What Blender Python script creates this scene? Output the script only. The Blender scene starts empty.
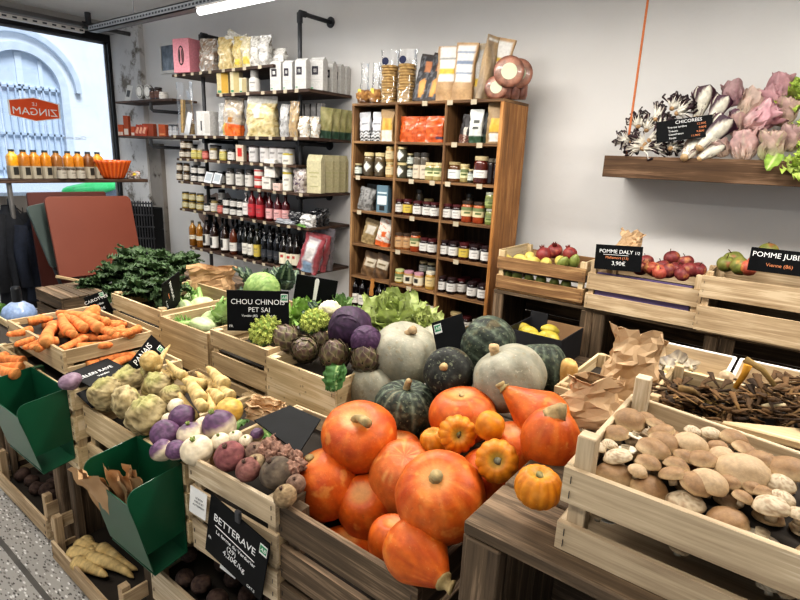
import bpy, math, random
from mathutils import Vector, Matrix, Quaternion, noise
PI = math.pi
random.seed(11)
SC = bpy.context.scene
LINK = SC.collection.objects.link
U = random.uniform
V = Vector

# ------------------------------------------------------------------ camera solved from the room's vanishing points
F_PX, EYE = 545.0, V((0, 0, 1.55))
_n = V((-89, 2100, F_PX)).normalized()
_v = V((-735, -169, F_PX)); _v = (_v - _n * _v.dot(_n)).normalized()
_X, _Z = -_v, -_n
_Y = _Z.cross(_X)
ROT = Matrix((_X, _Y, _Z))            # world = ROT @ (right, down, forward)
CR, CD, CF = ROT.col[0].copy(), ROT.col[1].copy(), ROT.col[2].copy()
cam_data = bpy.data.cameras.new('camera')
cam_data.sensor_width = 36; cam_data.lens = F_PX / 800 * 36
cam_data.clip_start = .05; cam_data.clip_end = 100
cam = bpy.data.objects.new('camera', cam_data); LINK(cam)
m4 = Matrix((CR, -CD, -CF)).transposed().to_4x4(); m4.translation = EYE
cam.matrix_world = m4
SC.camera = cam

def P(px, py, x=None, y=None, z=None):
    """the point of the sight line through photo pixel (px, py) on one plane of the room"""
    d = ROT @ V((px - 400, py - 300, F_PX))
    t = (x / d.x) if x is not None else (y / d.y) if y is not None else ((z - EYE.z) / d.z)
    return EYE + d * t
def PS(px, py, z0, y0, k):
    """same, on the sloping surface z = z0 + k (y - y0)"""
    d = ROT @ V((px - 400, py - 300, F_PX))
    t = (z0 - k * y0 - EYE.z) / (d.z - k * d.y)
    return EYE + d * t
def proj(p):
    q = ROT.transposed() @ (V(p) - EYE)
    return 400 + F_PX * q.x / q.z, 300 + F_PX * q.y / q.z
def depth(p): return (V(p) - EYE).dot(CF)
def yat(px, x, z):
    a, b = CR, CF; k = px - 400; zz = z - EYE.z
    return (F_PX * (a.x * x + a.z * zz) - k * (b.x * x + b.z * zz)) / (k * b.y - F_PX * a.y)
def mpp(p): return depth(p) / F_PX           # metres per pixel at p
def xat(px, y, z):
    a, b = CR, CF
    k = px - 400
    # k*(b.d) = F*(a.d), d = (x, y, z-eye)
    zz = z - EYE.z
    return (F_PX * (a.y * y + a.z * zz) - k * (b.y * y + b.z * zz)) / (k * b.x - F_PX * a.x)

# ------------------------------------------------------------------ colours and materials
def lin(h):
    h = h.lstrip('#'); o = []
    for i in (0, 2, 4):
        c = int(h[i:i+2], 16) / 255
        o.append(c / 12.92 if c <= .04045 else ((c + .055) / 1.055) ** 2.4)
    return tuple(o)
def mixc(a, b, t):
    t = max(0, min(1, t)); return tuple(a[i] + (b[i] - a[i]) * t for i in range(3))
def sm(a, b, x):
    t = max(0, min(1, (x - a) / (b - a))); return t * t * (3 - 2 * t)
_M = {}
def newmat(key):
    m = bpy.data.materials.new(key); m.use_nodes = True
    nt = m.node_tree; b = nt.nodes['Principled BSDF']
    return m, nt, b, nt.nodes.new, nt.links.new
def ramp(nd, stops):
    cr = nd.color_ramp
    while len(cr.elements) < len(stops): cr.elements.new(.5)
    for e, (p, c) in zip(cr.elements, stops):
        e.position = p; e.color = (*c, 1)
def mat(key, c1, c2=None, scale=8, rough=.6, bump=0, bscale=60, metal=0, coat=0, stretch=None, rand=0, spec=.5):
    if key in _M: return _M[key]
    m, nt, b, N, L = newmat(key)
    b.inputs['Roughness'].default_value = rough; b.inputs['Metallic'].default_value = metal
    b.inputs['Coat Weight'].default_value = coat; b.inputs['Specular IOR Level'].default_value = spec
    tc = N('ShaderNodeTexCoord'); vec = tc.outputs['Object']
    if stretch:
        mp = N('ShaderNodeMapping'); mp.inputs['Scale'].default_value = stretch; L(vec, mp.inputs[0]); vec = mp.outputs[0]
    c2 = c2 or c1
    nz = N('ShaderNodeTexNoise'); nz.inputs['Scale'].default_value = scale; nz.inputs['Detail'].default_value = 5; L(vec, nz.inputs['Vector'])
    rp = N('ShaderNodeValToRGB'); ramp(rp, [(.32, lin(c1)), (.68, lin(c2))]); L(nz.outputs['Fac'], rp.inputs[0])
    out = rp.outputs[0]
    if rand:
        oi = N('ShaderNodeObjectInfo'); mr = N('ShaderNodeMapRange'); mr.inputs['To Min'].default_value = 1 - rand; mr.inputs['To Max'].default_value = 1 + rand
        L(oi.outputs['Random'], mr.inputs[0]); hs = N('ShaderNodeHueSaturation'); L(mr.outputs[0], hs.inputs['Value']); L(out, hs.inputs['Color']); out = hs.outputs[0]
    L(out, b.inputs['Base Color'])
    if bump:
        n2 = N('ShaderNodeTexNoise'); n2.inputs['Scale'].default_value = bscale; n2.inputs['Detail'].default_value = 4; L(vec, n2.inputs['Vector'])
        bp = N('ShaderNodeBump'); bp.inputs['Strength'].default_value = bump; bp.inputs['Distance'].default_value = .01
        L(n2.outputs['Fac'], bp.inputs['Height']); L(bp.outputs[0], b.inputs['Normal'])
    _M[key] = m; return m
def vmat(key, rough=.5, bump=.2, bscale=90, coat=0, var=.25, vscale=40, thin=0, speck=None, spec=.5):
    """skin, leaf and print colours come from the mesh's Col attribute, broken up by noise"""
    if key in _M: return _M[key]
    m, nt, b, N, L = newmat(key)
    b.inputs['Roughness'].default_value = rough; b.inputs['Coat Weight'].default_value = coat
    at = N('ShaderNodeAttribute'); at.attribute_name = 'Col'
    tc = N('ShaderNodeTexCoord')
    nz = N('ShaderNodeTexNoise'); nz.inputs['Scale'].default_value = vscale; nz.inputs['Detail'].default_value = 6; L(tc.outputs['Object'], nz.inputs['Vector'])
    mr = N('ShaderNodeMapRange'); mr.inputs['From Min'].default_value = .3; mr.inputs['From Max'].default_value = .7
    mr.inputs['To Min'].default_value = 1 - var; mr.inputs['To Max'].default_value = 1 + var; L(nz.outputs['Fac'], mr.inputs[0])
    hs = N('ShaderNodeHueSaturation'); L(at.outputs['Color'], hs.inputs['Color']); L(mr.outputs[0], hs.inputs['Value'])
    b.inputs['Specular IOR Level'].default_value = spec
    co = hs.outputs[0]
    for sc, ss, lo, amt in (speck or ()):
        ns = N('ShaderNodeTexNoise'); ns.inputs['Scale'].default_value = ss; ns.inputs['Detail'].default_value = 3; L(tc.outputs['Object'], ns.inputs['Vector'])
        rs = N('ShaderNodeValToRGB'); ramp(rs, [(lo, (0, 0, 0)), (lo + .07, (amt,) * 3)]); L(ns.outputs['Fac'], rs.inputs[0])
        mx2 = N('ShaderNodeMix'); mx2.data_type = 'RGBA'; L(rs.outputs[0], mx2.inputs[0]); L(co, mx2.inputs[6]); mx2.inputs[7].default_value = (*lin(sc), 1); co = mx2.outputs[2]
    L(co, b.inputs['Base Color'])
    if bump:
        n2 = N('ShaderNodeTexNoise'); n2.inputs['Scale'].default_value = bscale; n2.inputs['Detail'].default_value = 5; L(tc.outputs['Object'], n2.inputs['Vector'])
        bp = N('ShaderNodeBump'); bp.inputs['Strength'].default_value = bump; bp.inputs['Distance'].default_value = .004
        L(n2.outputs['Fac'], bp.inputs['Height']); L(bp.outputs[0], b.inputs['Normal'])
    if thin:
        tr = N('ShaderNodeBsdfTranslucent'); mx = N('ShaderNodeMixShader'); mx.inputs[0].default_value = thin
        L(co, tr.inputs[0]); L(b.outputs[0], mx.inputs[1]); L(tr.outputs[0], mx.inputs[2]); L(mx.outputs[0], nt.nodes['Material Output'].inputs[0])
    _M[key] = m; return m
def wood(key, dark, mid, light, rough=.75, stain=.0, grain=1.0, bump=.25):
    if key in _M: return _M[key]
    m, nt, b, N, L = newmat(key)
    b.inputs['Roughness'].default_value = rough; b.inputs['Specular IOR Level'].default_value = .3
    uv = N('ShaderNodeUVMap')
    mp = N('ShaderNodeMapping'); mp.inputs['Scale'].default_value = (2.2, 34 * grain, 1); L(uv.outputs[0], mp.inputs[0])
    n1 = N('ShaderNodeTexNoise'); n1.inputs['Scale'].default_value = 1; n1.inputs['Detail'].default_value = 7; n1.inputs['Roughness'].default_value = .62; n1.inputs['Distortion'].default_value = .6
    L(mp.outputs[0], n1.inputs['Vector'])
    mp2 = N('ShaderNodeMapping'); mp2.inputs['Scale'].default_value = (6, 260 * grain, 1); L(uv.outputs[0], mp2.inputs[0])
    n2 = N('ShaderNodeTexNoise'); n2.inputs['Scale'].default_value = 1; n2.inputs['Detail'].default_value = 3; L(mp2.outputs[0], n2.inputs['Vector'])
    n3 = N('ShaderNodeTexNoise'); n3.inputs['Scale'].default_value = 2.3; n3.inputs['Detail'].default_value = 4; L(uv.outputs[0], n3.inputs['Vector'])
    a = N('ShaderNodeMath'); a.operation = 'MULTIPLY_ADD'; a.inputs[1].default_value = .35; L(n2.outputs['Fac'], a.inputs[0]); L(n1.outputs['Fac'], a.inputs[2])
    a2 = N('ShaderNodeMath'); a2.operation = 'MULTIPLY_ADD'; a2.inputs[1].default_value = .55; L(n3.outputs['Fac'], a2.inputs[0]); L(a.outputs[0], a2.inputs[2])
    rp = N('ShaderNodeValToRGB'); ramp(rp, [(.62, lin(dark)), (.93, lin(mid)), (1.0, lin(light))] if False else [(.66, lin(dark)), (.92, lin(mid)), (1.0, lin(light))])
    sc_ = N('ShaderNodeMath'); sc_.operation = 'MULTIPLY'; sc_.inputs[1].default_value = .93; L(a2.outputs[0], sc_.inputs[0]); L(sc_.outputs[0], rp.inputs[0])
    out = rp.outputs[0]
    if stain:
        vz = N('ShaderNodeTexVoronoi'); vz.inputs['Scale'].default_value = 45; L(uv.outputs[0], vz.inputs['Vector'])
        r2 = N('ShaderNodeValToRGB'); ramp(r2, [(.13, (1 - stain,) * 3), (.24, (1, 1, 1))]); L(vz.outputs['Distance'], r2.inputs[0])
        n4 = N('ShaderNodeTexNoise'); n4.inputs['Scale'].default_value = 9; L(uv.outputs[0], n4.inputs['Vector'])
        r3 = N('ShaderNodeValToRGB'); ramp(r3, [(.48, (0, 0, 0)), (.56, (1, 1, 1))]); L(n4.outputs['Fac'], r3.inputs[0])
        mx = N('ShaderNodeMix'); mx.data_type = 'RGBA'; mx.blend_type = 'MULTIPLY'; L(r3.outputs[0], mx.inputs[0]); L(out, mx.inputs[6]); L(r2.outputs[0], mx.inputs[7]); out = mx.outputs[2]
    L(out, b.inputs['Base Color'])
    if bump:
        bp = N('ShaderNodeBump'); bp.inputs['Strength'].default_value = bump; bp.inputs['Distance'].default_value = .004
        L(a.outputs[0], bp.inputs['Height']); L(bp.outputs[0], b.inputs['Normal'])
    _M[key] = m; return m
def clear(key, tint='#ffffff', gloss=.12, rough=.05):
    if key in _M: return _M[key]
    m, nt, b, N, L = newmat(key)
    nt.nodes.remove(b)
    t = N('ShaderNodeBsdfTransparent'); t.inputs[0].default_value = (*lin(tint), 1)
    g = N('ShaderNodeBsdfGlossy'); g.inputs['Roughness'].default_value = rough
    fr = N('ShaderNodeLayerWeight'); fr.inputs[0].default_value = .25
    a = N('ShaderNodeMath'); a.operation = 'MULTIPLY_ADD'; a.inputs[1].default_value = .6; a.inputs[2].default_value = gloss; L(fr.outputs['Fresnel'], a.inputs[0])
    mx = N('ShaderNodeMixShader'); L(a.outputs[0], mx.inputs[0]); L(t.outputs[0], mx.inputs[1]); L(g.outputs[0], mx.inputs[2])
    L(mx.outputs[0], nt.nodes['Material Output'].inputs[0])
    _M[key] = m; return m
def glow(key, c, s):
    if key in _M: return _M[key]
    m, nt, b, N, L = newmat(key)
    b.inputs['Emission Color'].default_value = (*lin(c), 1); b.inputs['Emission Strength'].default_value = s
    _M[key] = m; return m

# ------------------------------------------------------------------ mesh building
class MB:
    def __init__(s): s.v = []; s.f = []; s.uv = []; s.c = []; s.mi = []; s.cur = 0
    def _add(s, vs, fs, cols=None, uvs=None, xf=None):
        o = len(s.v)
        for i, p in enumerate(vs):
            p = V(p)
            s.v.append(xf @ p if xf else p)
            s.c.append(cols[i] if cols else (1, 1, 1))
        for k, f in enumerate(fs):
            s.f.append([o + i for i in f]); s.mi.append(s.cur)
            s.uv.append(uvs[k] if uvs else [(0, 0)] * len(f))
        return s
    def hexa(s, vs, xf=None, col=None):
        """8 corners: bottom 0-3 counter-clockwise, top 4-7; wood grain runs along the longest edge"""
        vs = [V(p) for p in vs]
        fs = [(3, 2, 1, 0), (4, 5, 6, 7), (0, 1, 5, 4), (1, 2, 6, 5), (2, 3, 7, 6), (3, 0, 4, 7)]
        e = [(vs[1] - vs[0]), (vs[3] - vs[0]), (vs[4] - vs[0])]
        k = max(range(3), key=lambda i: e[i].length)
        ax = e[k].normalized(); du, dv = U(0, 50), U(0, 50)
        uvs = []
        for f in fs:
            n = (vs[f[1]] - vs[f[0]]).cross(vs[f[2]] - vs[f[0]]).normalized()
            a = ax - n * ax.dot(n)
            if a.length < .3:
                a = (e[(k + 1) % 3]).normalized(); w = n.cross(a)
                uvs.append([((vs[i] - vs[0]).dot(a) * .35 + du, (vs[i] - vs[0]).dot(w) + dv) for i in f])
            else:
                a.normalize(); w = n.cross(a)
                uvs.append([((vs[i] - vs[0]).dot(a) + du, (vs[i] - vs[0]).dot(w) + dv + .37 * abs(n.z)) for i in f])
        return s._add(vs, fs, [col] * 8 if col else None, uvs, xf)
    def box(s, c, d, xf=None, col=None):
        x, y, z = c; a, b, h = d[0] / 2, d[1] / 2, d[2] / 2
        return s.hexa([(x-a, y-b, z-h), (x+a, y-b, z-h), (x+a, y+b, z-h), (x-a, y+b, z-h), (x-a, y-b, z+h), (x+a, y-b, z+h), (x+a, y+b, z+h), (x-a, y+b, z+h)], xf, col)
    def bx(s, x0, x1, y0, y1, z0, z1, xf=None, col=None):
        return s.box(((x0+x1)/2, (y0+y1)/2, (z0+z1)/2), (x1-x0, y1-y0, z1-z0), xf, col)
    def tube(s, pts, rad, n=8, cols=None, xf=None, flat=1, cap=True, side=None):
        pts = [V(p) for p in pts]
        if not isinstance(rad, (list, tuple)): rad = [rad] * len(pts)
        t0 = (pts[1] - pts[0]).normalized()
        ref = V(side) if side else (V((0, 0, 1)) if abs(t0.z) < .9 else V((1, 0, 0)))
        a = (ref - t0 * ref.dot(t0)).normalized()
        vs = []; cs = []
        for i, p in enumerate(pts):
            t = ((pts[i+1] if i + 1 < len(pts) else p) - (pts[i-1] if i else p)).normalized()
            a = (a - t * a.dot(t)).normalized(); b = t.cross(a)
            for k in range(n):
                th = 2 * PI * k / n
                vs.append(p + a * (math.cos(th) * rad[i] * flat) + b * (math.sin(th) * rad[i]))
                if cols: cs.append(cols[i])
        fs = []
        for i in range(len(pts) - 1):
            for k in range(n):
                k2 = (k + 1) % n
                fs.append((i*n+k, i*n+k2, (i+1)*n+k2, (i+1)*n+k))
        if cap: fs += [tuple(reversed(range(n))), tuple((len(pts)-1)*n + k for k in range(n))]
        return s._add(vs, fs, cs or None, None, xf)
    def lathe(s, prof, n=16, cols=None, xf=None, sq=None):
        """prof: (r, z) from bottom to top; sq = exponent for a rounded-square section"""
        vs = []; cs = []
        for i, (r, z) in enumerate(prof):
            for k in range(n):
                th = 2 * PI * k / n; q = 1
                if sq: q = 1 / (abs(math.cos(th)) ** sq + abs(math.sin(th)) ** sq) ** (1 / sq)
                vs.append((r * q * math.cos(th), r * q * math.sin(th), z))
                if cols: cs.append(cols[i])
        fs = []
        for i in range(len(prof) - 1):
            for k in range(n):
                k2 = (k + 1) % n
                fs.append((i*n+k, i*n+k2, (i+1)*n+k2, (i+1)*n+k))
        fs += [tuple(reversed(range(n))), tuple((len(prof)-1)*n + k for k in range(n))]
        return s._add(vs, fs, cs or None, None, xf)
    def sph(s, fn, nu=24, nv=16, xf=None):
        """fn(theta from top, phi) -> (point, colour)"""
        vs = []; cs = []
        for j in range(nv + 1):
            th = PI * j / nv
            for i in range(nu if 0 < j < nv else 1):
                p, c = fn(th, 2 * PI * i / nu); vs.append(p); cs.append(c)
        fs = []; row = lambda j: 0 if j == 0 else 1 + (j - 1) * nu
        for i in range(nu):
            i2 = (i + 1) % nu
            fs.append((0, 1 + i, 1 + i2))
            for j in range(1, nv - 1):
                fs.append((row(j)+i, row(j+1)+i, row(j+1)+i2, row(j)+i2))
            fs.append((row(nv-1)+i, row(nv), row(nv-1)+i2))
        return s._add(vs, fs, cs, None, xf)
    def grid(s, fn, nu, nv, xf=None):
        """fn(u, v) -> (point, colour)"""
        vs = []; cs = []
        for j in range(nv + 1):
            for i in range(nu + 1):
                p, c = fn(i / nu, j / nv); vs.append(p); cs.append(c)
        fs = [(j*(nu+1)+i, j*(nu+1)+i+1, (j+1)*(nu+1)+i+1, (j+1)*(nu+1)+i) for j in range(nv) for i in range(nu)]
        return s._add(vs, fs, cs, None, xf)
    def poly(s, pts, th, xf=None, col=None):
        """flat outline (x, z) extruded by th along y"""
        n = len(pts)
        vs = [(x, -th/2, z) for x, z in pts] + [(x, th/2, z) for x, z in pts]
        fs = [tuple(range(n)), tuple(reversed(range(n, 2*n)))] + [(i, i + n, (i+1) % n + n, (i+1) % n) for i in range(n)]
        return s._add(vs, fs, [col] * (2*n) if col else None, None, xf)
    def build(s, name, material, parent=None, smooth=False, bevel=0, loc=None, rot=None):
        me = bpy.data.meshes.new(name)
        me.from_pydata([tuple(p) for p in s.v], [], s.f)
        uvl = me.uv_layers.new(name='UVMap')
        uvl.data.foreach_set('uv', [c for f in s.uv for q in f for c in q])
        ca = me.color_attributes.new('Col', 'FLOAT_COLOR', 'POINT')
        ca.data.foreach_set('color', [x for c in s.c for x in (*c, 1)])
        me.polygons.foreach_set('use_smooth', [bool(smooth)] * len(s.f))
        for m in (material if isinstance(material, (list, tuple)) else [material]): me.materials.append(m)
        me.polygons.foreach_set('material_index', s.mi)
        me.update()
        o = bpy.data.objects.new(name, me); LINK(o)
        if parent: o.parent = parent
        if loc is not None: o.location = loc
        if rot is not None: o.rotation_euler = rot
        if bevel:
            b = o.modifiers.new('bevel', 'BEVEL'); b.width = bevel; b.segments = 1; b.limit_method = 'ANGLE'
        return o

def tag(o, label=None, cat=None, group=None, kind=None):
    if label: o['label'] = label
    if cat: o['category'] = cat
    if group: o['group'] = group
    if kind: o['kind'] = kind
    return o
def thing(name, label=None, cat=None, loc=(0, 0, 0), rot=(0, 0, 0), group=None):
    o = bpy.data.objects.new(name, None); LINK(o)
    o.empty_display_size = .05
    o.location = loc; o.rotation_euler = rot
    return tag(o, label, cat, group)
def put(o, loc, rot=None, quat=None, scale=None):
    o.location = loc
    if quat is not None: o.rotation_euler = quat.to_euler()
    elif rot is not None: o.rotation_euler = rot
    if scale: o.scale = (scale,) * 3 if not isinstance(scale, tuple) else scale
    return o
_KIDS = {}
def dup(root, parent=None):
    c = root.copy(); LINK(c)
    if parent: c.parent = parent
    for ch in root.children: dup(ch, c)
    return c
_PROTO = {}
def inst(key, maker):
    """first call builds the thing, later calls copy it with its parts"""
    if key in _PROTO:
        return dup(_PROTO[key])
    o = _PROTO[key] = maker()
    return o
def struct(o): o['kind'] = 'structure'; return o
def text(body, size, material, parent, loc, rot=(PI/2, 0, 0), align='CENTER', name='lettering', sx=1, ext=.0004, shear=0):
    c = bpy.data.curves.new(name, 'FONT'); c.body = body; c.size = size; c.extrude = ext; c.align_x = align; c.align_y = 'CENTER'; c.shear = shear
    c.resolution_u = 3
    o = bpy.data.objects.new(name, c); LINK(o); c.materials.append(material)
    o.parent = parent; o.location = loc; o.rotation_euler = rot; o.scale = (sx, 1, 1)
    return o
ORD = ['first', 'second', 'third', 'fourth', 'fifth', 'sixth', 'seventh', 'eighth', 'ninth', 'tenth', 'eleventh', 'twelfth', 'thirteenth', 'fourteenth',
       'fifteenth', 'sixteenth', 'seventeenth', 'eighteenth', 'nineteenth', 'twentieth'] + ['later'] * 80
def ordl(i, n, side='left'):
    if n == 1: return ''
    if i == 0: return 'leftmost'
    if i == n - 1 and n > 2: return 'rightmost'
    return ORD[i] + ' from the left'
def label_heap(items, place, cat, group, per=6):
    """items: (object, description). Each gets its own label by where it lies in the heap as one sees it."""
    by = {}
    for o, d in items: by.setdefault(d, []).append(o)
    for d, os in by.items():
        os = sorted(os, key=lambda o: -proj(o.location)[1])
        nb = max(1, round(len(os) / per))
        bands = [os[i * len(os) // nb:(i + 1) * len(os) // nb] for i in range(nb)]
        names = [''] if nb == 1 else ['front row', 'back row'] if nb == 2 else ['front row', 'middle row', 'back row'] if nb == 3 else ['front row'] + [ORD[i] + ' row back' for i in range(1, nb - 1)] + ['rearmost row']
        for b, nm in zip(bands, names):
            b.sort(key=lambda o: proj(o.location)[0])
            for i, o in enumerate(b):
                bits = [x for x in (nm, ordl(i, len(b))) if x]
                tag(o, f"{d} {place}" + (', ' + ', '.join(bits) if bits else ''), cat, group if len(items) > 1 else None)
def fbm(p, s=1, o=3):
    return noise.fractal(V(p) * s, 1.0, 2.0, o)

# shared materials
PALE = wood('pale_crate_wood', '#97805f', '#bfa782', '#d4bf9b')
PALE2 = wood('blond_crate_wood', '#a89069', '#cfb992', '#e0cdac', stain=.45)
FRUITW = wood('fruit_crate_wood', '#8f7656', '#bda483', '#d2bc9b')
WHITEW = wood('bleached_crate_wood', '#9a866c', '#c0ac8e', '#d5c4a8')
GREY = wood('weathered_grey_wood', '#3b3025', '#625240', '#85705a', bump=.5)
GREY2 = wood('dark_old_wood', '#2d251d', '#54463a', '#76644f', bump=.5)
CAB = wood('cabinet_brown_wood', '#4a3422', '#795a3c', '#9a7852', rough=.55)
CABD = wood('cabinet_shaded_wood', '#2b2018', '#4a3727', '#614a35', rough=.6)  # cabinet wood darkened, the shade inside the cells put into its colour
SHELFW = wood('dark_shelf_board', '#2a1f19', '#453329', '#5c483a', rough=.6)
BARK = wood('wall_shelf_wood', '#3a2a1c', '#5b4430', '#7a604a', rough=.7)
IRON = mat('black_iron_pipe', '#4a4b4e', '#36373a', rough=.5, metal=.35)
STEEL = mat('galvanised_steel', '#8a8d91', '#9c9fa3', scale=20, rough=.5, metal=.3)
BLACKB = mat('chalkboard_black', '#08090a', '#101113', scale=14, rough=.6, spec=.15)
CHALK = mat('chalk_white', '#e8e8e6', rough=.9)
CHALKO = mat('chalk_orange', '#d98a5c', rough=.9)
WHITEP = mat('white_paper', '#e6e4df', '#d9d7d2', rough=.8)
SKIN = vmat('vegetable_skin', rough=.5, bump=.25)
SKING = vmat('glossy_pumpkin_skin', rough=.5, bump=.22, bscale=120, coat=0, var=.16, vscale=50, spec=.4, speck=(('#d39a5a', 170, .64, .3), ('#d8974a', 20, .62, .5), ('#8a4a22', 60, .66, .35)))
SKIND = vmat('dark_pumpkin_skin', rough=.62, bump=.4, bscale=80, var=.6, vscale=60, spec=.3, speck=(('#7d8268', 110, .60, .6), ('#6b5a38', 16, .62, .4)))
SKINP = vmat('pale_pumpkin_skin', rough=.55, bump=.3, bscale=100, var=.12, vscale=30, spec=.35, speck=(('#8d7b58', 70, .62, .5), ('#6f6a55', 18, .60, .35), ('#c2bda8', 130, .62, .4)))
SKINM = vmat('matte_root_skin', rough=.8, bump=.5, bscale=60, var=.3, vscale=50, spec=.25, speck=(('#5d4a30', 60, .62, .35),))
LEAF = vmat('leaf_skin', rough=.62, bump=.3, bscale=120, var=.22, vscale=35, thin=.18)
PRINT = vmat('printed_pack', rough=.5, bump=.1, bscale=30, var=.12, vscale=60)
KRAFT = mat('kraft_paper', '#b08b64', '#c4a27a', scale=9, rough=.85, bump=.25, bscale=25)
CARD = mat('shelf_price_card', '#a89c84', '#bdb29c', rough=.8)
FILM = clear('clear_cellophane', '#ffffff', .1, .12)
# ================================================================== the room
YB, XL, ZC = 3.48, -7.1, 2.92
def plaster(key, c1, c2, dirt, amount):
    m, nt, b, N, L = newmat(key)
    b.inputs['Roughness'].default_value = .85; b.inputs['Specular IOR Level'].default_value = .2
    tc = N('ShaderNodeTexCoord')
    n1 = N('ShaderNodeTexNoise'); n1.inputs['Scale'].default_value = 1.1; n1.inputs['Detail'].default_value = 8; L(tc.outputs['Object'], n1.inputs['Vector'])
    rp = N('ShaderNodeValToRGB'); ramp(rp, [(.35, lin(c1)), (.65, lin(c2))]); L(n1.outputs['Fac'], rp.inputs[0])
    n2 = N('ShaderNodeTexNoise'); n2.inputs['Scale'].default_value = 4.5; n2.inputs['Detail'].default_value = 9; n2.inputs['Roughness'].default_value = .7; L(tc.outputs['Object'], n2.inputs['Vector'])
    r2 = N('ShaderNodeValToRGB'); ramp(r2, [(.62 - amount, (0, 0, 0)), (.72 - amount, (1, 1, 1))]); L(n2.outputs['Fac'], r2.inputs[0])
    mx = N('ShaderNodeMix'); mx.data_type = 'RGBA'; L(r2.outputs[0], mx.inputs[0]); L(rp.outputs[0], mx.inputs[6]); mx.inputs[7].default_value = (*lin(dirt), 1)
    L(mx.outputs[2], b.inputs['Base Color'])
    n3 = N('ShaderNodeTexNoise'); n3.inputs['Scale'].default_value = 30; n3.inputs['Detail'].default_value = 6; L(tc.outputs['Object'], n3.inputs['Vector'])
    bp = N('ShaderNodeBump'); bp.inputs['Strength'].default_value = .12; bp.inputs['Distance'].default_value = .01; L(n3.outputs['Fac'], bp.inputs['Height']); L(bp.outputs[0], b.inputs['Normal'])
    return m
WALL = plaster('white_wall_paint', '#d9d7d4', '#e2e0dd', '#cfccc8', -.12)
OLDWALL = plaster('old_rough_plaster', '#c9c8c8', '#dddcdb', '#8c857c', .03)
DARKPL = plaster('dark_stained_plaster', '#6d675f', '#97918a', '#4a443d', .06)
BRICK = plaster('crumbling_plaster', '#8d7a70', '#a5958c', '#5e4c43', .1)
CEIL = plaster('ceiling_paint', '#d6d4d1', '#dfddda', '#a9a6a2', -.05)
def terrazzo():
    m, nt, b, N, L = newmat('terrazzo_floor'); b.inputs['Roughness'].default_value = .45
    tc = N('ShaderNodeTexCoord'); out = None
    base = N('ShaderNodeRGB'); base.outputs[0].default_value = (*lin('#b5b1ab'), 1); out = base.outputs[0]
    for i, (rz, col, thr) in enumerate([(.5, '#5b5854', .17), (2.0, '#8b8680', .2), (1.2, '#47433f', .13), (2.9, '#eceae6', .2), (.1, '#77726b', .16)]):
        mp = N('ShaderNodeMapping'); mp.inputs['Rotation'].default_value = (0, 0, rz); mp.inputs['Scale'].default_value = (26, 72, 1); mp.inputs['Location'].default_value = (i * 7.3, i * 3.1, 0)
        L(tc.outputs['Object'], mp.inputs[0])
        vo = N('ShaderNodeTexVoronoi'); vo.inputs['Scale'].default_value = 1; vo.inputs['Randomness'].default_value = 1; L(mp.outputs[0], vo.inputs['Vector'])
        r = N('ShaderNodeValToRGB'); ramp(r, [(thr, (1, 1, 1)), (thr + .08, (0, 0, 0))]); L(vo.outputs['Distance'], r.inputs[0])
        mx = N('ShaderNodeMix'); mx.data_type = 'RGBA'; L(r.outputs[0], mx.inputs[0]); L(out, mx.inputs[6]); mx.inputs[7].default_value = (*lin(col), 1); out = mx.outputs[2]
    L(out, b.inputs['Base Color']); return m
FLOOR = terrazzo()
struct(MB().bx(XL - .2, 3.2, -2.6, YB + .2, -.08, 0).build('floor', FLOOR))
struct(MB().bx(XL - .2, 3.2, .528, .545, .0002, .0025).build('trim_1', mat('floor_joint', '#5d5a56', '#6f6b66', rough=.8)))
struct(MB().bx(XL - .2, 3.2, YB, YB + .12, 0, ZC).build('wall_back', WALL))
struct(MB().bx(XL - .2, 3.2, -2.6, YB + .12, ZC, ZC + .1).build('ceiling', CEIL))
# left wall: window opening from y=-1.2 to YW1, z .35 - 2.70
YW1 = P(115.5, 150, x=XL).y
w = MB(); w.bx(XL - .2, XL, -2.6, -1.2, 0, ZC); w.bx(XL - .2, XL, -1.2, YB, 0, .35); w.bx(XL - .2, XL, -1.2, YB, 2.82, ZC); w.bx(XL - .2, XL, YW1 + .06, YB, .35, 2.82)
struct(w.build('wall_left', OLDWALL))
# old pier and stained strip at the left end of the back wall
xa, xb, xc = xat(119, YB, 1.9), xat(143, YB, 1.9), xat(151, YB, 1.9)
struct(MB().bx(XL, xat(144, YB - .06, 1.9), YB - .06, YB, 0, ZC).build('trim_2', plaster('pier_plaster', '#c4c2c0', '#d9d7d4', '#7d766d', .08)))
struct(MB().bx(xat(149, YB - .05, 1.4), xat(161, YB - .05, 1.4), YB - .05, YB, 0, 1.6).build('trim_3', DARKPL))
cr = MB()
random.seed(3)
def crum(u, v):
    a = 2 * PI * u
    r = v * (1 + .35 * fbm((math.cos(a) * 2, math.sin(a) * 2, 1), 1))
    return (V((-5.15 + math.cos(a) * r * .34, YB - .002 - .012 * (1 - v) - .006 * abs(fbm((a, v * 4, 0), 2)), .82 + math.sin(a) * r * .30)), (1, 1, 1))
struct(cr.grid(crum, 24, 6).build('trim_4', BRICK, smooth=True))
# ceiling beam over the shop window
struct(MB().bx(XL, XL + .22, -2.4, YB, 2.82, ZC).build('trim_5', plaster('beam_plaster', '#a19e9a', '#bbb8b4', '#77726c', .03)))
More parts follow.
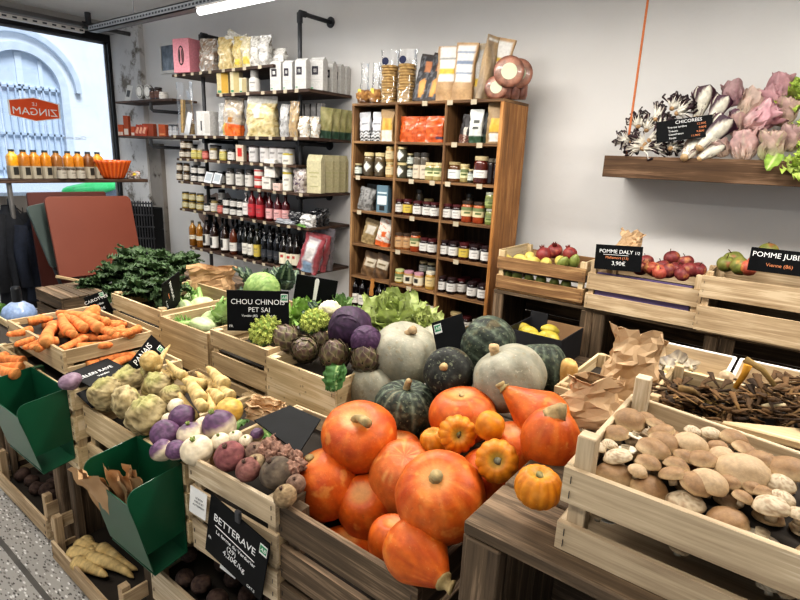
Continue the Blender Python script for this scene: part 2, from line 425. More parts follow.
# window: black steel frame, one pane
BLK = mat('black_window_frame', '#131315', '#1c1c1e', rough=.5)
wr = struct(thing('window_1'))
fr = MB()
fr.bx(XL - .06, XL + .03, YW1, YW1 + .085, .35, 2.82); fr.bx(XL - .06, XL + .03, -1.2, YW1, 2.735, 2.82); fr.bx(XL - .06, XL + .03, -1.2, YW1, .35, .45); fr.bx(XL - .06, XL + .03, -1.2, -1.1, .35, 2.82)
fr.build('window_frame', BLK, wr)
s = MB(); s.bx(XL - .05, XL - .03, YW1 - .018, YW1, .45, 2.735); s.bx(XL - .05, XL - .03, -1.1, YW1, 2.717, 2.735)
s.build('window_bead', STEEL, wr)
MB().bx(XL - .045, XL - .037, -1.1, YW1, .45, 2.735).build('pane', clear('shop_glass', '#eef4fb', .05, .02), wr)
# orange emblem on the inside of the pane, read from the street (mirrored in here)
e0, e1 = P(9.5, 110, x=XL - .03), P(61, 110, x=XL - .03)
ec = P(35, 109.5, x=XL - .03); ew = (e1.y - e0.y) / 2; eh = abs(P(35, 97.5, x=XL - .03).z - P(35, 121.5, x=XL - .03).z) / 2
er = thing('window_sticker', 'orange six-sided shop sticker with mirrored white lettering on the window pane', 'sticker', ec, (0, 0, PI / 2))
def hexo(k): return [(-ew * k, -eh * .62 * k), (0, -eh * k), (ew * k, -eh * .62 * k), (ew * k, eh * .62 * k), (0, eh * k), (-ew * k, eh * .62 * k)]
W_EM = mat('sticker_white', '#f4f4f2', rough=.5); O_EM = mat('sticker_orange', '#e2551f', rough=.5)
MB().poly(hexo(1), .002).build('border', W_EM, er)
MB().poly(hexo(.93), .003).build('field', O_EM, er)
# local -Y faces into the room (+X); seen from the street the words run the other way round
t = text('ZINGAM', eh * .82, W_EM, er, (0, -.003, -eh * .22), (PI/2, 0, 0), sx=-1.0, ext=.0006); t.scale = (-1.12, 1.05, 1)
t = text('LE', eh * .4, W_EM, er, (0, -.003, eh * .42), (PI/2, 0, 0)); t.scale = (-1, 1, 1)
lt = thing('window_lettering', 'faint grey mirrored lettering low on the window pane', 'lettering', P(75, 138, x=XL - .03), (0, 0, PI / 2))
t = text('Chez vous', .06, mat('faint_grey', '#b9c3cf', rough=.6), lt, (0, -.002, 0)); t.scale = (-1, 1, 1)

# the house across the street
FX = -11.5
FAC = mat('street_facade_render', '#e6e8ea', '#eff1f3', scale=3, rough=.9, bump=.1, bscale=14)
fa = MB(); fa.bx(FX - .4, FX, -6, 12, -1, 9)
struct(fa.build('street_facade', FAC))
struct(MB().bx(FX, XL - .2, -6, 12, -.2, -.1).build('street', mat('street_asphalt', '#8c8c8c', '#a09f9d', scale=20, rough=.9)))
wc = P(24, 120, x=FX); sprz = P(24, 88, x=FX).z
hw = abs(P(62, 110, x=FX).y - P(-14, 110, x=FX).y) / 2
ar = tag(thing('arched_window', 'tall arched window with iron grille in the pale house across the street', 'window', (FX, wc.y, 0), (0, 0, PI / 2)))
def arch(r0, r1, y, th, n=18, zb=.9):
    m = MB()
    o = [(-r1, zb)] + [(r1 * math.cos(PI - PI * i / n), sprz + r1 * math.sin(PI - PI * i / n)) for i in range(n + 1)] + [(r1, zb)]
    i_ = [(-r0, zb)] + [(r0 * math.cos(PI - PI * i / n), sprz + r0 * math.sin(PI - PI * i / n)) for i in range(n + 1)] + [(r0, zb)]
    for k in range(len(o) - 1):
        a, b, c, d = i_[k], i_[k+1], o[k+1], o[k]
        m.hexa([(a[0], y, a[1]), (b[0], y, b[1]), (b[0], y + th, b[1]), (a[0], y + th, a[1]), (d[0], y, d[1]), (c[0], y, c[1]), (c[0], y + th, c[1]), (d[0], y + th, d[1])])
    return m
arch(hw, hw * 1.22, -.16, .16).build('surround', mat('stone_surround', '#cdd5df', '#dbe2ea', rough=.9), ar)
arch(hw * 1.5, hw * 1.66, -.1, .1, zb=sprz).build('hood_moulding', mat('stone_hood', '#c6ced8', '#d4dce5', rough=.9), ar)
op = [(-hw, .9)] + [(hw * math.cos(PI - PI * i / 18), sprz + hw * math.sin(PI - PI * i / 18)) for i in range(19)] + [(hw, .9)]
MB().poly(op, .02).build('pane', mat('far_window_glass', '#cdd8e5', '#d6dfea', rough=.2), ar, loc=(0, -.03, 0))
g = MB()
for i in range(-5, 6): g.bx(i * hw / 5.5 - .012, i * hw / 5.5 + .012, -.1, -.08, .9, sprz + .05)
for zz in (1.1, 1.7, sprz): g.bx(-hw, hw, -.1, -.075, zz - .02, zz + .02)
g.build('grille', mat('far_grille', '#bccada', rough=.6), ar)
g = MB(); g.bx(-.05, .05, -.07, -.04, .9, sprz + hw * .95); g.bx(-hw, hw, -.07, -.04, sprz - .05, sprz + .05)
for s_ in (-1, 1): g.bx(s_ * hw * .55 - .03, s_ * hw * .55 + .03, -.07, -.04, .9, sprz + hw * .8)
g.build('sash', mat('far_sash', '#dfe6ee', rough=.6), ar)
MB().bx(-hw * 1.4, hw * 1.4, -.25, 0, .7, .9).build('sill', mat('far_sill', '#d5dce5', rough=.9), ar)
gc = P(92, 187, x=-8.6)
gcar = thing('parked_scooter', 'bright green scooter parked in the street beyond the window', 'scooter', (-8.6, gc.y, 0), (0, 0, PI / 2))
b = MB(); b.sph(lambda t, p: (V((.42 * math.sin(t) * math.cos(p), .16 * math.sin(t) * math.sin(p), gc.z - .02 + .10 * math.cos(t) + .03 * math.cos(p))), (1, 1, 1)), 18, 10)
b.build('body', mat('bright_green_paint', '#3fe07a', '#55ea8b', rough=.4), gcar, smooth=True)
for x_ in (-.45, .45):
    wm = MB(); wm.tube([(x_, -.06, .25), (x_, .06, .25)], .25, 16); wm.build('wheel', mat('tyre_black', '#333436', rough=.9), gcar)
b = MB(); b.bx(-.3, .3, -.1, .1, .3, gc.z); b.tube([(.35, 0, .3), (.42, 0, 1.0)], .03, 8); b.tube([(.42, -.25, 1.0), (.42, .25, 1.0)], .02, 8); b.build('frame', mat('scooter_grey', '#6d747c', rough=.6), gcar)

# ceiling rail, conduit, light
zr = 2.62; y0r = P(168, 16, z=zr).y
ra = MB(); xr0 = P(96, 33, z=zr).x; xr1 = 1.2
ra.bx(xr0, xr1, y0r - .045, y0r + .045, zr, zr + .008); ra.bx(xr0, xr1, y0r - .045, y0r - .037, zr, zr + .06); ra.bx(xr0, xr1, y0r + .037, y0r + .045, zr, zr + .06)
for s_ in (-1, 1): ra.bx(xr0, xr1, y0r + s_ * .045 - (.015 if s_ > 0 else 0), y0r + s_ * .045 + (0 if s_ > 0 else .015), zr + .052, zr + .06)
rr = thing('cable_tray', 'long grey perforated steel cable tray hung under the ceiling', 'cable tray')
ra.cur = 1
h = ra
x_ = xr0 + .03
while x_ < xr1: h.bx(x_, x_ + .028, y0r - .0465, y0r - .044, zr + .022, zr + .038); x_ += .05
ra.build('channel', [STEEL, mat('slot_dark', '#3a3d42', rough=.8)], rr)
for xx in (xr0 + .8, xr0 + 2.4, -1.5, 0): MB().tube([(xx, y0r, zr), (xx, y0r, ZC)], .004, 6).build('hanger_rod', STEEL, rr)
lx0 = P(202, 12, z=zr - .03).x; lx1 = lx0 + 1.25
yl = P(202, 12, z=zr - .03).y - .02
cl = thing('ceiling_light', 'lit white fluorescent batten under the steel cable tray', 'ceiling light', (0, 0, 0))
MB().bx(lx0, lx1, yl - .035, yl + .035, zr - .012, zr).build('housing', WHITEP, cl)
MB().tube([(lx0, yl, zr - .032), (lx1, yl, zr - .032)], .026, 12).build('tube', glow('tube_glow', '#ffffff', 3), cl)
cdt = thing('ceiling_conduit', 'dark metal conduit pipe running along the ceiling by the window', 'pipe')
c = MB(); yy0 = P(0, 3, x=XL + .5).y
c.tube([(XL + .5, -2, 2.79), (XL + .5, YB, 2.79)], .022, 10); c.build('pipe', mat('conduit_grey', '#5b5a5a', '#6e6c6b', rough=.5), cdt, smooth=True)
c = MB(); yj = P(87, 8, x=XL + .5).y
c.tube([(XL + .5, yj - .06, 2.79), (XL + .5, yj + .06, 2.79)], .036, 10); c.tube([(XL + .5, yj, 2.79), (XL + .5, yj, ZC)], .03, 10); c.build('coupling', IRON, cdt)
bt = thing('ceiling_batten', 'white perforated metal batten along the top of the window', 'batten')
ya, yb_ = -1.5, P(82, 22, x=XL + .3).y
c = MB(); c.bx(XL + .26, XL + .34, ya, yb_, 2.74, 2.78); c.cur = 1; yy = ya + .04
while yy < yb_: c.bx(XL + .338, XL + .3415, yy, yy + .04, 2.752, 2.768); yy += .09
c.build('channel', [WHITEP, mat('slot_dark', '#3a3d42', rough=.8)], bt)
pfc = P(169, 58, y=YB - .01)
pf = thing('picture_frame', 'small white-framed grey picture high on the back wall beside the pink box', 'picture', pfc, (0, 0, 0))
a_ = .17; b_ = .155
f = MB(); f.bx(-a_, a_, -.012, .01, b_ - .03, b_); f.bx(-a_, a_, -.012, .01, -b_, -b_ + .03); f.bx(-a_, -a_ + .03, -.012, .01, -b_ + .03, b_ - .03); f.bx(a_ - .03, a_, -.012, .01, -b_ + .03, b_ - .03)
f.build('frame', WHITEP, pf); MB().bx(-a_ + .03, a_ - .03, -.004, .008, -b_ + .03, b_ - .03).build('picture', mat('grey_print', '#4e5a66', '#8d98a2', scale=12, rough=.3), pf)

# ================================================================== lamps and sky
w_ = bpy.data.worlds.new('world'); SC.world = w_; w_.use_nodes = True
bg = w_.node_tree.nodes['Background']; bg.inputs[0].default_value = (.84, .91, 1.0, 1); bg.inputs[1].default_value = .5
def area(name, loc, size, power, rot=(0, 0, 0), col=(1, 1, 1)):
    l = bpy.data.lights.new(name, 'AREA'); l.shape = 'RECTANGLE'; l.size, l.size_y = size; l.energy = power; l.color = col
    o = bpy.data.objects.new(name, l); LINK(o); o.location = loc; o.rotation_euler = rot; return o
area('tube_and_fill_lamp', ((lx0 + lx1) / 2, yl, zr - .07), (1.2, .06), 5, (0, 0, 0), (1, .98, .95))
for lx_, ly_, pw in ((-1.7, 1.8, 40), (.6, 1.9, 38), (-3.7, 1.6, 28), (-.6, -.2, 16), (-2.6, -.2, 16), (-5.1, 2.2, 12)):
    area('tube_and_fill_lamp', (lx_, ly_, 2.56), (1.5, .25), pw, (0, 0, 0), (1, .955, .89))
    area('tube_and_fill_lamp', (lx_, ly_, 2.58), (1.5, .12), pw * .32, (PI, 0, 0), (1, .97, .93))  # upward fill light added to brighten the ceiling
sun = bpy.data.lights.new('facade_fill_sun', 'SUN'); sun.energy = 3.9; sun.angle = .5; sun.color = (1, .98, .95)  # soft sun added to brighten the street facade under an overcast sky
so_ = bpy.data.objects.new('facade_fill_sun', sun); LINK(so_); so_.location = (0, 0, 8); so_.rotation_euler = V((-.62, .12, -.78)).to_track_quat('-Z', 'Y').to_euler()
struct(MB().bx(3.2, 3.3, -2.6, YB, 0, ZC).build('wall_right', WALL))
SC.view_settings.view_transform = 'Standard'

SC.view_settings.look = 'Medium High Contrast'
SC.view_settings.exposure = .27

# ================================================================== brown jar cabinet
CX0, CX1, CY0 = -2.772, -1.578, 3.0
CZ = [1.91, 1.66, 1.418, 1.172, .928, .684, .436, .2]       # upper faces of top and shelves
CDIV = (-2.372, -1.978)
cb = thing('jar_cabinet', 'tall brown wooden cabinet of open cells filled with jars', 'cabinet', (0, 0, 0))
MB().bx(CX1 - .024, CX1, CY0, 3.325, 0, 1.895).build('side_panel', wood('cabinet_side_wood', '#6e4927', '#9e6d3c', '#ba8752', rough=.5), cb, bevel=.002)
MB().bx(CX0, CX0 + .022, CY0, 3.325, 0, 1.895).build('side_panel', CAB, cb, bevel=.002)
MB().bx(CX0, CX1, CY0, 3.325, 1.895, 1.912).build('top_panel', CAB, cb, bevel=.002)
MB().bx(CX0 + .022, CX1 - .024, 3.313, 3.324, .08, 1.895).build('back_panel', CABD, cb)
for z in CZ[1:]: MB().bx(CX0 + .022, CX1 - .024, CY0 + .002, 3.312, z - .018, z).build('shelf', CAB, cb, bevel=.0015)
for x in CDIV: MB().bx(x - .009, x + .009, CY0 + .001, 3.311, .2, 1.894).build('divider', CAB, cb, bevel=.0015)
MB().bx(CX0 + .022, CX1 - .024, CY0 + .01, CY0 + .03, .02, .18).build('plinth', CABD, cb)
for x, k in ((-2.70, 2), (-2.22, 2), (-2.05, 2), (-1.9, 1), (-1.72, 1), (-1.93, 2), (-1.7, 2), (-2.68, 3), (-2.2, 3), (-1.85, 3), (-2.31, 4), (-1.83, 4), (-2.2, 5), (-1.95, 0), (-1.78, 0), (-2.14, 0)):
    MB().bx(x - .02, x + .02, CY0 - .004, CY0 - .001, CZ[k] - .028, CZ[k] + .002).build('price_card', CARD, cb)

# ================================================================== iron pipe shelving
SY0, SX0, SX1 = 3.0, -5.07, -3.21
SZ = {'top': 2.225, 'b2': 2.03, 'b3': 1.68, 'B': 1.467, 'C': 1.252, 'D': .985, 'E': .62}
SR = {'top': (SX0, -3.62), 'b2': (-4.38, SX1), 'b3': (SX0 - .08, SX1), 'B': (SX0, -3.36), 'C': (SX0, SX1), 'D': (SX0, SX1), 'E': (-4.93, SX1)}
pu = thing('pipe_shelf_unit', 'black iron pipe shelving with dark boards on the back wall', 'shelving')
for k, (a, b) in SR.items():
    sh = MB().bx(a, b, SY0, YB - .01, SZ[k] - .022, SZ[k]).build('shelf', SHELFW, pu, bevel=.0015)
    x = a + .07
    while x < b - .05:
        MB().bx(x - .02, x + .02, SY0 - .003, SY0 - .0005, SZ[k] - .026, SZ[k] - .001).build('price_card', CARD, sh); x += U(.12, .2)
PY = 3.14
for px, zt in ((203, 2.565), (300, 2.60)):
    x = xat(px, PY, 2.2)
    p = MB(); p.tube([(x, PY, 0.03), (x, PY, zt - .02), (x, PY + .015, zt), (x, YB - .005, zt)], .017, 12)
    pp = p.build('pipe', IRON, pu, smooth=True)
    c = MB(); c.tube([(x, PY, zt - .07), (x, PY, zt + .0)], .023, 12); c.tube([(x, PY, zt), (x, PY + .06, zt)], .023, 12); c.build('elbow', IRON, pp)
    c = MB(); c.tube([(x, YB - .012, zt), (x, YB - .002, zt)], .042, 16); c.build('flange', IRON, pp)
    for k in ('b3', 'C', 'D', 'E'):
        z = SZ[k] - .045
        c = MB(); c.tube([(x, PY, z), (x, YB - .003, z)], .017, 10); c.tube([(x, PY - .03, z), (x, PY + .03, z)], .023, 10); c.tube([(x, YB - .012, z), (x, YB - .002, z)], .04, 14)
        c.build('bracket', IRON, pu)
# two short boards at the left end of the back wall
SBX0, SBX1 = xat(115, 3.16, 2.04), -5.36
for z, nm in ((2.04, 'upper'), (1.672, 'lower')):
    r = thing('wall_shelf', f'{nm} of two short dark boards on pipe brackets beside the window', 'shelf', group='short boards beside the window')
    MB().bx(SBX0, SBX1, 3.16, YB - .04, z - .022, z).build('board', SHELFW, r, bevel=.0015)
    for px in (150,):
        x = xat(px, 3.2, z) + .05
        c = MB(); c.tube([(x, 3.18, z - .03), (x, 3.18, z - .09), (x + .02, 3.19, z - .11), (x + .12, YB - .01, z - .11)], .017, 10); c.tube([(x + .118, YB - .02, z - .11), (x + .122, YB - .002, z - .11)], .045, 14)
        c.build('bracket', IRON, r)

# ================================================================== tray shelf with salads, hung by orange rope
HX0, HY0, HZ0, HZ1 = -.992, 3.08, 1.5, 1.612
hs = thing('hanging_tray_shelf', 'brown wooden tray shelf on the white wall holding the chicory', 'shelf')
MB().bx(HX0, 1.2, HY0, HY0 + .02, HZ0, HZ1).build('front_board', BARK, hs, bevel=.002)
MB().bx(HX0, HX0 + .02, HY0 + .02, YB - .002, HZ0, HZ1 - .01).build('side_board', BARK, hs, bevel=.002)
MB().bx(HX0 + .02, 1.2, HY0 + .02, YB - .002, HZ0, HZ0 + .04).build('bottom_board', BARK, hs)
rx = xat(627, 3.13, 1.65)
rp = MB(); rp.tube([(rx, 3.13, HZ0 + .02), (rx, 3.13, ZC)], .006, 8); rp.tube([(rx, 3.13, HZ0 + .05), (rx, 3.13, HZ0 + .08)], .012, 8)
rp.build('rope', mat('orange_rope', '#b5653a', '#c97a4a', scale=200, rough=.8), hs)
# shelf plank in front of the window
JX, JZ = -5.02, 1.275
js = thing('window_counter', 'narrow brown plank on a steel post in front of the window', 'shelf')
MB().bx(JX - .1, JX + .1, .4, P(148, 180, x=JX + .1).y, JZ - .028, JZ).build('plank', SHELFW, js, bevel=.002)
yp = P(9, 185, x=JX + .05).y
c = MB(); c.tube([(JX + .05, yp, 0), (JX + .05, yp, JZ - .028)], .018, 10); c.build('post', mat('post_grey', '#6d6b69', '#807d7a', rough=.5, metal=.4), js)
# ================================================================== crates
DARKIN = mat('dark_crate_liner', '#241e18', '#332b22', rough=.9)  # added false bottoms, dark to stand in for shade between the produce
def crate(label, x0, y0, z0, L, W, H, slats, side=None, post=.028, ph=0, yaw=0, m=PALE, t=.009, liner=None, cat='crate', name='vegetable_crate', group=None, backslats=None, staple=True, ms=None, mend=None):
    r = thing(name, label, cat, (x0, y0, z0), (0, 0, yaw), group)
    side = side or slats; ms = ms or m
    f = MB()
    for a, b in slats: f.bx(0, L, U(-.002, .001), t, a + U(-.003, .003), b + U(-.003, .003))
    if staple:
        s = f; s.cur = 1
        for a, b in slats:
            for xx in (.012, L - .014):
                for zz in (.3, .7): s.bx(xx, xx + .0012, -.0035, -.0015, a + (b - a) * zz - .006, a + (b - a) * zz + .006)
    f.build('front_panel', [m, mat('staple_steel', '#3d3a36', rough=.5)], r, bevel=.0004)
    f = MB()
    for a, b, *dr in (backslats or slats):
        q = dr[0] if dr else 0
        f.hexa([(0, W - t, a), (L, W - t, a - q), (L, W, a - q), (0, W, a), (0, W - t, b), (L, W - t, b - q), (L, W, b - q), (0, W, b)])
    f.build('back_panel', m, r, bevel=.0015)
    for xx in (0, L - t):
        f = MB()
        for a, b in side: f.bx(xx, xx + t, t, W - t, a, b)
        f.build('side_panel', ms, r, bevel=.0015)
    for xx in (t, L - t - post):
        for yy in (t, W - t - post):
            MB().bx(xx, xx + post, yy, yy + post, .012, H + ph).build('corner_post', mend or m, r, bevel=.0015)
    MB().bx(t, L - t, t, W - t, .002, .012).build('base_panel', m, r)
    if liner is not None:  # dark false bottom added just under the heap instead of hidden layers
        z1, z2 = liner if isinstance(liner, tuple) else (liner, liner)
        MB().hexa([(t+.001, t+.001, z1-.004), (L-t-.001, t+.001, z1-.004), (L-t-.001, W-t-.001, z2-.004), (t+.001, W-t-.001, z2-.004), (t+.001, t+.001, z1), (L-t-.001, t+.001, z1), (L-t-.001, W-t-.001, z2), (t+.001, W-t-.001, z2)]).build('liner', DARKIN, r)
    return r
def open_box(label, x0, y0, z0, L, W, H, t=.02, m=GREY, post=.05, cat='box', name='wooden_box', group=None, yaw=0, posts=True):
    """old wooden crate laid on its side, mouth to the front"""
    r = thing(name, label, cat, (x0, y0, z0), (0, 0, yaw), group)
    def boards(fn, n, nm):
        b = MB()
        for i in range(n): fn(b, i / n, (i + 1) / n - .012)
        b.build(nm, m, r, bevel=.003)
    boards(lambda b, u, v: b.bx(0, L, W * u, W * v if v < .95 else W, H - t, H), 3, 'top_panel')
    boards(lambda b, u, v: b.bx(0, L, W * u, W * v, 0, t), 3, 'bottom_panel')
    boards(lambda b, u, v: b.bx(0, t, W * u, W * v, t, H - t), 3, 'side_panel')
    boards(lambda b, u, v: b.bx(L - t, L, W * u, W * v, t, H - t), 3, 'side_panel')
    boards(lambda b, u, v: b.bx(t, L - t, W - t * .6, W, t + (H - 2*t) * u, t + (H - 2*t) * v), 4, 'back_panel')
    if posts:
        for xx in (t * .3, L - t * .3 - post):
            MB().bx(xx, xx + post, -.004, .022, t * .2, H - t - .001).build('corner_post', m, r, bevel=.003)
    return r
random.seed(21)
DK = 'stands'
# --- floor boxes with their crates
open_box('old grey box on the floor around the crate of parsnips', -2.06, .70, 0, .60, .42, .45)
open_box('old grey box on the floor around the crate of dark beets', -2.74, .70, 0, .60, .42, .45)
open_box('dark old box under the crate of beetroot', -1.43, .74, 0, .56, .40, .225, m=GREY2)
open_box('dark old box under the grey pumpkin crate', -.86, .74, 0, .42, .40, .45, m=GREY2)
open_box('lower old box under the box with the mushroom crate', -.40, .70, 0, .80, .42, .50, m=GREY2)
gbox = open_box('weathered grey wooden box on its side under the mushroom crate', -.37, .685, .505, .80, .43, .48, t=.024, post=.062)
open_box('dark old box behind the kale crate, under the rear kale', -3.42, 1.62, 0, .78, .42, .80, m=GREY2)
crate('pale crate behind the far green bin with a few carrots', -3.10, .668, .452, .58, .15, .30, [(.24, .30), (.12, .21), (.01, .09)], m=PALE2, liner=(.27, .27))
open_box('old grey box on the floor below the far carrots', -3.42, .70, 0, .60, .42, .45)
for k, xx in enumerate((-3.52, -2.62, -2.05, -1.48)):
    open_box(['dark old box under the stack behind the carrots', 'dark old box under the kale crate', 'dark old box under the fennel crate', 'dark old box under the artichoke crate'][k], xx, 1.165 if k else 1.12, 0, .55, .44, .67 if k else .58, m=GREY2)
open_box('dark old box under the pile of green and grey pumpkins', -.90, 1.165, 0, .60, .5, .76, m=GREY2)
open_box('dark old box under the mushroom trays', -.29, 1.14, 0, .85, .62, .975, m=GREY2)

crate('pale slatted crate on the floor holding rough parsnips', -2.055, .615, .0, .56, .38, .2, [(.02, .095)], side=[(.02, .07), (.13, .185)], backslats=[(.02, .10), (.12, .18)], ph=.0, liner=(.045, .07), name='floor_crate', m=FRUITW, yaw=-.01).location.z = .022
crate('pale crate on the floor holding dark beets, behind the first green bin', -2.72, .645, .022, .54, .38, .2, [(.02, .10)], side=[(.02, .08), (.11, .17)], liner=(.05, .07), name='floor_crate', m=FRUITW)
crate('pale low crate holding small dark roots under the beetroot crate', -1.40, .665, .226, .46, .38, .15, [(.0, .12)], side=[(.0, .12)], liner=(.07, .09), name='low_crate', m=WHITEW)
# --- front row
zF = .452
c_f1 = crate('pale crate carrying the first green bin, heaped with signs', -2.50, .668, zF, .65, .40, .31, [(.24, .312), (.13, .215), (.01, .10)], m=PALE2, post=.03, liner=(.24, .24), ph=-.005, mend=PALE)
c_f2 = crate('pale crate of celeriac with a warped front slat', -1.845, .698, zF, .352, .44, .255, [(.15, .258), (.02, .115)], m=PALE, liner=(.16, .22), yaw=.02, ms=PALE)
c_f3 = crate('pale narrow crate of turnips carrying the second green bin', -1.488, .706, zF, .235, .43, .262, [(.20, .262), (.10, .17), (.01, .08)], m=PALE2, liner=(.17, .235), yaw=.02)
c_bt = crate('bleached crate of beetroot with a black price sign on its front', -1.215, .700, .478, .335, .40, .285, [(.222, .288), (.108, .198), (.0, .092)], m=WHITEW, liner=(.19, .235), yaw=.05, post=.03, ms=PALE)
c_pk = crate('weathered grey slatted crate piled with orange pumpkins', -.885, .728, .452, .405, .42, .305, [(.215, .305), (.10, .19), (.0, .085)], m=GREY, post=.036, ph=-.01, liner=(.17, .2), t=.016)
# --- carrot crate standing over the front row
ca0 = P(5, 325, z=.775)
c_ca = crate('pale crate full of carrots with a black sign', -2.525, .712, .766, .525, .325, .088, [(.0, .088)], side=[(.035, .088), (.0, .024)], m=PALE, post=.026, ph=-.012, liner=(.062, .062))
# --- second row
z2 = .672
crate('pale crate of dark green kale', -2.60, 1.162, z2, .435, .42, .2, [(.135, .202), (.035, .115)], m=PALE, liner=(.12, .12), ph=.012)
crate('pale solid-fronted crate of fennel', -2.150, 1.150, z2, .345, .44, .185, [(.0, .187)], side=[(.0, .187)], m=PALE, liner=(.13, .13), backslats=[(.0, .24)])
crate('pale slatted crate of chinese cabbage and romanesco', -1.792, 1.158, z2, .345, .42, .21, [(.148, .212), (.045, .122)], side=[(.16, .212), (.03, .14)], m=PALE, liner=(.13, .13))
crate('white stained wooden crate of artichokes', -1.447, 1.150, z2, .335, .42, .19, [(.03, .192)], side=[(.03, .192)], m=PALE2, liner=(.13, .13))
gs = crate('old grey slatted crate upside down behind the carrots', -3.49, 1.14, .582, .35, .24, .16, [(.10, .155), (.02, .08)], m=GREY, ph=-.004)
b = MB()
for i in range(5): b.bx(0, .35, .048 * i, .048 * i + .044, .158, .168)
b.build('top_slats', GREY, gs, bevel=.002)
# --- mushroom crate
c_ms = crate('pale crate heaped with brown cap mushrooms', -.232, .722, .986, .62, .345, .137, [(.078, .139), (.0, .046)], side=[(.078, .139), (.0, .046)], m=WHITEW, post=.026, ph=.05, t=.01, liner=(.088, .092), backslats=[(.075, .139, .045), (.0, .046)])
for ch in c_ms.children:
    if ch.name.startswith('liner'): pass
crate('pale crate of black trumpet mushrooms', -.225, 1.145, .977, .60, .27, .115, [(.05, .105)], side=[(.03, .105)], m=PALE, liner=(.075, .075), post=.02, ph=.005)
def tray(label, x0, y0, z0, L, W, H, yaw=0):
    r = thing('mushroom_tray', label, 'tray', (x0, y0, z0), (0, 0, yaw), 'small white mushroom trays')
    t = .005; s = .02
    def wall(nm, a, b):   # bottom edge a->b, flaring outwards
        pass
    for nm, q in (('front_panel', [(0, 0), (L, 0), (L + s, -s), (-s, -s)]), ('back_panel', [(L, W), (0, W), (-s, W + s), (L + s, W + s)]), ('side_panel', [(0, W), (0, 0), (-s, -s), (-s, W + s)]), ('side_panel', [(L, 0), (L, W), (L + s, W + s), (L + s, -s)])):
        (ax, ay), (bx_, by), (cx, cy), (dx, dy) = q
        n = V(((by - ay), -(bx_ - ax), 0)).normalized() * t
        lo = [V((ax, ay, 0)), V((bx_, by, 0))]; hi = [V((dx, dy, H)), V((cx, cy, H))]
        MB().hexa([lo[0], lo[1], lo[1] - n, lo[0] - n, hi[0], hi[1], hi[1] - n, hi[0] - n]).build(nm, WHITEW, r)
    MB().bx(0, L, 0, W, 0, .006).build('base_panel', WHITEW, r)
    rim = MB()
    for a, b in (((-s, -s), (L+s, -s)), ((L+s, -s), (L+s, W+s)), ((L+s, W+s), (-s, W+s)), ((-s, W+s), (-s, -s))): rim.tube([(*a, H), (*b, H)], .0045, 6)
    rim.build('rim', WHITEP, r)
    return r
tray('white plywood tray of oyster mushrooms left of its neighbour', -.285, 1.45, .977, .145, .24, .075)
tray('white plywood tray of tan mushrooms right of its neighbour', -.085, 1.45, .977, .26, .24, .075)
crate('pale empty crate end showing behind the two brown paper bags', -.47, 1.30, .762, .17, .34, .24, [(.16, .235), (.03, .12)], m=PALE, liner=.2, post=.02, name='small_crate')
pl = thing('plywood_board', 'pale plywood board lying beside the mushroom crate', 'board', (0, 0, 0))
a, b_ = P(722, 423, z=1.115), P(800, 413, z=1.115)
MB().hexa([(a.x, a.y, 1.105), (b_.x + .25, 1.09, 1.105), (b_.x + .25, b_.y + .06, 1.105), (a.x + .001, a.y + .012, 1.105), (a.x, a.y, 1.115), (b_.x + .25, 1.09, 1.115), (b_.x + .25, b_.y + .06, 1.115), (a.x + .001, a.y + .012, 1.115)]).build('board', PALE, pl)

# --- fruit against the back wall
for k, (xx, ll) in enumerate(((-1.445, .585), (-.858, .585), (-.271, .7))):
    open_box(['old grey box under the pomegranates', 'old grey box under the red apple crate', 'old grey box under the crate of mixed apples'][k], xx, 2.81, .425, ll, .44, .41, m=GREY2 if 0 else GREY, post=.055)
    open_box(['lower old box under the pomegranates, by the jar cabinet', 'lower old box under the red apple crate', 'lower old box under the crate of mixed apples'][k], xx, 2.81, 0, ll, .44, .424, m=GREY2)
REDW = wood('bark_edge_wood', '#5c4029', '#93704c', '#b8966a', bump=.4)
crate('bark-edged crate of lemons and pomegranates', -1.432, 2.80, .836, .512, .40, .235, [(.125, .195), (.015, .085)], m=REDW, mend=PALE2, ms=PALE2, side=[(.16, .235), (.02, .09)], backslats=[(.1, .2)], ph=-.005, liner=(.12, .13), name='fruit_crate')
crate('pale crate of red apples with purple liner', -.905, 2.79, .836, .53, .40, .235, [(.105, .188), (.0, .078)], m=FRUITW, ph=.015, liner=(.12, .13), name='fruit_crate')
crate('pale crate of mixed apples on the grey boxes by the right edge', -.378, 2.735, .838, .62, .44, .27, [(.165, .262), (.01, .122)], m=FRUITW, ph=.012, liner=(.17, .19), name='fruit_crate', t=.012)
pu_ = thing('purple_liner', 'purple paper liner showing between the slats of the red apple crate', 'paper liner')
MB().bx(-.862, -.42, 2.803, 2.807, .86, 1.03).build('sheet', mat('purple_paper', '#584a72', '#66577f', rough=.7), pu_)
# black cardboard box with lemons
bb = thing('cardboard_box', 'black cardboard box of lemons on the floor stack below the pomegranates', 'box', (-1.19, 2.49, .575))
BKC = mat('black_cardboard', '#1c1c1e', '#26262a', rough=.6); BRC = mat('brown_cardboard', '#8a6a4a', '#9b7a58', rough=.85)
Lb, Wb, Hb = .30, .30, .15
MB().bx(0, Lb, 0, .006, 0, Hb).build('front_panel', BKC, bb); MB().bx(0, Lb, Wb - .006, Wb, 0, Hb).build('back_panel', [BRC], bb)
for xx in (0, Lb - .006): MB().bx(xx, xx + .006, .006, Wb - .006, 0, Hb).build('side_panel', BKC, bb)
MB().bx(.006, Lb - .006, .006, Wb - .006, 0, .006).build('base_panel', BRC, bb)
MB().bx(0, .10, Wb - .008, Wb + .002, 0, Hb + .035).build('corner_tab', BKC, bb)
MB().bx(.006, Lb - .006, .006, Wb - .006, .05, .055).build('liner', DARKIN, bb)  # added false bottom, its dark colour standing in for shade under the lemons
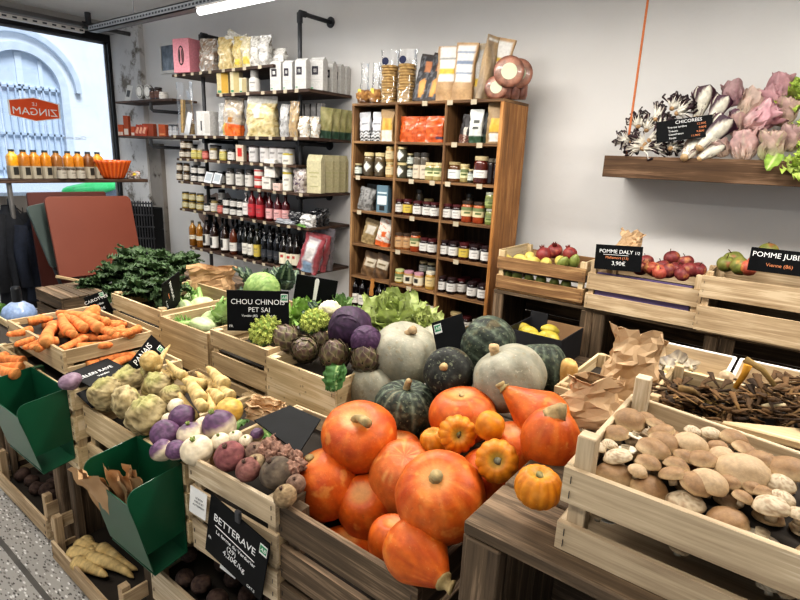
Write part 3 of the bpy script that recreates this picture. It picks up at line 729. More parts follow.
open_box('dark old box under the black box of lemons', -1.22, 2.36, 0, .46, .42, .572, m=GREY2)

# ================================================================== green bag bins hooked on the front row
GRN = mat('bin_green_steel', '#0e4a30', '#115036', scale=5, rough=.38, spec=.5, coat=.1)
def bag_bin(label, p, yaw=0, W=.235, D=.155, Dn=.10, H=.285, hang=.012):
    r = thing('bag_dispenser', label, 'bag dispenser', p, (0, 0, yaw), 'green steel bag dispensers')
    t = .0025
    def quad(nm, pts, n):
        n = V(n) * t
        pts = [V(q) for q in pts]
        m = MB(); k = len(pts)
        m._add(pts + [q + n for q in pts], [tuple(range(k)), tuple(reversed(range(k, 2*k)))] + [(i, i+k, (i+1) % k + k, (i+1) % k) for i in range(k)])
        return m.build(nm, GRN, r)
    # origin: top of the back plate, left end; -y is the aisle
    quad('back_plate', [(0, 0, 0), (W, 0, 0), (W, 0, -H), (0, 0, -H)], (0, -1, 0))
    def sidepts(x): 
        c = .03; o = []
        for i in range(6):
            a = PI / 2 * i / 5
            o.append((x, -D + c - c * math.sin(a), -c + .0 + c * math.cos(a)) if 0 else (x, -D + c - c * math.sin(a), -.012 - c + c * math.cos(a)))
        return [(x, 0, 0)] + o + [(x, -D + .004, -.07), (x, -Dn - .013, -H * .78), (x, 0, -H * .73)]
    quad('side_plate', sidepts(0), (1, 0, 0)); quad('side_plate', sidepts(W), (-1, 0, 0))
    quad('front_plate', [(0, -D + .003, -.055), (W, -D + .003, -.055), (W, -Dn - .004, -H + .0), (0, -Dn - .004, -H + .0)], (0, .9, .3))
    quad('base_plate', [(0, 0, -H), (W, 0, -H), (W, -Dn, -H - .015), (0, -Dn, -H - .015)], (0, 0, 1))
    for xx in (.01, W - .03):
        m = MB(); m.bx(xx, xx + .02, 0, .03, 0, .003); m.bx(xx, xx + .02, .027, .03, -.025, 0); m.build('hook', GRN, r)
    return r
B2 = V((-1.497, .703, .718)); B1 = V((-2.16, .662, .768))
bag_bin('green steel bag bin on the turnip crate, kraft bags inside', B2, yaw=.02)
bag_bin('green steel bag bin at the far end of the front row, empty', B1, yaw=.02, W=.285, D=.15, H=.26)
# kraft bags standing in the second bin
random.seed(5)
for k, (dx, dy, tilt, w_, h_) in enumerate(((.062, -.105, .42, .12, .21), (.10, -.085, .22, .11, .19), (.12, -.065, .12, .10, .18))):
    r = thing('kraft_bag', ['flat brown kraft bag leaning out over the front of the second green bin', 'crumpled brown kraft bag, middle one in the second green bin', 'crumpled brown kraft bag nearest the back of the second green bin'][k], 'paper bag', B2 + V((dx, dy, -.20)), (tilt, .05 * k, .25 - .2 * k), 'kraft bags in the green bin')
    m = MB(); sd = k * 9
    m.grid(lambda u, v: (V(((u - .5) * w_ * (1 - .25 * k * v * 0), .012 * fbm((u * 3, v * 3, sd), 1) + .01 * math.sin(u * 9 + sd) * v, v * h_ + .012 * fbm((u * 4, 0, sd + 3), 1) * v)), (1, 1, 1)), 10, 10)
    m.grid(lambda u, v: (V(((u - .5) * w_, .014 + .012 * fbm((u * 3, v * 3, sd + 5), 1), v * (h_ - .015) + .008 * fbm((u * 4, 0, sd + 7), 1) * v)), (1, 1, 1)), 10, 10)
    m.build('paper', KRAFT, r, smooth=True)

# ================================================================== chalkboard signs
def sign(label, w, h, loc, rot=None, quat=None, lines=(), sticker=None, border=False, group=None, stick=False, cat='sign', font=1):
    r = thing('price_sign', label, cat, loc, group=group)
    if quat: r.rotation_euler = quat.to_euler()
    elif rot: r.rotation_euler = rot
    MB().box((0, 0, 0), (w, .004, h)).build('board', BLACKB, r, bevel=.0008)
    for i, (s, sz, x, z, *c) in enumerate(lines):
        col = c[0] if c else CHALK; tl = c[1] if len(c) > 1 else 0
        if s == '_':
            m = MB(); m.tube([(x - sz / 2, -.0026, z), (x + sz / 2, -.0026, z + tl)], .0011, 5); m.build('lettering', col, r)
        else:
            text(s, sz, col, r, (x, -.0022, z), (PI/2, -tl, 0), ext=.0003)
    if sticker:
        x, z, s = sticker
        MB().box((x, -.0028, z), (s, .001, s * 1.15)).build('sticker', WHITEP, r)
        MB().box((x, -.0036, z + s * .06), (s * .84, .0008, s * .78)).build('sticker', mat('label_green', '#2f8a5c', rough=.6), r)
        text('AB', s * .6, WHITEP, r, (x, -.0042, z + s * .04), shear=.2, ext=.0002)
    return r
def axes(tl, tr, bl):
    ex = (tr - tl).normalized(); ez = (tl - bl); ez = (ez - ex * ez.dot(ex)).normalized(); ey = ez.cross(ex)
    return Matrix((ex, ey, ez)).transposed().to_quaternion()
def sign3(label, tl, tr, bl, **k):
    q = axes(tl, tr, bl); w = (tr - tl).length; h = (tl - bl).length
    return sign(label, w, h, (tr + bl) / 2, quat=q, **{a: (v(w, h) if callable(v) else v) for a, v in k.items()})
# beetroot sign clipped to the crate front
bx0 = P(211, 493, y=.684); bx1 = P(270, 544, y=.694); bx2 = P(206, 549, y=.682)
sign3('black chalk sign for beetroot clipped to the bleached crate front', bx0, bx1, bx2, lines=lambda w, h: [
    ('BETTERAVE', .031, -.01, .034), ('_', .15, -.005, .012, CHALK, -.006), ('La ferme du Verdurier', .0165, .0, -.006), ('(29)', .022, -.012, -.026), ('4,20€/kg', .0235, .0, -.048), ('CAT.2', .011, .07, -h/2 + .012), ('FR', .011, -w/2 + .014, -.04)],
    sticker=lambda w, h: (w/2 - .016, h/2 - .03, .026))
cl_ = thing('clip', 'small dark metal clip holding the beetroot sign', 'clip', (bx0 + bx1) / 2 + V((0, -.004, .0)))
MB().bx(-.009, .009, -.004, .006, -.012, .02).build('clip_body', IRON, cl_, bevel=.002)
for k, (a, lines) in enumerate((((198, 503, 22, 30), ['LE BON', 'MIEUX ET', 'AUTREMENT']), ((229, 563, 20, 26), []))):
    p = P(a[0], a[1], y=.685 if k == 0 else .70); r = thing('paper_note', ['white paper note with small print at the left of the beetroot sign', 'white paper note hanging out below the beetroot sign'][k], 'note', p, (-.05, .16 if k else .1, .125))
    MB().box((0, 0, 0), (a[2] * mpp(p) * 1.1, .0008, a[3] * mpp(p))).build('sheet', WHITEP, r)
    for i, s in enumerate(lines): text(s, .008, mat('ink', '#2b2b2d'), r, (.004, -.0008, .012 - .011 * i), ext=.0001)
# chinese cabbage sign
def face(px, py, y, w, h, label, yaw=0, tilt=0, roll=0, **k):
    c = P(px, py, y=y); s = mpp(c)
    return sign(label, w * s, h * s, c, rot=(tilt, roll, .65 + yaw), **k)
face(258, 311, 1.22, 62, 41, 'black chalk sign for chinese cabbage in front of the romanesco', yaw=.0, tilt=-.12, roll=-.02, lines=[
    ('CHOU CHINOIS', .0275, .0, .033), ('PET SAI', .025, .005, .004), ('Vendée (85)', .012, -.03, -.018), ('3,90€', .016, .045, -.02), ('FR.', .013, -.098, -.058)], sticker=(.098, .05, .026))
r = face(315.5, 291, 1.62, 41, 28, 'blank black sign with a white clip seen from behind above the romanesco', yaw=.12, tilt=0, roll=.16)
s = mpp(r.location)
MB().poly([(-.006, -.055), (.008, -.055), (.010, .048), (.005, .056), (-.004, .056), (-.009, .048)], .004).build('white_clip', WHITEP, r, loc=(.0, -.005, -.0))
# fennel sign, seen edge-on
sign3('narrow black chalk sign for fennel turned sideways', P(162, 284, y=1.19), P(179.5, 271, y=1.34), P(163, 318, y=1.19), lines=lambda w, h: [
    ('FENOUIL', .026, -.0, .015, CHALK, -PI/2 * 0 + -1.2), ('Italie', .014, -.03, .0, CHALKO, -1.2), ('€ 4,10', .015, -.055, -.03, CHALK, -1.2)])
# carrot sign
sign3('black chalk sign standing among the carrots', P(87, 297, y=1.08), P(107, 289.5, y=1.16), P(91, 321, y=1.08), lines=lambda w, h: [('CAROTTES', .021, 0, .03), ('Vendée', .015, 0, .005), ('2,40€', .018, 0, -.02)], sticker=lambda w, h: (w/2 - .015, h/2 - .016, .02))
# lying signs over crate F1
sign3('black chalk sign lying slanted against the carrot crate', P(127, 366, z=.84), P(150, 337, z=.90), P(147, 376, z=.79), lines=lambda w, h: [('PANAIS', .03, -.01, .02), ('3,20€', .022, .0, -.01, CHALKO)], sticker=lambda w, h: (w/2 - .02, -h/2 + .02, .022))
sign3('black chalk sign lying flat behind the celeriac', P(82, 371, z=.795), P(122, 356, z=.80), P(76, 392, z=.775), lines=lambda w, h: [('CÉLERI RAVE', .022, -.01, .01), ('Vendée', .014, .0, -.015)])
sign3('dark sign half hidden left of the celeriac', P(78, 393, z=.76), P(102, 383, z=.77), P(90, 409, z=.735), lines=lambda w, h: [('2,90€', .02, -.0, .0)])
# board on grey pumpkins
sign3('black sign with a pale sticker leaning on the grey pumpkins', P(440, 323, y=1.40), P(471, 313, y=1.42), P(430, 359, y=1.36), lines=lambda w, h: [], sticker=lambda w, h: (-w/2 + .02, h/2 - .025, .026))
q = [P(254, 420, z=.845), P(299, 453, z=.825), P(321, 419, z=.85), P(290, 405, z=.86)]
c = sum(q, V()) / 4; lb = thing('blank_sign', 'blank black board lying between the roots and the artichoke crate', 'sign', c)
MB().hexa([p - c - V((0, 0, .004)) for p in q] + [p - c for p in q]).build('board', BLACKB, lb, bevel=.0006)
# apple signs
c2 = face(618, 258, 2.775, 45, 25, 'black chalk sign on the crate of red apples', yaw=-.62, tilt=-.08, roll=.06 * -1, lines=[
    ('POMME DALY', .026, -.012, .03), ('_', .12, -.012, .014), ('Mallemort (13)', .018, -.005, -.0, CHALKO), ('3,90€', .028, .005, -.028)])
text('1/2', .02, CHALK, c2, (.088, -.0022, .028), (PI/2, 0, 0))
face(789, 263, 2.72, 68, 24, 'black chalk sign on the crate of mixed apples', yaw=-.62, tilt=-.1, roll=-.0, lines=[('POMME JUBILÉ', .030, -.035, .022), ('Vienne (86)', .020, -.03, -.018, CHALKO)])
# chicory sign
face(684, 129, 3.06, 50, 21, 'grey chalk sign standing among the chicory heads', yaw=-.45, tilt=-.15, roll=-.16, lines=[
    ('CHICORÉES', .022, .02, .036), ('Trévise tardive', .014, -.03, .014), ('Trévise', .014, -.048, -.004), ('Castelfranco', .013, -.035, -.02), ('Rosée', .013, -.05, -.038), ('12,90€', .014, .075, .016, CHALKO), ('9,80€', .014, .08, -.002, CHALKO), ('9,80€', .014, .07, -.02, CHALKO), ('11,90€', .014, .05, -.038, CHALKO)])
# ================================================================== vegetables
def upto(axis, spin=0):
    return V((0, 0, 1)).rotation_difference(V(axis).normalized()) @ Quaternion((0, 0, 1), spin)
TOCAM = lambda p: (EYE - V(p)).normalized()
def at(px, py, rpx, y):
    c = P(px, py, y=y); return c, rpx * mpp(c)
H = lambda h: lin(h)

def pumpkin_body(rx, rz, ribs, ribd, neck, dimple, style, seed, lump=.03):
    b = MB(); so = V((seed * 3.1, seed * 1.7, seed))
    def fn(t, p):
        st, ct = math.sin(t), math.cos(t)
        d = V((st * math.cos(p), st * math.sin(p), ct))
        lob = abs(math.sin(ribs * p / 2 + seed)) if ribs else 1
        rib = 1 - ribd * (1 - lob ** .6) * min(1, st * 1.6)
        r = rx * (st ** .82) * rib * (1 + lump * fbm(d * 1.3 + so, 1))
        z = rz * (abs(ct) ** .9) * (1 if ct > 0 else -1) * (1 + lump * fbm(d * 1.1 + so, 1))
        if ct > 0: z += neck * ct ** 4; r *= 1 - .62 * min(1, neck / rz) * ct ** 2
        z -= dimple * math.exp(-(st / .32) ** 2) * (1 if ct > 0 else -.6)
        n = fbm((d.x * 2 + so.x, d.y * 2 + so.y, d.z * 1.2), 1)
        n2 = fbm((math.cos(p) * 5 + so.x, math.sin(p) * 5, t * .9), 1)
        n3 = fbm(d * 9 + so, 1)
        if style == 'orange':
            c = mixc(H('#ab420f'), H('#cc6616'), .5 + .6 * n + .25 * n2)
            c = mixc(c, H('#cf7630'), sm(.25, .7, n2) * .5)
            c = mixc(c, H('#d08a3a'), sm(.45, .75, n) * .4)
            c = mixc(c, H('#c8955a'), sm(.93, 1.0, ct) * .8)
            if ribs: c = mixc(c, H('#dd8a45'), (1 - lob) ** 3 * .4)
        elif style == 'pale orange':
            c = mixc(H('#b04e1c'), H('#cc7230'), .5 + .6 * n); c = mixc(c, H('#d9a35e'), sm(.2, .6, n2) * .6)
        elif style == 'golden':
            c = mixc(H('#bf700f'), H('#d4891b'), .5 + .6 * n); c = mixc(c, H('#b4650c'), (1 - lob) ** 2 * .7); c = mixc(c, H('#8f8a3a'), sm(.92, 1.0, ct) * .6)
        elif style == 'grey':
            c = mixc(H('#82806f'), H('#a09c8a'), .5 + .7 * n); c = mixc(c, H('#a39a86'), sm(.2, .6, n3) * .35); c = mixc(c, H('#85877a'), (1 - lob) ** 3 * .5)
            c = mixc(c, H('#b4a78c'), sm(.3, .7, n2) * .3)
        elif style == 'dark':
            c = mixc(H('#1a201a'), H('#2f382d'), .5 + .8 * n); c = mixc(c, H('#6e7560'), sm(.2, .5, n3) * .55)
            c = mixc(c, H('#6e7a68'), (1 - lob) ** 3 * .8); c = mixc(c, H('#78562f'), sm(.55, .8, n2) * .35)
        elif style == 'blackish':
            c = mixc(H('#191a16'), H('#2b2d27'), .5 + .8 * n); c = mixc(c, H('#60655a'), sm(.3, .7, n3) * .35)
        else:
            c = mixc(H('#b98c4e'), H('#d3ab6c'), .5 + .6 * n)
        return V((r * math.cos(p), r * math.sin(p), z)), c
    b.sph(fn, 72 if ribs else 48, 32); return b
def stem_mesh(z0, ln, r, bend, c1, c2, seed):
    b = MB(); pts = []; rad = []; cols = []
    for i in range(8):
        u = i / 7
        pts.append((bend * u * u * ln, bend * .3 * u * u * ln, z0 + ln * u * (1 - .35 * abs(bend) * u)))
        rad.append(r * (1.7 - 1.5 * u if u < .45 else 1.0 + .35 * (u - .45)) * (1 + .12 * math.sin(seed + i)))
        cols.append(mixc(H(c1), H(c2), u + .3 * math.sin(i * 2.1 + seed)))
    return b.tube(pts, rad, 9, cols)
def pumpkin(label, px, py, rx, rz, y, axis, style='orange', ribs=0, ribd=.0, neck=0, dimple=.012, seed=1, stem=(.035, .011, .4), spin=0, sc=('#8d7a52', '#a8946a'), cat='pumpkin', group=None, pos=None, name='pumpkin'):
    c = V(pos) if pos else P(px, py, y=y); s = mpp(c)
    o = pumpkin_body(rx * s, rz * s, ribs, ribd, neck * rz * s, dimple, style, seed).build(name, SKING if style in ('orange', 'golden', 'pale orange') else SKIND if style in ('dark', 'blackish') else SKINP, None, smooth=True)
    tag(o, label, cat, group)
    put(o, c, quat=upto(axis, spin))
    if stem:
        stem_mesh(rz * s * (1 + neck) - dimple * 1.2 - .006, stem[0], stem[1], stem[2], sc[0], sc[1], seed).build('stem', SKINM, o, smooth=True)
    return o
G1 = 'orange pumpkins in the grey crate'; G2 = 'small golden pumpkins'; G3 = 'green and grey pumpkins'
pumpkin('squat orange pumpkin with a curved dry stem, topmost at the left of the heap', 359, 436, 38.5, 29, .98, (.1, -.35, 1), seed=2, stem=(.06, .010, -1.0), spin=2.6, group=G1, dimple=.014)
pumpkin('round orange pumpkin at the left corner of the grey crate beside the beetroot', 325, 484, 34, 34, .885, (-.35, -.25, .75), seed=3, stem=(.016, .010, .2), group=G1, dimple=.008)
pumpkin('dark orange pumpkin sunk between the left round one and the largest one', 369, 508, 31, 36, .93, (.1, -.5, .8), seed=4, stem=None, group=G1)
pumpkin('largest orange pumpkin, with its stem facing the front, in the grey crate', 440, 497, 45, 43, .845, (.12, -.45, .8), seed=5, stem=(.022, .012, .15), group=G1, ribs=12, ribd=.025, dimple=.012)
pumpkin('pale orange pumpkin half hidden behind the left of the largest one', 404, 480, 36, 41, .99, (.2, -.3, 1), style='pale orange', seed=6, stem=None, group=G1)
pumpkin('teardrop orange pumpkin lying in front of the largest, stem to the right', 416, 550, 33, 30, .765, (.93, -.28, -.10), seed=7, neck=.55, dimple=0, stem=(.022, .011, .2), group=G1, spin=1)
pumpkin('flat orange pumpkin behind the small golden ones', 463, 415, 34, 26, 1.16, (-.1, -.1, 1), seed=8, stem=(.012, .008, .2), group=G1)
pumpkin('orange pumpkin with a pale pointed neck turned left, below the grey pumpkin', 541, 417, 28, 27, 1.12, (-.93, -.1, .45), seed=9, neck=.75, dimple=0, stem=(.02, .010, .2), group=G1)
pumpkin('orange pumpkin with a thick corky stem next to the mushroom crate', 550, 440, 29.5, 31, .99, (.12, -.1, 1), seed=10, neck=.12, stem=(.018, .017, 1.0), group=G1, dimple=.004, sc=('#b09468', '#8d7a58'))
pumpkin('red orange pumpkin peeping out behind the golden pumpkins', 511, 452, 27, 30, 1.06, (0, -.2, 1), seed=11, stem=None, group=G1)
pumpkin('orange pumpkin low in the heap above the old box', 488, 478, 30, 28, .99, (0, 0, 1), seed=12, stem=None, group=G1)
pumpkin('shadowed orange pumpkin low at the back, left of the dark green one', 398, 456, 26, 25, 1.06, (0, 0, 1), seed=13, stem=None, group=G1)
pumpkin('orange pumpkin showing low between the crate slats', 345, 560, 36, 28, .845, (0, 0, 1), seed=14, stem=None, group=G1)
pumpkin('orange pumpkin wedged under the teardrop one', 392, 540, 24, 24, .84, (0, 0, 1), seed=15, stem=None, group=G1)
pumpkin('upper left of the small golden pumpkins, ribbed with a dark stem', 457.5, 434, 19.5, 17, 1.0, (.5, -.75, .45), style='golden', ribs=12, ribd=.09, seed=1, stem=(.012, .006, .3), group=G2, sc=('#5c5a38', '#7a7450'))
pumpkin('smallest smooth golden pumpkin, right of the upper ribbed one', 490, 426, 14.5, 14.5, 1.01, (.2, .1, 1), style='golden', ribs=0, seed=2, stem=None, group=G2, dimple=.002)
pumpkin('golden pumpkin partly behind the upper ribbed one, at its left', 434, 441, 14, 13, 1.05, (-.3, -.3, 1), style='golden', ribs=12, ribd=.07, seed=3, stem=None, group=G2)
pumpkin('ribbed golden pumpkin with a grey stem facing forward, above the old box', 497, 461, 22, 19, .915, (.3, -.75, .5), style='golden', ribs=12, ribd=.08, seed=4, stem=(.016, .0065, .4), group=G2, sc=('#5c5a48', '#85806a'))
pumpkin('yellow golden pumpkin standing on the old box before the mushroom crate', 538, 487, 23.5, 20, .765, (.05, -.05, 1), style='golden', ribs=14, ribd=.08, seed=5, stem=(.012, .008, .2), group=G2, sc=('#6a6640', '#8a8258'))
# green and grey ones
pumpkin('pale grey pumpkin with a tan stem, left below the leaning sign', 405, 354, 35, 29, 1.40, (.25, -.15, 1), style='grey', ribs=10, ribd=.02, seed=21, stem=(.035, .012, .5), group=G3, sc=('#8f7a5c', '#b39a78'))
pumpkin('large pale grey pumpkin with a cream stem, below the lemons', 509, 378, 37.5, 31, 1.29, (-.55, -.2, .85), style='grey', ribs=10, ribd=.03, seed=22, stem=(.035, .012, .3), group=G3, sc=('#a58a66', '#c9ae84'), neck=.05)
pumpkin('dark green ribbed pumpkin with an upright stem, beside the red pumpkins', 406, 409, 32.5, 27.5, 1.17, (.05, -.1, 1), style='dark', ribs=12, ribd=.035, seed=23, stem=(.04, .0085, .2), group=G3, sc=('#8a7a58', '#a8936c'))
pumpkin('small blackish pumpkin with its stem facing the front', 449, 373, 25.5, 23, 1.24, (.15, -.75, .55), style='blackish', seed=24, stem=(.014, .010, .3), group=G3, sc=('#9a8058', '#b39a70'), dimple=.006)
pumpkin('dark green striped pumpkin lying on its side above the blackish one', 487, 345, 30, 26, 1.46, (-.85, -.1, .40), style='dark', ribs=12, ribd=.05, seed=25, stem=(.03, .010, .3), group=G3, sc=('#9a8058', '#b39a70'))
pumpkin('dark warty pumpkin behind the right of the large grey one', 541, 368, 26, 26, 1.42, (-.2, .2, 1), style='dark', ribs=14, ribd=.05, seed=26, stem=None, group=G3)
pumpkin('grey pumpkin low at the left beside the artichoke crate', 374, 388, 25, 26, 1.30, (0, -.1, 1), style='grey', ribs=10, ribd=.03, seed=27, stem=(.02, .010, .4), group=G3, sc=('#8f7a5c', '#b39a78'))
pumpkin('grey pumpkin low in the middle under the blackish one', 455, 402, 30, 26, 1.30, (0, -.2, 1), style='grey', ribs=10, ribd=.03, seed=28, stem=None, group=G3)
pumpkin('tan butternut squash at the right end of the pumpkins', 563, 380, 11, 26, 1.42, (.3, -.1, 1), style='tan', seed=29, stem=None, group=G3, name='butternut_squash', cat='squash')
pumpkin('grey green pumpkin filling the middle of the heap behind the black sign', 440, 345, 24, 20, 1.60, (0, 0, 1), style='grey', ribs=10, ribd=.03, seed=30, stem=None, group=G3)

# ---------------------------------------------------------------- roots
def root_veg(ln, r, tip, c, seed, rings=.06, bend=.1, crown='#7d6c3c', n=14, crownr=.72):
    """carrot or parsnip along +x from the crown at 0"""
    b = MB(); pts = []; rad = []; cols = []
    for i in range(n + 1):
        u = i / n
        pts.append((ln * u, bend * ln * math.sin(u * 2.6 + seed) * u, bend * .6 * ln * math.sin(u * 3.1 + seed * 2) * u))
        rr = r * (sm(-.02, .06, u) * (1 - crownr) + crownr) * ((1 - u) ** .55 * (1 - tip) + tip) * (1 + rings * noise.noise(V((u * 14, seed, 0)))) if u < 1 else r * tip * .5
        rad.append(max(rr, .0012)); q = .5 + .9 * noise.noise(V((u * 6, seed * 2, 3)))
        cc = mixc(H(c[0]), H(c[1]), q); cc = mixc(H(crown), cc, sm(-.02, .035, u) * .75 + .25); cols.append(cc)
    return b.tube(pts, rad, 10, cols)
def lay(o, a, b_):
    """put a root with its crown at a pointing to b_"""
    d = (V(b_) - V(a)).normalized()
    o.location = a; o.rotation_euler = V((1, 0, 0)).rotation_difference(d).to_euler()
    return o
random.seed(31)
car = [root_veg(.19, .0225, .42, ('#cc7238', '#df9058'), k, bend=.05).build('carrot', SKINM, None, smooth=True) for k in range(4)]
used = [0] * 4
ci = []
CARZ = (.862, .73, .10)
for a, b_ in (((97, 320), (56, 312)), ((96, 306), (60, 331)), ((98, 308), (46, 321)), ((65, 316), (75, 322)), ((58, 337), (28, 345)), ((48, 334), (22, 341)), ((70, 333), (57, 315)), ((55, 322), (43, 340)), ((60, 344), (88, 331)), ((46, 344), (52, 322)), ((32, 326), (14, 331)), ((40, 332), (14, 340)), ((100, 329), (79, 314)), ((108, 320), (92, 312)), ((112, 325), (96, 322)), ((85, 329), (68, 318)), ((140, 325), (125, 331)), ((120, 330), (104, 331)), ((75, 335), (60, 329)), ((114, 331), (95, 327)), ((132, 329), (112, 324)), ((28, 322), (48, 318)), ((36, 346), (50, 338))):
    k = len(ci) % 4
    o = car[k] if not used[k] else dup(car[k]); used[k] = 1
    A, B = PS(a[0], a[1], *CARZ), PS(b_[0], b_[1], *CARZ)
    off = V((0, 0, .012 * (len(ci) % 3)))
    lay(o, A - off, B - off); s = max(.45, min(1.25, (B - A).length / .19)); o.scale = (s, min(1.1, max(.75, s)), min(1.1, max(.75, s)))
    ci.append((o, 'orange carrot'))
random.seed(90)
for i in range(16):
    o = dup(car[i % 4]); x, y = -2.47 + .06 * (i % 8), .79 + .13 * (i // 8); A = V((x, y + U(-.02, .02), .838)); lay(o, A, A + V((U(-.08, .08), U(.05, .1), 0))); o.scale = (.62, .85, .85); ci.append((o, 'orange carrot'))
label_heap(ci, 'in the crate beside the kale', 'carrot', 'carrots in the pale crate')
ci = []
for a, b_ in (((24, 362), (4, 359)), ((22, 368), (3, 366)), ((17, 374), (1, 371)), ((8, 356), (-8, 361))):
    o = dup(car[len(ci) % 4]); A, B = P(*a, z=.757), P(*b_, z=.757); lay(o, A, B); o.scale = (.55, 1, 1); ci.append((o, 'short orange carrot'))
label_heap(ci, 'behind the far green bin', 'carrot', 'carrots behind the far green bin')
ci = []
for a, b_ in (((98, 362), (122, 357)), ((112, 366), (138, 352)), ((86, 366), (104, 360))):
    o = dup(car[len(ci) % 4]); A, B = P(*a, z=.78), P(*b_, z=.78); lay(o, A, B); o.scale = (.7, .8, .8); ci.append((o, 'dark orange carrot'))
label_heap(ci, 'glimpsed below the carrot crate slat', 'carrot', 'carrots under the signs')
CREAM = ('#b79a63', '#d3ba86')
par = [root_veg(.22, .0225, .10, CREAM, k + 7, rings=.06, bend=.07, crown='#8a7a4a').build('parsnip', SKINM, None, smooth=True) for k in range(4)]
used = [0] * 4; ci = []
PZ = (.80, .80, .34)
for a, b_, sc in (((157, 372), (168, 349), .7), ((206, 384), (168, 371), 1.0), ((196, 412), (173, 385), .75), ((202, 404), (183, 383), 1.35), ((212, 411), (211, 376), .75), ((209, 385), (222, 372), .55), ((226, 388), (207, 376), 1.3), ((222, 400), (206, 390), 1.2), ((197, 385), (172, 380), .8), ((185, 379), (166, 366), .9), ((232, 396), (214, 388), 1.2), ((192, 376), (212, 379), .7), ((205, 412), (192, 392), 1.0), ((218, 384), (196, 374), .9), ((175, 372), (155, 367), .8)):
    k = len(ci) % 4
    o = par[k] if not used[k] else dup(par[k]); used[k] = 1
    A, B = PS(*a, *PZ), PS(*b_, *PZ); off = V((0, 0, .014 * (len(ci) % 3) - .01))
    lay(o, A - off, B - off); o.scale = ((B - A).length / .22 * 1.12, sc * .82, sc * .82); ci.append((o, 'cream parsnip'))
label_heap(ci, 'heaped behind the turnips', 'parsnip', 'parsnips behind the turnips')
ci = []
for a, b_ in (((70, 552), (112, 566)), ((76, 545), (124, 556)), ((84, 540), (100, 560)), ((100, 548), (134, 566)), ((88, 558), (130, 573)), ((74, 562), (108, 572))):
    o = dup(par[len(ci) % 4]); A, B = P(*a, z=.11), P(*b_, z=.10); lay(o, A, B); o.scale = ((B - A).length / .22 * 1.1, 1.25, 1.25); ci.append((o, 'dusty cream parsnip'))
label_heap(ci, 'in the crate on the floor', 'parsnip', 'parsnips in the floor crate')

def round_veg(r, sq, colfn, seed, lump=.06, pinch=.0, nu=28, nv=20, fine=0):
    b = MB(); so = V((seed * 2.3, seed * 5.1, seed * .7))
    def fn(t, p):
        st, ct = math.sin(t), math.cos(t); d = V((st * math.cos(p), st * math.sin(p), ct))
        k = 1 + lump * fbm(d * 1.6 + so, 1) + (fine * fbm(d * 6 + so, 1) if fine else 0)
        z = ct * sq * r * k
        if ct < 0 and pinch: z -= pinch * r * (-ct) ** 8
        if ct > 0: z -= .12 * r * math.exp(-(st / .3) ** 2)
        return V((st * math.cos(p) * r * k, st * math.sin(p) * r * k, z)), colfn(d, so)
    return b.sph(fn, nu, nv)
def tail(r, ln, c): 
    b = MB(); return b.tube([(0, 0, -r * .9), (.1 * ln, 0, -r - ln * .5), (.35 * ln, .1 * ln, -r - ln)], [r * .14, r * .06, .0012], 7, [H(c)] * 3)
def veg(name, label, cat, px, py, rpx, y, axis, colfn, seed, sq=.9, lump=.06, pinch=.15, mt=None, group=None, fine=0, pz=None, tailc=None, spin=0, back=.5, crown=None, sx=1):
    c = PS(px, py, *pz) if pz else P(px, py, y=y); r = rpx * mpp(c)
    o = round_veg(r, sq, colfn, seed, lump, pinch, fine=fine).build(name, mt or SKIN, None, smooth=True)
    tag(o, label, cat, group); put(o, c, quat=upto(axis, spin))
    if sx != 1: o.scale = (sx, 1, 1)
    if tailc: tail(r * sq, r * .9, tailc).build('root_tail', SKINM, o, smooth=True)
    if crown:
        b = MB()
        for k in range(4): b.tube([(0, 0, sq * r * .8), (r * .14 * math.cos(k * 1.6), r * .14 * math.sin(k * 1.6), sq * r * 1.02 + r * .12)], [r * .1, r * .06], 6, [H(crown)] * 2)
        b.build('leaf_stub', SKINM, o, smooth=True)
    return o
def c_cel(d, s):
    n = fbm(d * 3 + s, 1); n2 = fbm(d * 8 + s, 1)
    c = mixc(H('#8d7c56'), H('#c0b088'), .5 + .8 * n); c = mixc(c, H('#54462b'), sm(.05, .35, n2) * .8); return mixc(c, H('#a5a765'), sm(.6, 1, d.z) * .55)
GC = 'knobbly celeriac'
for a in (('pale green-topped celeriac at the left rear of its crate', 106.5, 394, 15.5, (-.2, -.3, 1), 1, 1.05), ('oval celeriac at the front of the crate, over the warped slat', 127, 403, 18, (.2, .9, .3), 2, .78), ('brown spotted celeriac behind the oval one', 128, 380.5, 16.5, (0, -.3, 1), 3, .8),
          ('celeriac with a bright green crown beside the parsnips', 158, 386, 14.5, (.1, -.5, .9), 4, .95), ('large rough celeriac in the middle next to the purple turnips', 148, 415, 20, (0, -.2, 1), 5, 1.0), ('small pitted celeriac below the lying sign', 145, 375, 9, (.1, -.8, .5), 6, .9), ('celeriac low between the green-crowned one and the parsnips', 172, 396, 12, (0, 0, 1), 7, .9)):
    veg('celeriac', a[0], 'celeriac', a[1], a[2], a[3], 0, a[4], c_cel, a[5], sq=a[6], lump=.16, mt=SKINM, group=GC, fine=.11, pz=(.765, .74, .26), pinch=0)
veg('round_parsnip', 'round cream parsnip crown lying on the slanted black sign', 'parsnip', 151, 361, 10, 0, (-.4, -.6, .6), lambda d, s: mixc(H('#a98c55'), H('#d0b67e'), .5 + fbm(d * 4 + s, 1)), 9, sq=1.1, mt=SKINM, pz=(.86, .9, .2), lump=.1)
veg('red_onion', 'dull purple onion at the corner of the front crate', 'onion', 70, 381, 11, 0, (-.3, -.2, 1), lambda d, s: mixc(H('#6e5566'), H('#97808e'), .5 + fbm((d.x * 6, d.y * 6, d.z), 1)), 10, sq=.72, mt=SKIN, pz=(.80, .70, 0), lump=.03)
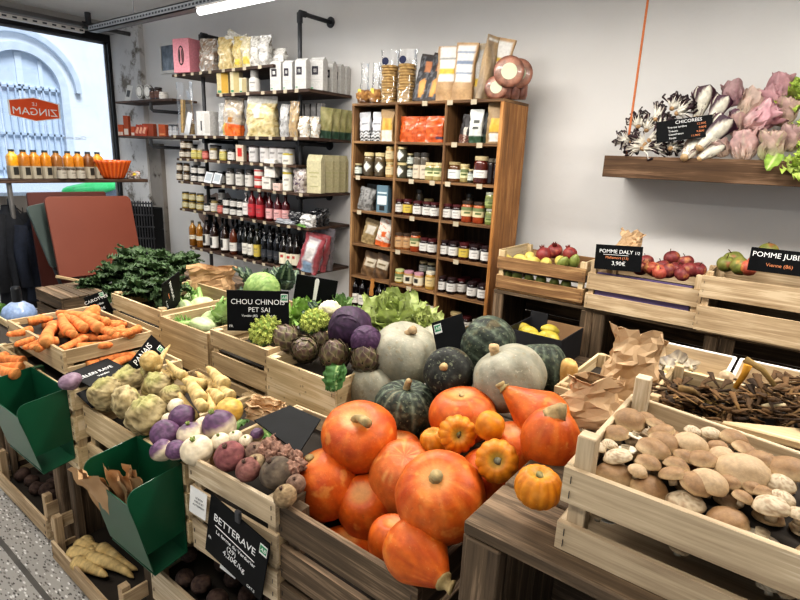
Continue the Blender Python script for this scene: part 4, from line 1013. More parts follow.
gl = thing('garlic_stalk', 'pale pink stalk hanging over the corner beside the purple onion', 'stalk', P(78, 398, y=.715))
MB().tube([(-.03, .0, .035), (-.012, -.01, .03), (0, -.012, .0), (.006, -.01, -.03)], [.005, .006, .007, .012], 8, [H('#b99aa0')] * 4).build('stalk', SKINM, gl, smooth=True)
def c_tur(p):
    def f(d, s):
        n = fbm(d * 4 + s, 1); c = mixc(H('#c4b598'), H('#d8cab0'), .5 + n); return mixc(c, mixc(H('#432a45'), H('#6a4868'), .5 + n), sm(p - .22, p + .2, d.z + .18 * n))
    return f
GT = 'turnips in the narrow crate'; TZ = (.775, .74, .24)
for a in (('deep purple turnip rearmost beside the large celeriac', 182, 417, 13.5, -.6, (-.1, -.4, 1), .85, 0), ('large white turnip with a purple crown, at the right of the heap', 219.5, 426, 17, .15, (-.4, -.3, 1), .98, 1), ('oval purple turnip at the left of the heap', 165, 434, 14.5, -.3, (.7, -.3, .7), .75, 0), ('cream turnip with a faint purple rim in the middle', 190.5, 434, 13.5, .72, (-.2, -.1, 1), .85, 1),
          ('purple and white turnip at the front left, over the green bin', 161, 450, 11.5, .1, (-.6, -.4, .8), .9, 0), ('dull purple turnip second from the front left', 176, 450, 10.5, -.2, (.3, -.3, 1), .9, 0), ('large cream white turnip at the front of the heap', 197, 450, 16.5, 1.3, (0, -.3, 1), .85, 1), ('small cream turnip right of the large white one', 220.5, 441.5, 9.5, 1.2, (0, -.3, 1), .9, 1),
          ('tiny cream turnip beside the beetroot', 235, 437, 7.5, 1.2, (0, -.3, 1), .85, 1), ('tiny cream turnip under the green leaves', 246, 441, 7, 1.2, (.2, -.3, 1), .85, 1), ('small cream turnip behind the deep purple one', 176, 406, 8.5, 1.2, (0, -.3, 1), .85, 0), ('small round white turnip left of the deep purple one', 168, 419, 6.5, 1.2, (0, -.3, 1), .9, 0), ('tiny purple turnip at the paper bag', 257, 434, 7, 0, (0, -.3, 1), .8, 0), ('white turnip in the gap behind the cream one', 203, 424, 8, 1.2, (0, 0, 1), .9, 0)):
    veg('turnip', a[0], 'turnip', a[1], a[2], a[3], 0, a[5], c_tur(a[4]), a[1] * .1, sq=a[6], group=GT, pz=TZ, lump=.05, mt=SKIN, tailc='#cbbfa4' if a[7] else None, crown='#7d8a4e' if a[7] else None)
veg('rutabaga', 'yellow swede half under green leaves beside the parsnips', 'swede', 229, 411, 14, 0, (0, -.3, 1), lambda d, s: mixc(H('#b58a35'), H('#d2ab55'), .5 + fbm(d * 4 + s, 1)), 3, sq=.9, pz=(.80, .80, .3), group=None)
def c_beet(a, b):
    return lambda d, s: mixc(mixc(H(a), H(b), .5 + .9 * fbm(d * 3 + s, 1)), H('#3b2a26'), sm(.2, .6, fbm(d * 8 + s, 1)) * .5)
GB = 'beetroots in the bleached crate'; BZ = (.79, .75, .2)
for a in (('dusty red beetroot at the left of its crate', 229.5, 456, 15.5, '#6d3f42', '#8f5d5a'), ('small red brown beetroot in front of the dusty one', 248, 469.5, 12.5, '#6e443f', '#8c625a'), ('brown flat beetroot behind the small red brown one', 255.5, 452, 10.5, '#6a5147', '#87705f'), ('pale brown beetroot with a ringed crown in the middle', 256.5, 463, 9.5, '#7d6a52', '#a08c6c'),
          ('large dark grey beetroot at the right of the crate', 277, 473, 17.5, '#4a4038', '#6b5f50'), ('tan beetroot at the right corner of the crate', 285, 496, 12, '#7a664c', '#9c8768'), ('brown beetroot against the round pumpkin', 296, 484, 10, '#6a5344', '#82695a')):
    veg('beetroot', a[0], 'beetroot', a[1], a[2], a[3], 0, (random.uniform(-.4, .4), -.4, 1), c_beet(a[4], a[5]), a[1], sq=.92, mt=SKINM, group=GB, pz=BZ, lump=.05, pinch=.1, crown='#5d4a40')
random.seed(8); ci = []
for px, py, r in ((270, 446, 8), (280, 449, 8), (291, 452, 8), (272, 456, 7), (284, 458, 7), (298, 458, 8), (264, 452, 6), (302, 464, 7), (294, 468, 8), (276, 441, 6)):
    o = veg('sunchoke', None, None, px - 2, py, r * .8, 0, (U(-1, 1), U(-.5, .5), .5), lambda d, s: mixc(H('#6e4f44'), H('#9a7a68'), .5 + fbm(d * 4 + s, 1)), px, sq=1.25, mt=SKINM, pz=(.80, .75, .22), lump=.5, fine=.2)
    ci.append((o, 'knobbly reddish sunchoke'))
label_heap(ci, 'behind the large dark beetroot', 'sunchoke', 'sunchokes behind the beetroot')
# dark beets in the low crates
dark = [round_veg(.034, .9, c_beet('#3a2a26', '#55443a'), k, .08).build('dark_beet', SKINM, None, smooth=True) for k in range(2)]
ci = []; first = [0, 0]
random.seed(9)
for (x0, x1, y0, y1, z, n, txt) in ((-2.64, -2.24, .70, .90, .10, 15, 'a'), (-1.36, -1.0, .70, .92, .335, 22, 'b')):
    lst = []; tries = 0; pts = []
    while len(pts) < n and tries < 900:
        tries += 1; p = (U(x0, x1), U(y0, y1))
        if all((p[0]-q[0])**2 + (p[1]-q[1])**2 > .058**2 for q in pts): pts.append(p)
    for p in pts:
        k = len(ci) % 2; o = dark[k] if not first[k] else dup(dark[k]); first[k] = 1; ci.append(o)
        put(o, (p[0], p[1], z + U(0, .02)), rot=(U(-.6, .6), U(-.6, .6), U(0, 6)), scale=U(.85, 1.05) * (1 if txt == 'a' else .85))
        lst.append((o, 'dark dusty beet' if txt == 'a' else 'small blackish root'))
    label_heap(lst, 'by the far bin' if txt == 'a' else 'in the low front crate', 'root vegetable', 'dark roots in low crates', per=5)

# ---------------------------------------------------------------- leaves
def leaf(b, base, d, up, L, W, curl=.6, ruf=.01, rf=5, fold=.2, nu=8, nv=12, col=None, seed=0, out=None, crinkle=0, edge=2.0):
    d = V(d).normalized(); up = V(up); up = (up - d * up.dot(d)).normalized(); side = d.cross(up)
    base = V(base); out = out or (lambda v: math.sin(PI * min(1, .08 + .92 * v) ** .8) ** .6 if v < 1 else 0)
    def fn(u, v):
        s = (u - .5) * 2; w = W * max(out(v), .02)
        a = curl * v
        if abs(curl) > 1e-4: fx, fz = L * math.sin(a) / curl, -L * (1 - math.cos(a)) / curl
        else: fx, fz = L * v, 0
        e = abs(s) ** edge
        off = ruf * e * math.sin(rf * 2 * PI * v + (1.3 if s > 0 else 0) + seed) + fold * w * s * s + crinkle * fbm((u * 7 + seed, v * 9, seed), 1)
        p = base + d * fx + up * (fz + off) + side * (s * w * (1 - .12 * ruf / max(W, .01) * e))
        if ruf: p += d * (ruf * .6 * e * math.cos(rf * 2 * PI * v + seed))
        return p, col(s, v)
    b.grid(fn, nu, nv); return b
def kale_col(s, v):
    c = mixc(H('#26391b'), H('#48623a'), .45 + .5 * abs(s) * v); return mixc(c, H('#7f9a62'), max(0, 1 - abs(s) * 9) * .7 * (1 - v))
def kale_mesh(seed):
    b = MB(); random.seed(seed); i0 = 0
    for k in range(15):
        a = k * 2.39996 + U(-.2, .2); el = .05 + 1.45 * (k + .5) / 15
        d = V((math.cos(a) * math.cos(el), math.sin(a) * math.cos(el), math.sin(el)))
        leaf(b, (0, 0, -.04), d, (-math.cos(a) * math.sin(el), -math.sin(a) * math.sin(el), math.cos(el)), U(.12, .15), U(.05, .062), curl=U(.9, 1.5), ruf=.011, rf=7.3, fold=.1, nu=14, nv=24, col=kale_col, seed=k + seed, crinkle=.008, edge=1.2)
    for i, p in enumerate(b.v):          # tight curls all over the blade
        q = p * 52; w = .0105 * min(1, p.length / .09)
        b.v[i] = p + V((noise.noise(q), noise.noise(q + V((31, 7, 3))), noise.noise(q + V((5, 57, 11))) * 1.1)) * w
        l = noise.noise(q * .9 + V((9, 9, 9))); b.c[i] = mixc(b.c[i], H('#5f7d4c') if l > 0 else H('#14260f'), abs(l) * .8)
    return b
kp = []
KAL = [(98, 283, 1.42, 1.0), (113, 272, 1.50, 1.05), (132, 257, 1.56, 1.1), (150, 268, 1.50, 1.1), (168, 284, 1.36, .9), (120, 290, 1.34, .95), (142, 287, 1.30, .95), (178, 262, 1.72, .9), (158, 256, 1.72, .8), (90, 284, 1.37, .7), (190, 258, 1.95, .7)]
KD = ['at the left, over the grey upturned crate', 'second from the left, over the grey crate', 'forming the crown of the heap', 'in the middle of the heap', 'at the front right by the fennel sign', 'at the front left behind the carrot sign', 'at the front middle of its crate', 'at the right behind the paper bag', 'rearmost, in front of the bottles', 'smallest, at the far left tip', 'rightmost, below the shelf bottles']
for i, (px, py, y, s) in enumerate(KAL):
    if i < 4: o = kale_mesh(40 + i).build('kale_bunch', LEAF, None, smooth=True); kp.append(o)
    else: o = dup(kp[i % 4])
    tag(o, 'curly dark green kale bunch ' + KD[i], 'kale', 'curly kale bunches'); put(o, P(px, py, y=y), rot=(U(-.2, .2), U(-.2, .2), i * 1.3), scale=s)
def lettuce(label, c, r, seed, c1, c2, c3, n=26, ruf=.014, name='lettuce', cat='lettuce', group=None, axis=(0, 0, 1), W=.5, spread=1.35):
    b = MB(); random.seed(seed)
    def col(s, v): 
        q = mixc(H(c2), H(c1), v * .8 + .2 * abs(s)); return mixc(q, H(c3), max(0, 1 - abs(s) * 5) * (1 - v) * .9)
    for k in range(n):
        u = k / n; a = k * 2.39996; el = .1 + spread * (1 - u) ** .8 * 1.0 if 0 else 1.45 - spread * u
        rad = r * .12 * u
        d = V((math.cos(a) * math.cos(el), math.sin(a) * math.cos(el), math.sin(el)))
        leaf(b, (math.cos(a) * rad, math.sin(a) * rad, -r * .55), d, (-math.cos(a) * math.sin(el), -math.sin(a) * math.sin(el), math.cos(el)), r * (1.15 + .25 * u), r * W * (.7 + .4 * u), curl=-.7 + 1.1 * u, ruf=ruf * (.6 + u), rf=4.2, fold=.35 * (1 - u), nu=8, nv=12, col=col, seed=k, crinkle=ruf * .7)
    o = b.build(name, LEAF, None, smooth=True); tag(o, label, cat, group); put(o, c, quat=upto(axis)); return o
c, r = at(392, 315, 36, 1.62); lettuce('large pale green frilly lettuce left of the leaning black sign', c, r, 3, '#93a256', '#c0c894', '#dcdfc0', n=30, axis=(.1, -.3, 1))
c, r = at(424, 326, 24, 1.66); lettuce('smaller yellow green lettuce just left of the leaning sign', c, r, 4, '#a3ae62', '#cacf9e', '#e0e2c6', n=24, axis=(.3, -.3, 1))
c, r = at(340, 303, 15, 1.70); lettuce('crinkled green cabbage half hidden behind the blank sign', c, r, 5, '#5d8048', '#92aa6c', '#c2cfa0', n=20, ruf=.008, name='savoy_cabbage', cat='cabbage')
c, r = at(303, 311, 22, 1.50); lettuce('leafy cauliflower greens below the blank black sign', c, r, 6, '#6f9440', '#a3bd66', '#c8d4a0', n=22, ruf=.01, name='leafy_green', cat='greens')
c, r = at(225, 313, 20, 1.36); lettuce('pale chinese cabbage left of its black sign', c, r, 7, '#86a95c', '#bfcf9a', '#e4ead2', n=18, ruf=.006, name='chinese_cabbage', cat='cabbage', axis=(-.4, -.3, .8), W=.42, spread=.9)
def savoy(label, c, r, seed, c1, c2, rib='#c9d6a0', name='savoy_cabbage', vein=.5, amp=.11):
    b = MB(); so = V((seed, seed * 2, 0))
    for k in range(6):
        a = k * 2.39996; ax = V((math.cos(a) * .7, math.sin(a) * .7, .6)).normalized()
        q = upto(ax)
        def fn(u, v):
            s = (u - .5) * 2; t = (v - .5) * 2; th = 1.15 * math.hypot(s, t); ph = math.atan2(t, s)
            d = q @ V((math.sin(th) * math.cos(ph), math.sin(th) * math.sin(ph), math.cos(th)))
            n = fbm(d * 6 + so, 1); vein_ = abs(math.sin(ph * 4 + th * 1.5)); cr = abs(fbm(d * 9 + so + V((k, 0, 0)), 1))
            rr = r * (1.0 + .012 * k + amp * (cr - .25) + .10 * max(0, th - 1.0))
            cc = mixc(H(c1), H(c2), cr * 1.6); cc = mixc(cc, H(rib), vein * max(0, 1 - vein_ * 5) * .6); return d * rr, cc
        b.grid(fn, 16, 16)
    o = b.build(name, LEAF, None, smooth=True); tag(o, label, 'cabbage'); put(o, c, rot=(U(-.3, .3), U(-.3, .3), seed)); return o
c, r = at(262, 290, 17, 1.58); savoy('light green crinkled savoy cabbage above the chinese cabbage sign', c, r, 1, '#6d8f4c', '#a3ba72')
c, r = at(350, 328, 21, 1.36); savoy('large dark purple red cabbage beside the lettuce', c, r, 2, '#2b1830', '#4c2f4e', rib='#6e5070', name='red_cabbage', amp=.02)
c, r = at(366, 341, 15, 1.30); savoy('smaller purple red cabbage low beside the grey pumpkin', c, r, 3, '#3a2040', '#5e3d60', rib='#8a6c88', name='red_cabbage', amp=.02)
def cavolo(label, c, h, seed):
    b = MB(); random.seed(seed)
    for k in range(13):
        a = U(0, 2 * PI); el = U(.5, 1.4)
        d = V((math.cos(a) * math.cos(el), math.sin(a) * math.cos(el), math.sin(el)))
        leaf(b, (U(-.02, .02), U(-.02, .02), 0), d, (-math.cos(a), -math.sin(a), .3), h * U(.8, 1.1), h * .2, curl=U(.2, .7), ruf=.006, rf=4, fold=.3, nu=6, nv=14, col=lambda s, v: mixc(mixc(H('#26382f'), H('#4b5f4c'), .5 + .5 * math.sin(v * 30)), H('#9fb08c'), max(0, 1 - abs(s) * 6) * .7), seed=k, crinkle=.012)
    o = b.build('black_kale', LEAF, None, smooth=True); tag(o, label, 'kale'); put(o, c); return o
cavolo('blue green black kale leaves standing behind the savoy cabbage', P(255, 291, y=1.75), .15, 1)
cavolo('blue green black kale leaves standing left of the blank sign', P(285, 289, y=1.72), .15, 2)
cavolo('dark green leaves in the shade behind the artichokes', P(322, 322, y=1.5), .10, 3)
# romanesco
def romanesco(label, c, r, seed, axis, group):
    b = MB(); random.seed(seed)
    def cone(base, d, rr, hh, lv):
        n = 6; q = upto(d); col = (H('#879347'), H('#bcc46c'))
        b.tube([base, base + d * hh * .5, base + d * hh], [rr, rr * .72, rr * .08], n, [col[0], mixc(*col, .6), col[1]])
        if lv:
            for j in range(9):
                a = j * 2.39996; u = (j + .5) / 9
                dd = (q @ V((math.cos(a) * math.sin(1.25 * (1 - u * .7)), math.sin(a) * math.sin(1.25 * (1 - u * .7)), math.cos(1.25 * (1 - u * .7)))))
                pb = base + d * hh * (.15 + .75 * u) + (q @ V((math.cos(a), math.sin(a), 0))) * rr * .75 * (1 - u * .85)
                cone(pb, dd, rr * .34 * (1.1 - .5 * u), rr * .5, 0)
    n = 46
    for k in range(n):
        u = (k + .5) / n; a = k * 2.39996; th = 1.75 * math.sqrt(u)
        d = V((math.sin(th) * math.cos(a), math.sin(th) * math.sin(a), math.cos(th)))
        p = V((d.x * r * .78, d.y * r * .78, d.z * r * .72))
        cone(p, (d + V((0, 0, .25))).normalized(), r * .21 * (.7 + .5 * u), r * .26, 1)
    b.sph(lambda t, p: (V((math.sin(t) * math.cos(p), math.sin(t) * math.sin(p), math.cos(t) * .95)) * r * .8, H('#7d9148')), 14, 10)
    o = b.build('romanesco', SKINM, None, smooth=False)
    lf = MB()
    for k in range(6):
        a = k * 1.05 + seed
        leaf(lf, (math.cos(a) * r * .3, math.sin(a) * r * .3, -r * .8), (math.cos(a), math.sin(a), .35), (0, 0, 1), r * 1.15, r * .42, curl=-.8, ruf=.006, rf=3, fold=.3, col=lambda s, v: mixc(H('#4d6a3a'), H('#a9bd82'), max(0, 1 - abs(s) * 4)), seed=k)
    lf.build('outer_leaves', LEAF, o, smooth=True)
    tag(o, label, 'romanesco', group); put(o, c, quat=upto(axis)); return o
c, r = at(267, 331, 17.5, 1.23); romanesco('lime green romanesco in front of the chinese cabbage sign', c, r, 1, (.1, -.5, 1), 'romanesco heads')
c, r = at(315, 322, 14.5, 1.34); romanesco('yellow green romanesco beside the red cabbage', c, r, 2, (.1, -.4, 1), 'romanesco heads')
c, r = at(330, 309, 11, 1.5)
o = round_veg(r, .8, lambda d, s: mixc(H('#cfc49c'), H('#e6dec0'), .5 + fbm(d * 6 + s, 1)), 5, .1, fine=.12).build('cauliflower', SKINM, None, smooth=True); tag(o, 'cream cauliflower showing below the blank black sign', 'cauliflower'); put(o, c)
# artichokes
def artichoke(label, c, r, seed, axis):
    b = MB(); random.seed(seed)
    n = 52
    for k in range(n):
        u = (k + .5) / n; a = k * 2.39996 + U(-.05, .05); th = .1 + 2.35 * u ** .75
        d = V((math.sin(th) * math.cos(a), math.sin(th) * math.sin(a), math.cos(th) * 1.12))
        tang = V((-math.cos(th) * math.cos(a), -math.cos(th) * math.sin(a), math.sin(th) * 1.12)).normalized()
        base = d * r * .84 - tang * r * .28
        q = U(0, 1)
        def col(s, v, q=q): 
            cc = mixc(H('#6d6a44'), H('#85805a'), q); cc = mixc(cc, H('#52353c'), sm(.2, .7, v) * .85); cc = mixc(cc, H('#2a2020'), sm(.3, .0, v) * .6); return mixc(cc, H('#a89c7c'), sm(.7, 1, abs(s)) * .7)
        leaf(b, base, (tang + d.normalized() * .55).normalized(), d, r * .74, r * .34, curl=.5, ruf=0, fold=-.30, nu=4, nv=5, col=col, seed=k, out=lambda v: (1 - (2 * v - .75) ** 2 * .8) * (1 if v < .8 else (1 - v) * 5))
    b.sph(lambda t, p: (V((math.sin(t) * math.cos(p), math.sin(t) * math.sin(p), math.cos(t) * 1.1)) * r * .74, H('#2a2320')), 14, 10)
    o = b.build('artichoke', SKIN, None, smooth=True)
    MB().tube([(0, 0, -r * .8), (0, .01, -r * 1.5)], [r * .2, r * .16], 8, [H('#7d8456')] * 2).build('stem', SKINM, o, smooth=True)
    tag(o, label, 'artichoke', 'artichokes'); put(o, c, quat=upto(axis, seed)); return o
for i, (px, py, rp, y, ax, l) in enumerate(((287, 340, 15, 1.26, (-.5, -.4, .8), 'brown green artichoke leaning left beside the romanesco'), (305, 349, 14.5, 1.22, (.35, -.85, .4), 'purple brown artichoke facing forward, second from the left'), (335, 355, 15.5, 1.25, (.0, -.5, 1), 'purple artichoke below the large red cabbage'), (366, 359, 15.5, 1.28, (.1, -.4, 1), 'purple artichoke next to the pale grey pumpkin'), (320, 343, 12, 1.33, (0, 0, 1), 'small artichoke behind, between the red cabbage and the romanesco'))):
    c, r = at(px, py, rp, y); artichoke('' + l, c, r, i + 1, ax)
# loose leaves
for i, (px, py, y, d, L, W, l, c1) in enumerate(((338, 366, 1.15, (-.2, -.75, -.6), .085, .034, 'drooping dark green leaf hanging over the artichoke crate', '#3f6a2c'), (243, 420, .95, (.3, -.7, .3), .075, .036, 'bright green turnip leaf beside the yellow swede', '#5d8a3c'), (236, 428, .92, (-.2, -.9, .1), .06, .028, 'green turnip leaf lying over the small cream turnips', '#6a9648'), (262, 428, .95, (.8, -.3, .2), .06, .026, 'dark green leaf at the opened paper bag', '#4d7a38'), (103, 365, .86, (.7, .5, .2), .14, .022, 'long dark green leaf lying along the carrot crate', '#35582c'))):
    b = MB(); 
    for k in range(3 if i == 0 else 1): leaf(b, (0, .0, 0), V(d) + V((.35 * k, 0, .1 * k)), (0, -.3, 1), L, W, curl=.9, ruf=.006, rf=4, fold=.2, col=lambda s, v, c1=c1: mixc(H(c1), H('#a9bf7c'), max(0, 1 - abs(s) * 7)), seed=i + k, crinkle=.006)
    o = b.build('green_leaf', LEAF, None, smooth=True); tag(o, l, 'leaf'); o.location = P(px, py, y=y)
# fennel
def fennel(label, c, r, axis, seed, group='fennel bulbs'):
    b = MB()
    def fn(t, p):
        st, ct = math.sin(t), math.cos(t); rr = r * st ** .8 * (1 + .10 * math.cos(p * 2) + .06 * abs(math.sin(p * 5))); 
        return V((rr * math.cos(p), rr * math.sin(p) * .75, r * ct * 1.15)), mixc(H('#c8d2ac'), H('#9fb676'), .4 + .6 * abs(math.sin(p * 5)) * .6 + .3 * ct)
    b.sph(fn, 30, 16); o = b.build('fennel', SKIN, None, smooth=True)
    for k in range(4):
        a = -.5 + k * .33
        MB().tube([(r * .35 * (k - 1.5) * .6, 0, r * .7), (r * (k - 1.5) * .5, .01, r * 1.6), (r * (k - 1.5) * .8, .015, r * (2.5 + .3 * (k % 2)))], [r * .30, r * .2, r * .15], 8, [H('#a9c47c'), H('#8fb064'), H('#7ea254')]).build('stalk', SKIN, o, smooth=True)
    fr = MB(); random.seed(seed)
    for k in range(26):
        a = U(0, 6.28); x0 = U(-.8, .8) * r
        fr.tube([(x0, .01, r * 2.2), (x0 + r * .5 * math.cos(a), r * .4 * math.sin(a), r * U(2.5, 3.1))], [.0022, .0012], 4, [H('#5f8a3c'), H('#79a34e')])
    fr.build('fronds', LEAF, o)
    tag(o, label, 'fennel', group); put(o, c, quat=upto(axis, seed)); return o
for i, (px, py, rp, y, ax, l) in enumerate(((201, 309, 13, 1.42, (-.9, .1, .22), 'large pale green fennel bulb at the back of its crate'), (203, 325, 11, 1.26, (-.95, -.25, .1), 'fennel bulb with feathery tops lying at the front of the crate'), (185, 311, 10, 1.34, (-.85, .2, .2), 'fennel bulb beside the narrow sideways sign'), (211, 321, 9, 1.32, (.2, .5, .4), 'small fennel bulb against the chinese cabbage crate'), (193, 302, 9, 1.50, (-.8, .5, .2), 'fennel bulb rearmost in its crate'))):
    c, r = at(px, py, rp, y); fennel(l, c, r, ax, i + 1)
# ================================================================== mushrooms
def mush_mesh(r, h, seed, kind):
    """cap with its stem hole below; origin at the cap's middle"""
    b = MB(); so = V((seed * 3.3, seed, seed * 1.9))
    def fn(t, p):
        st, ct = math.sin(t), math.cos(t); d = V((st * math.cos(p), st * math.sin(p), ct))
        k = 1 + .12 * fbm(d * 1.3 + so, 1)
        z = h * ct if ct > 0 else h * .42 * ct * (1 - .75 * (1 - st) ** .7 * 1.2)
        n = .45 * fbm(d * 2.2 + so, 1); n2 = fbm(d * 11 + so, 1)
        if kind == 'gill':
            c = mixc(H('#cfc4ae'), H('#e3dac8'), .5 + n); c = mixc(c, H('#6a5644'), .45 * (.5 + .5 * math.sin(p * 26)) * st) if ct > 0 else H('#a08468')
            if ct > 0: z = h * .35 * ct * (1 - .8 * (1 - st))
        else:
            c = mixc(H('#76573a'), H('#a07f58'), .5 + .8 * n); c = mixc(c, H('#c9b08a'), sm(.6, .05, ct) * .85 if ct > 0 else .8)
            if kind == 'scaly': c = mixc(mixc(H('#cbbda2'), c, .25), H('#85694c'), sm(.12, .3, n2 + .15 * n) * .7)
            if kind == 'pale': c = mixc(c, H('#cdb592'), .5)
            if ct < -.2: c = H('#b8a284')
        return V((d.x * r * k, d.y * r * k, z)), c
    return b.sph(fn, 26, 18)
MUSH = []
def mk_mush(kind, seed, h):
    def f():
        o = mush_mesh(1, h, seed, kind).build('brown_mushroom', vmat('mushroom_skin', rough=.62, bump=.15, bscale=12, var=.14, vscale=5), None, smooth=True)
        b = MB()
        z0, z1 = (-.2, -.72) if kind != 'gill' else (0.0, .42)
        b.tube([(0, 0, z0), (.05, .02, (z0 + z1) / 2), (.02, .05, z1)], [.34, .32, .36], 10, [H('#d8cdb8'), H('#d4c8b0'), H('#8f8068')])
        b.build('stem', SKINM, o, smooth=True); return o
    return f
random.seed(77)
items = []
MP = (1.102, .74, .09)
KN = {'b': ('brown', .8), 's': ('scaly', .74), 'p': ('pale', .78), 'g': ('gill', .6)}
DN = {'b': 'smooth brown mushroom', 's': 'mushroom with a cracked whitish cap', 'p': 'pale tan mushroom', 'g': 'upturned mushroom showing gills'}
def place_mush(k, px, py, rx, ry, pl, seed=None):
    kind, h = KN[k]; sd = seed if seed is not None else len(items) % 3
    o = inst(('mush', kind, sd), mk_mush(kind, sd + 3, h))
    c = PS(px, py, *pl); r = rx * mpp(c) * 1.04
    # a narrow cap in the picture is one seen from the side: lean it
    lean = max(0, min(1.1, (1.0 - ry / rx) * 1.4)); a = U(0, 6.28)
    put(o, c, quat=upto((math.cos(a) * lean * .5, math.sin(a) * lean * .5 + .1, 1), U(0, 6)), scale=(r, r, r * (1 if ry / rx > .55 else .85)))
    items.append((o, DN[k])); return o
for k, x, y, rx, ry in (('b',275,190,45,25),('b',325,185,30,20),('b',360,207,35,18),('b',235,232,38,25),('g',292,235,30,20),('b',375,224,38,17),('b',382,260,45,35),('b',345,283,50,38),('g',262,277,36,25),('s',175,272,28,22),('s',214,264,25,20),('s',240,302,42,17),('b',330,322,38,32),('b',418,330,38,22),('b',408,357,40,19),('p',462,265,50,40),('s',470,222,25,20),('s',525,230,30,38),('b',595,250,42,28),('b',628,282,40,18),('b',545,272,30,18),('b',500,314,43,32),('p',560,300,40,25),('p',522,382,52,36),('b',478,382,45,20),('p',622,350,73,56),('b',672,317,45,26),('b',765,347,60,45),('s',737,385,40,30),('s',745,430,35,30),('s',710,457,50,40),('b',685,411,30,20),('b',622,427,30,20),('b',705,307,22,14),('b',440,300,30,22),('b',585,380,30,22),('s',795,480,34,28),('b',650,395,28,20),('p',300,345,28,18)):
    place_mush(k, 540 + x / 3.077, 360 + y / 3.077, rx / 3.077, ry / 3.077, MP)
for i in range(66):   # the layer below the top ones
    x, y = -.19 + .052 * (i % 11) + U(-.01, .01), .757 + .05 * (i // 11) + U(-.008, .008)
    px, py = proj((x, y, 1.08)); place_mush('bbspbgb'[(i * 5) % 7], px, py, U(11, 15) * (1.35 if i < 22 else 1), 13, (1.08, y, 0))
for i in range(20):   # the crate goes on beyond the edge of the picture
    px, py = proj((.13 + .05 * (i % 5) + U(-.01, .01), .76 + .075 * (i // 5) + U(-.02, .02), 1.11)); place_mush('bbp'[i % 3], px, py, 19, 15, MP)
label_heap(items, 'in the front crate', 'mushroom', 'brown mushrooms heaped in the front crate', per=9)
items = []
for i in range(26):
    x = -.185 + .5 * ((i * 7) % 26) / 26 + U(-.006, .006); y_ = .745 + .028 * (i % 3)
    px, py = proj((x, y_, 1.052)); o = place_mush('bsbg'[i % 4], px, py, 9.5 * U(.8, 1.15), 8, (1.038 + .012 * (i % 3), y_, 0)); 
items = [(o, d.replace('smooth brown', 'dark brown').replace('a cracked', 'a torn')) for o, d in items]
label_heap(items, 'in the lower gap of the front crate', 'mushroom', 'mushrooms in the lower gap of the front crate', per=13)
# black trumpets: a tangle nobody could count
random.seed(12)
b = MB()
for k in range(760):
    x = U(-.20, .36); y = U(1.15, 1.27 + .19 * sm(-.1, .06, x)); z = 1.058 + .02 * sm(-.1, .1, x) + .05 * (1 - ((x - .08) / .34) ** 2) * U(.2, 1) + .025 * U(0, 1)
    a = U(0, 6.28); L = U(.03, .065); dz = U(-.5, .5); q = U(0, 1)
    c1 = mixc(H('#2c1f14'), H('#705334'), q); c2 = mixc(H('#483522'), H('#a58350'), q * q)
    d = V((math.cos(a), math.sin(a), dz)) * L; n = V((-math.sin(a), math.cos(a), 0)) * L * U(-.3, .3)
    b.tube([(x, y, z), V((x, y, z)) + d * .5 + n, V((x, y, z)) + d], [.0022, .0045, U(.006, .011)], 6, [c2, c1, c1], flat=U(.12, .5))
o = b.build('black_trumpet_mushrooms', SKINM, None, smooth=True); tag(o, 'tangled heap of dark brown black trumpet mushrooms in the crate behind', 'mushrooms', None, 'stuff')
for i, (px, py, ln, c1, tl, w, l) in enumerate(((735, 388, .055, '#b3812c', (.25, 0, 1), .006, 'yellow mushroom stalk standing up out of the black trumpets'), (775, 386, .07, '#8f7648', (-.8, .2, .5), .006, 'tan curved stalk lying on the right of the black trumpets'), (690, 403, .05, '#a08550', (.9, .1, .1), .006, 'tan split stalk at the front left of the black trumpets'), (700, 397, .05, '#7d6540', (-.6, -.5, .3), .006, 'brown stalk crossing the front of the black trumpets'), (762, 407, .035, '#c9b894', (.6, .2, .1), .007, 'cream mushroom scrap at the front right of the black trumpets'))):
    d = V(tl).normalized() * ln; p = P(px, py, y=1.24 - .03 * (i > 1))
    o = MB().tube([p, p + d * .5 + V((.004, 0, .006)), p + d], [w * .8, w, w * 1.3], 8, [H(c1)] * 3).build('mushroom_stalk', SKINM, None, smooth=True); o.data.transform(Matrix.Translation(-p)); o.location = p
    tag(o, l, 'mushroom')
# oyster and tan mushrooms in the trays
def fan(r, seed, c1, c2):
    b = MB(); 
    def fn(u, v):
        a = (u - .5) * 3.6; rr = r * v * (1 + .12 * math.sin(u * 17 + seed)); z = .30 * r * v ** 2 + .08 * r * math.sin(u * 11 + seed) * v
        return V((rr * math.sin(a), rr * math.cos(a), z)), mixc(H(c2), H(c1), v + .3 * math.sin(u * 20))
    b.grid(fn, 16, 7)
    def fn2(u, v):
        p, c = fn(u, v); return p - V((0, 0, .10 * r * (1 - v) + .004)), H('#cfc2a6')
    b.grid(fn2, 16, 7); b.tube([(0, 0, 0), (0, -r * .3, -r * .45)], [r * .2, r * .28], 8, [H('#cbbf9f')] * 2); return b
random.seed(14); it = []
for i, (px, py, rp, c1) in enumerate(((668, 366, 12, '#6f655b'), (677, 361, 11, '#7a6f62'), (684, 369, 11, '#877a68'), (672, 375, 10, '#5f564d'), (690, 366, 9, '#8f806a'), (661, 372, 9, '#75695c'), (680, 378, 9, '#978870'))):
    p = P(px, py, y=1.50 + .02 * (i % 3)); o = fan(rp * mpp(p), i, c1, '#b5a88f').build('oyster_mushroom', SKIN, None, smooth=True); put(o, p, rot=(U(.2, .9), U(-.4, .4), U(-1, 1)))
    it.append((o, 'grey oyster mushroom'))
label_heap(it, 'in the left plywood tray', 'mushroom', 'oyster mushrooms in the left tray')
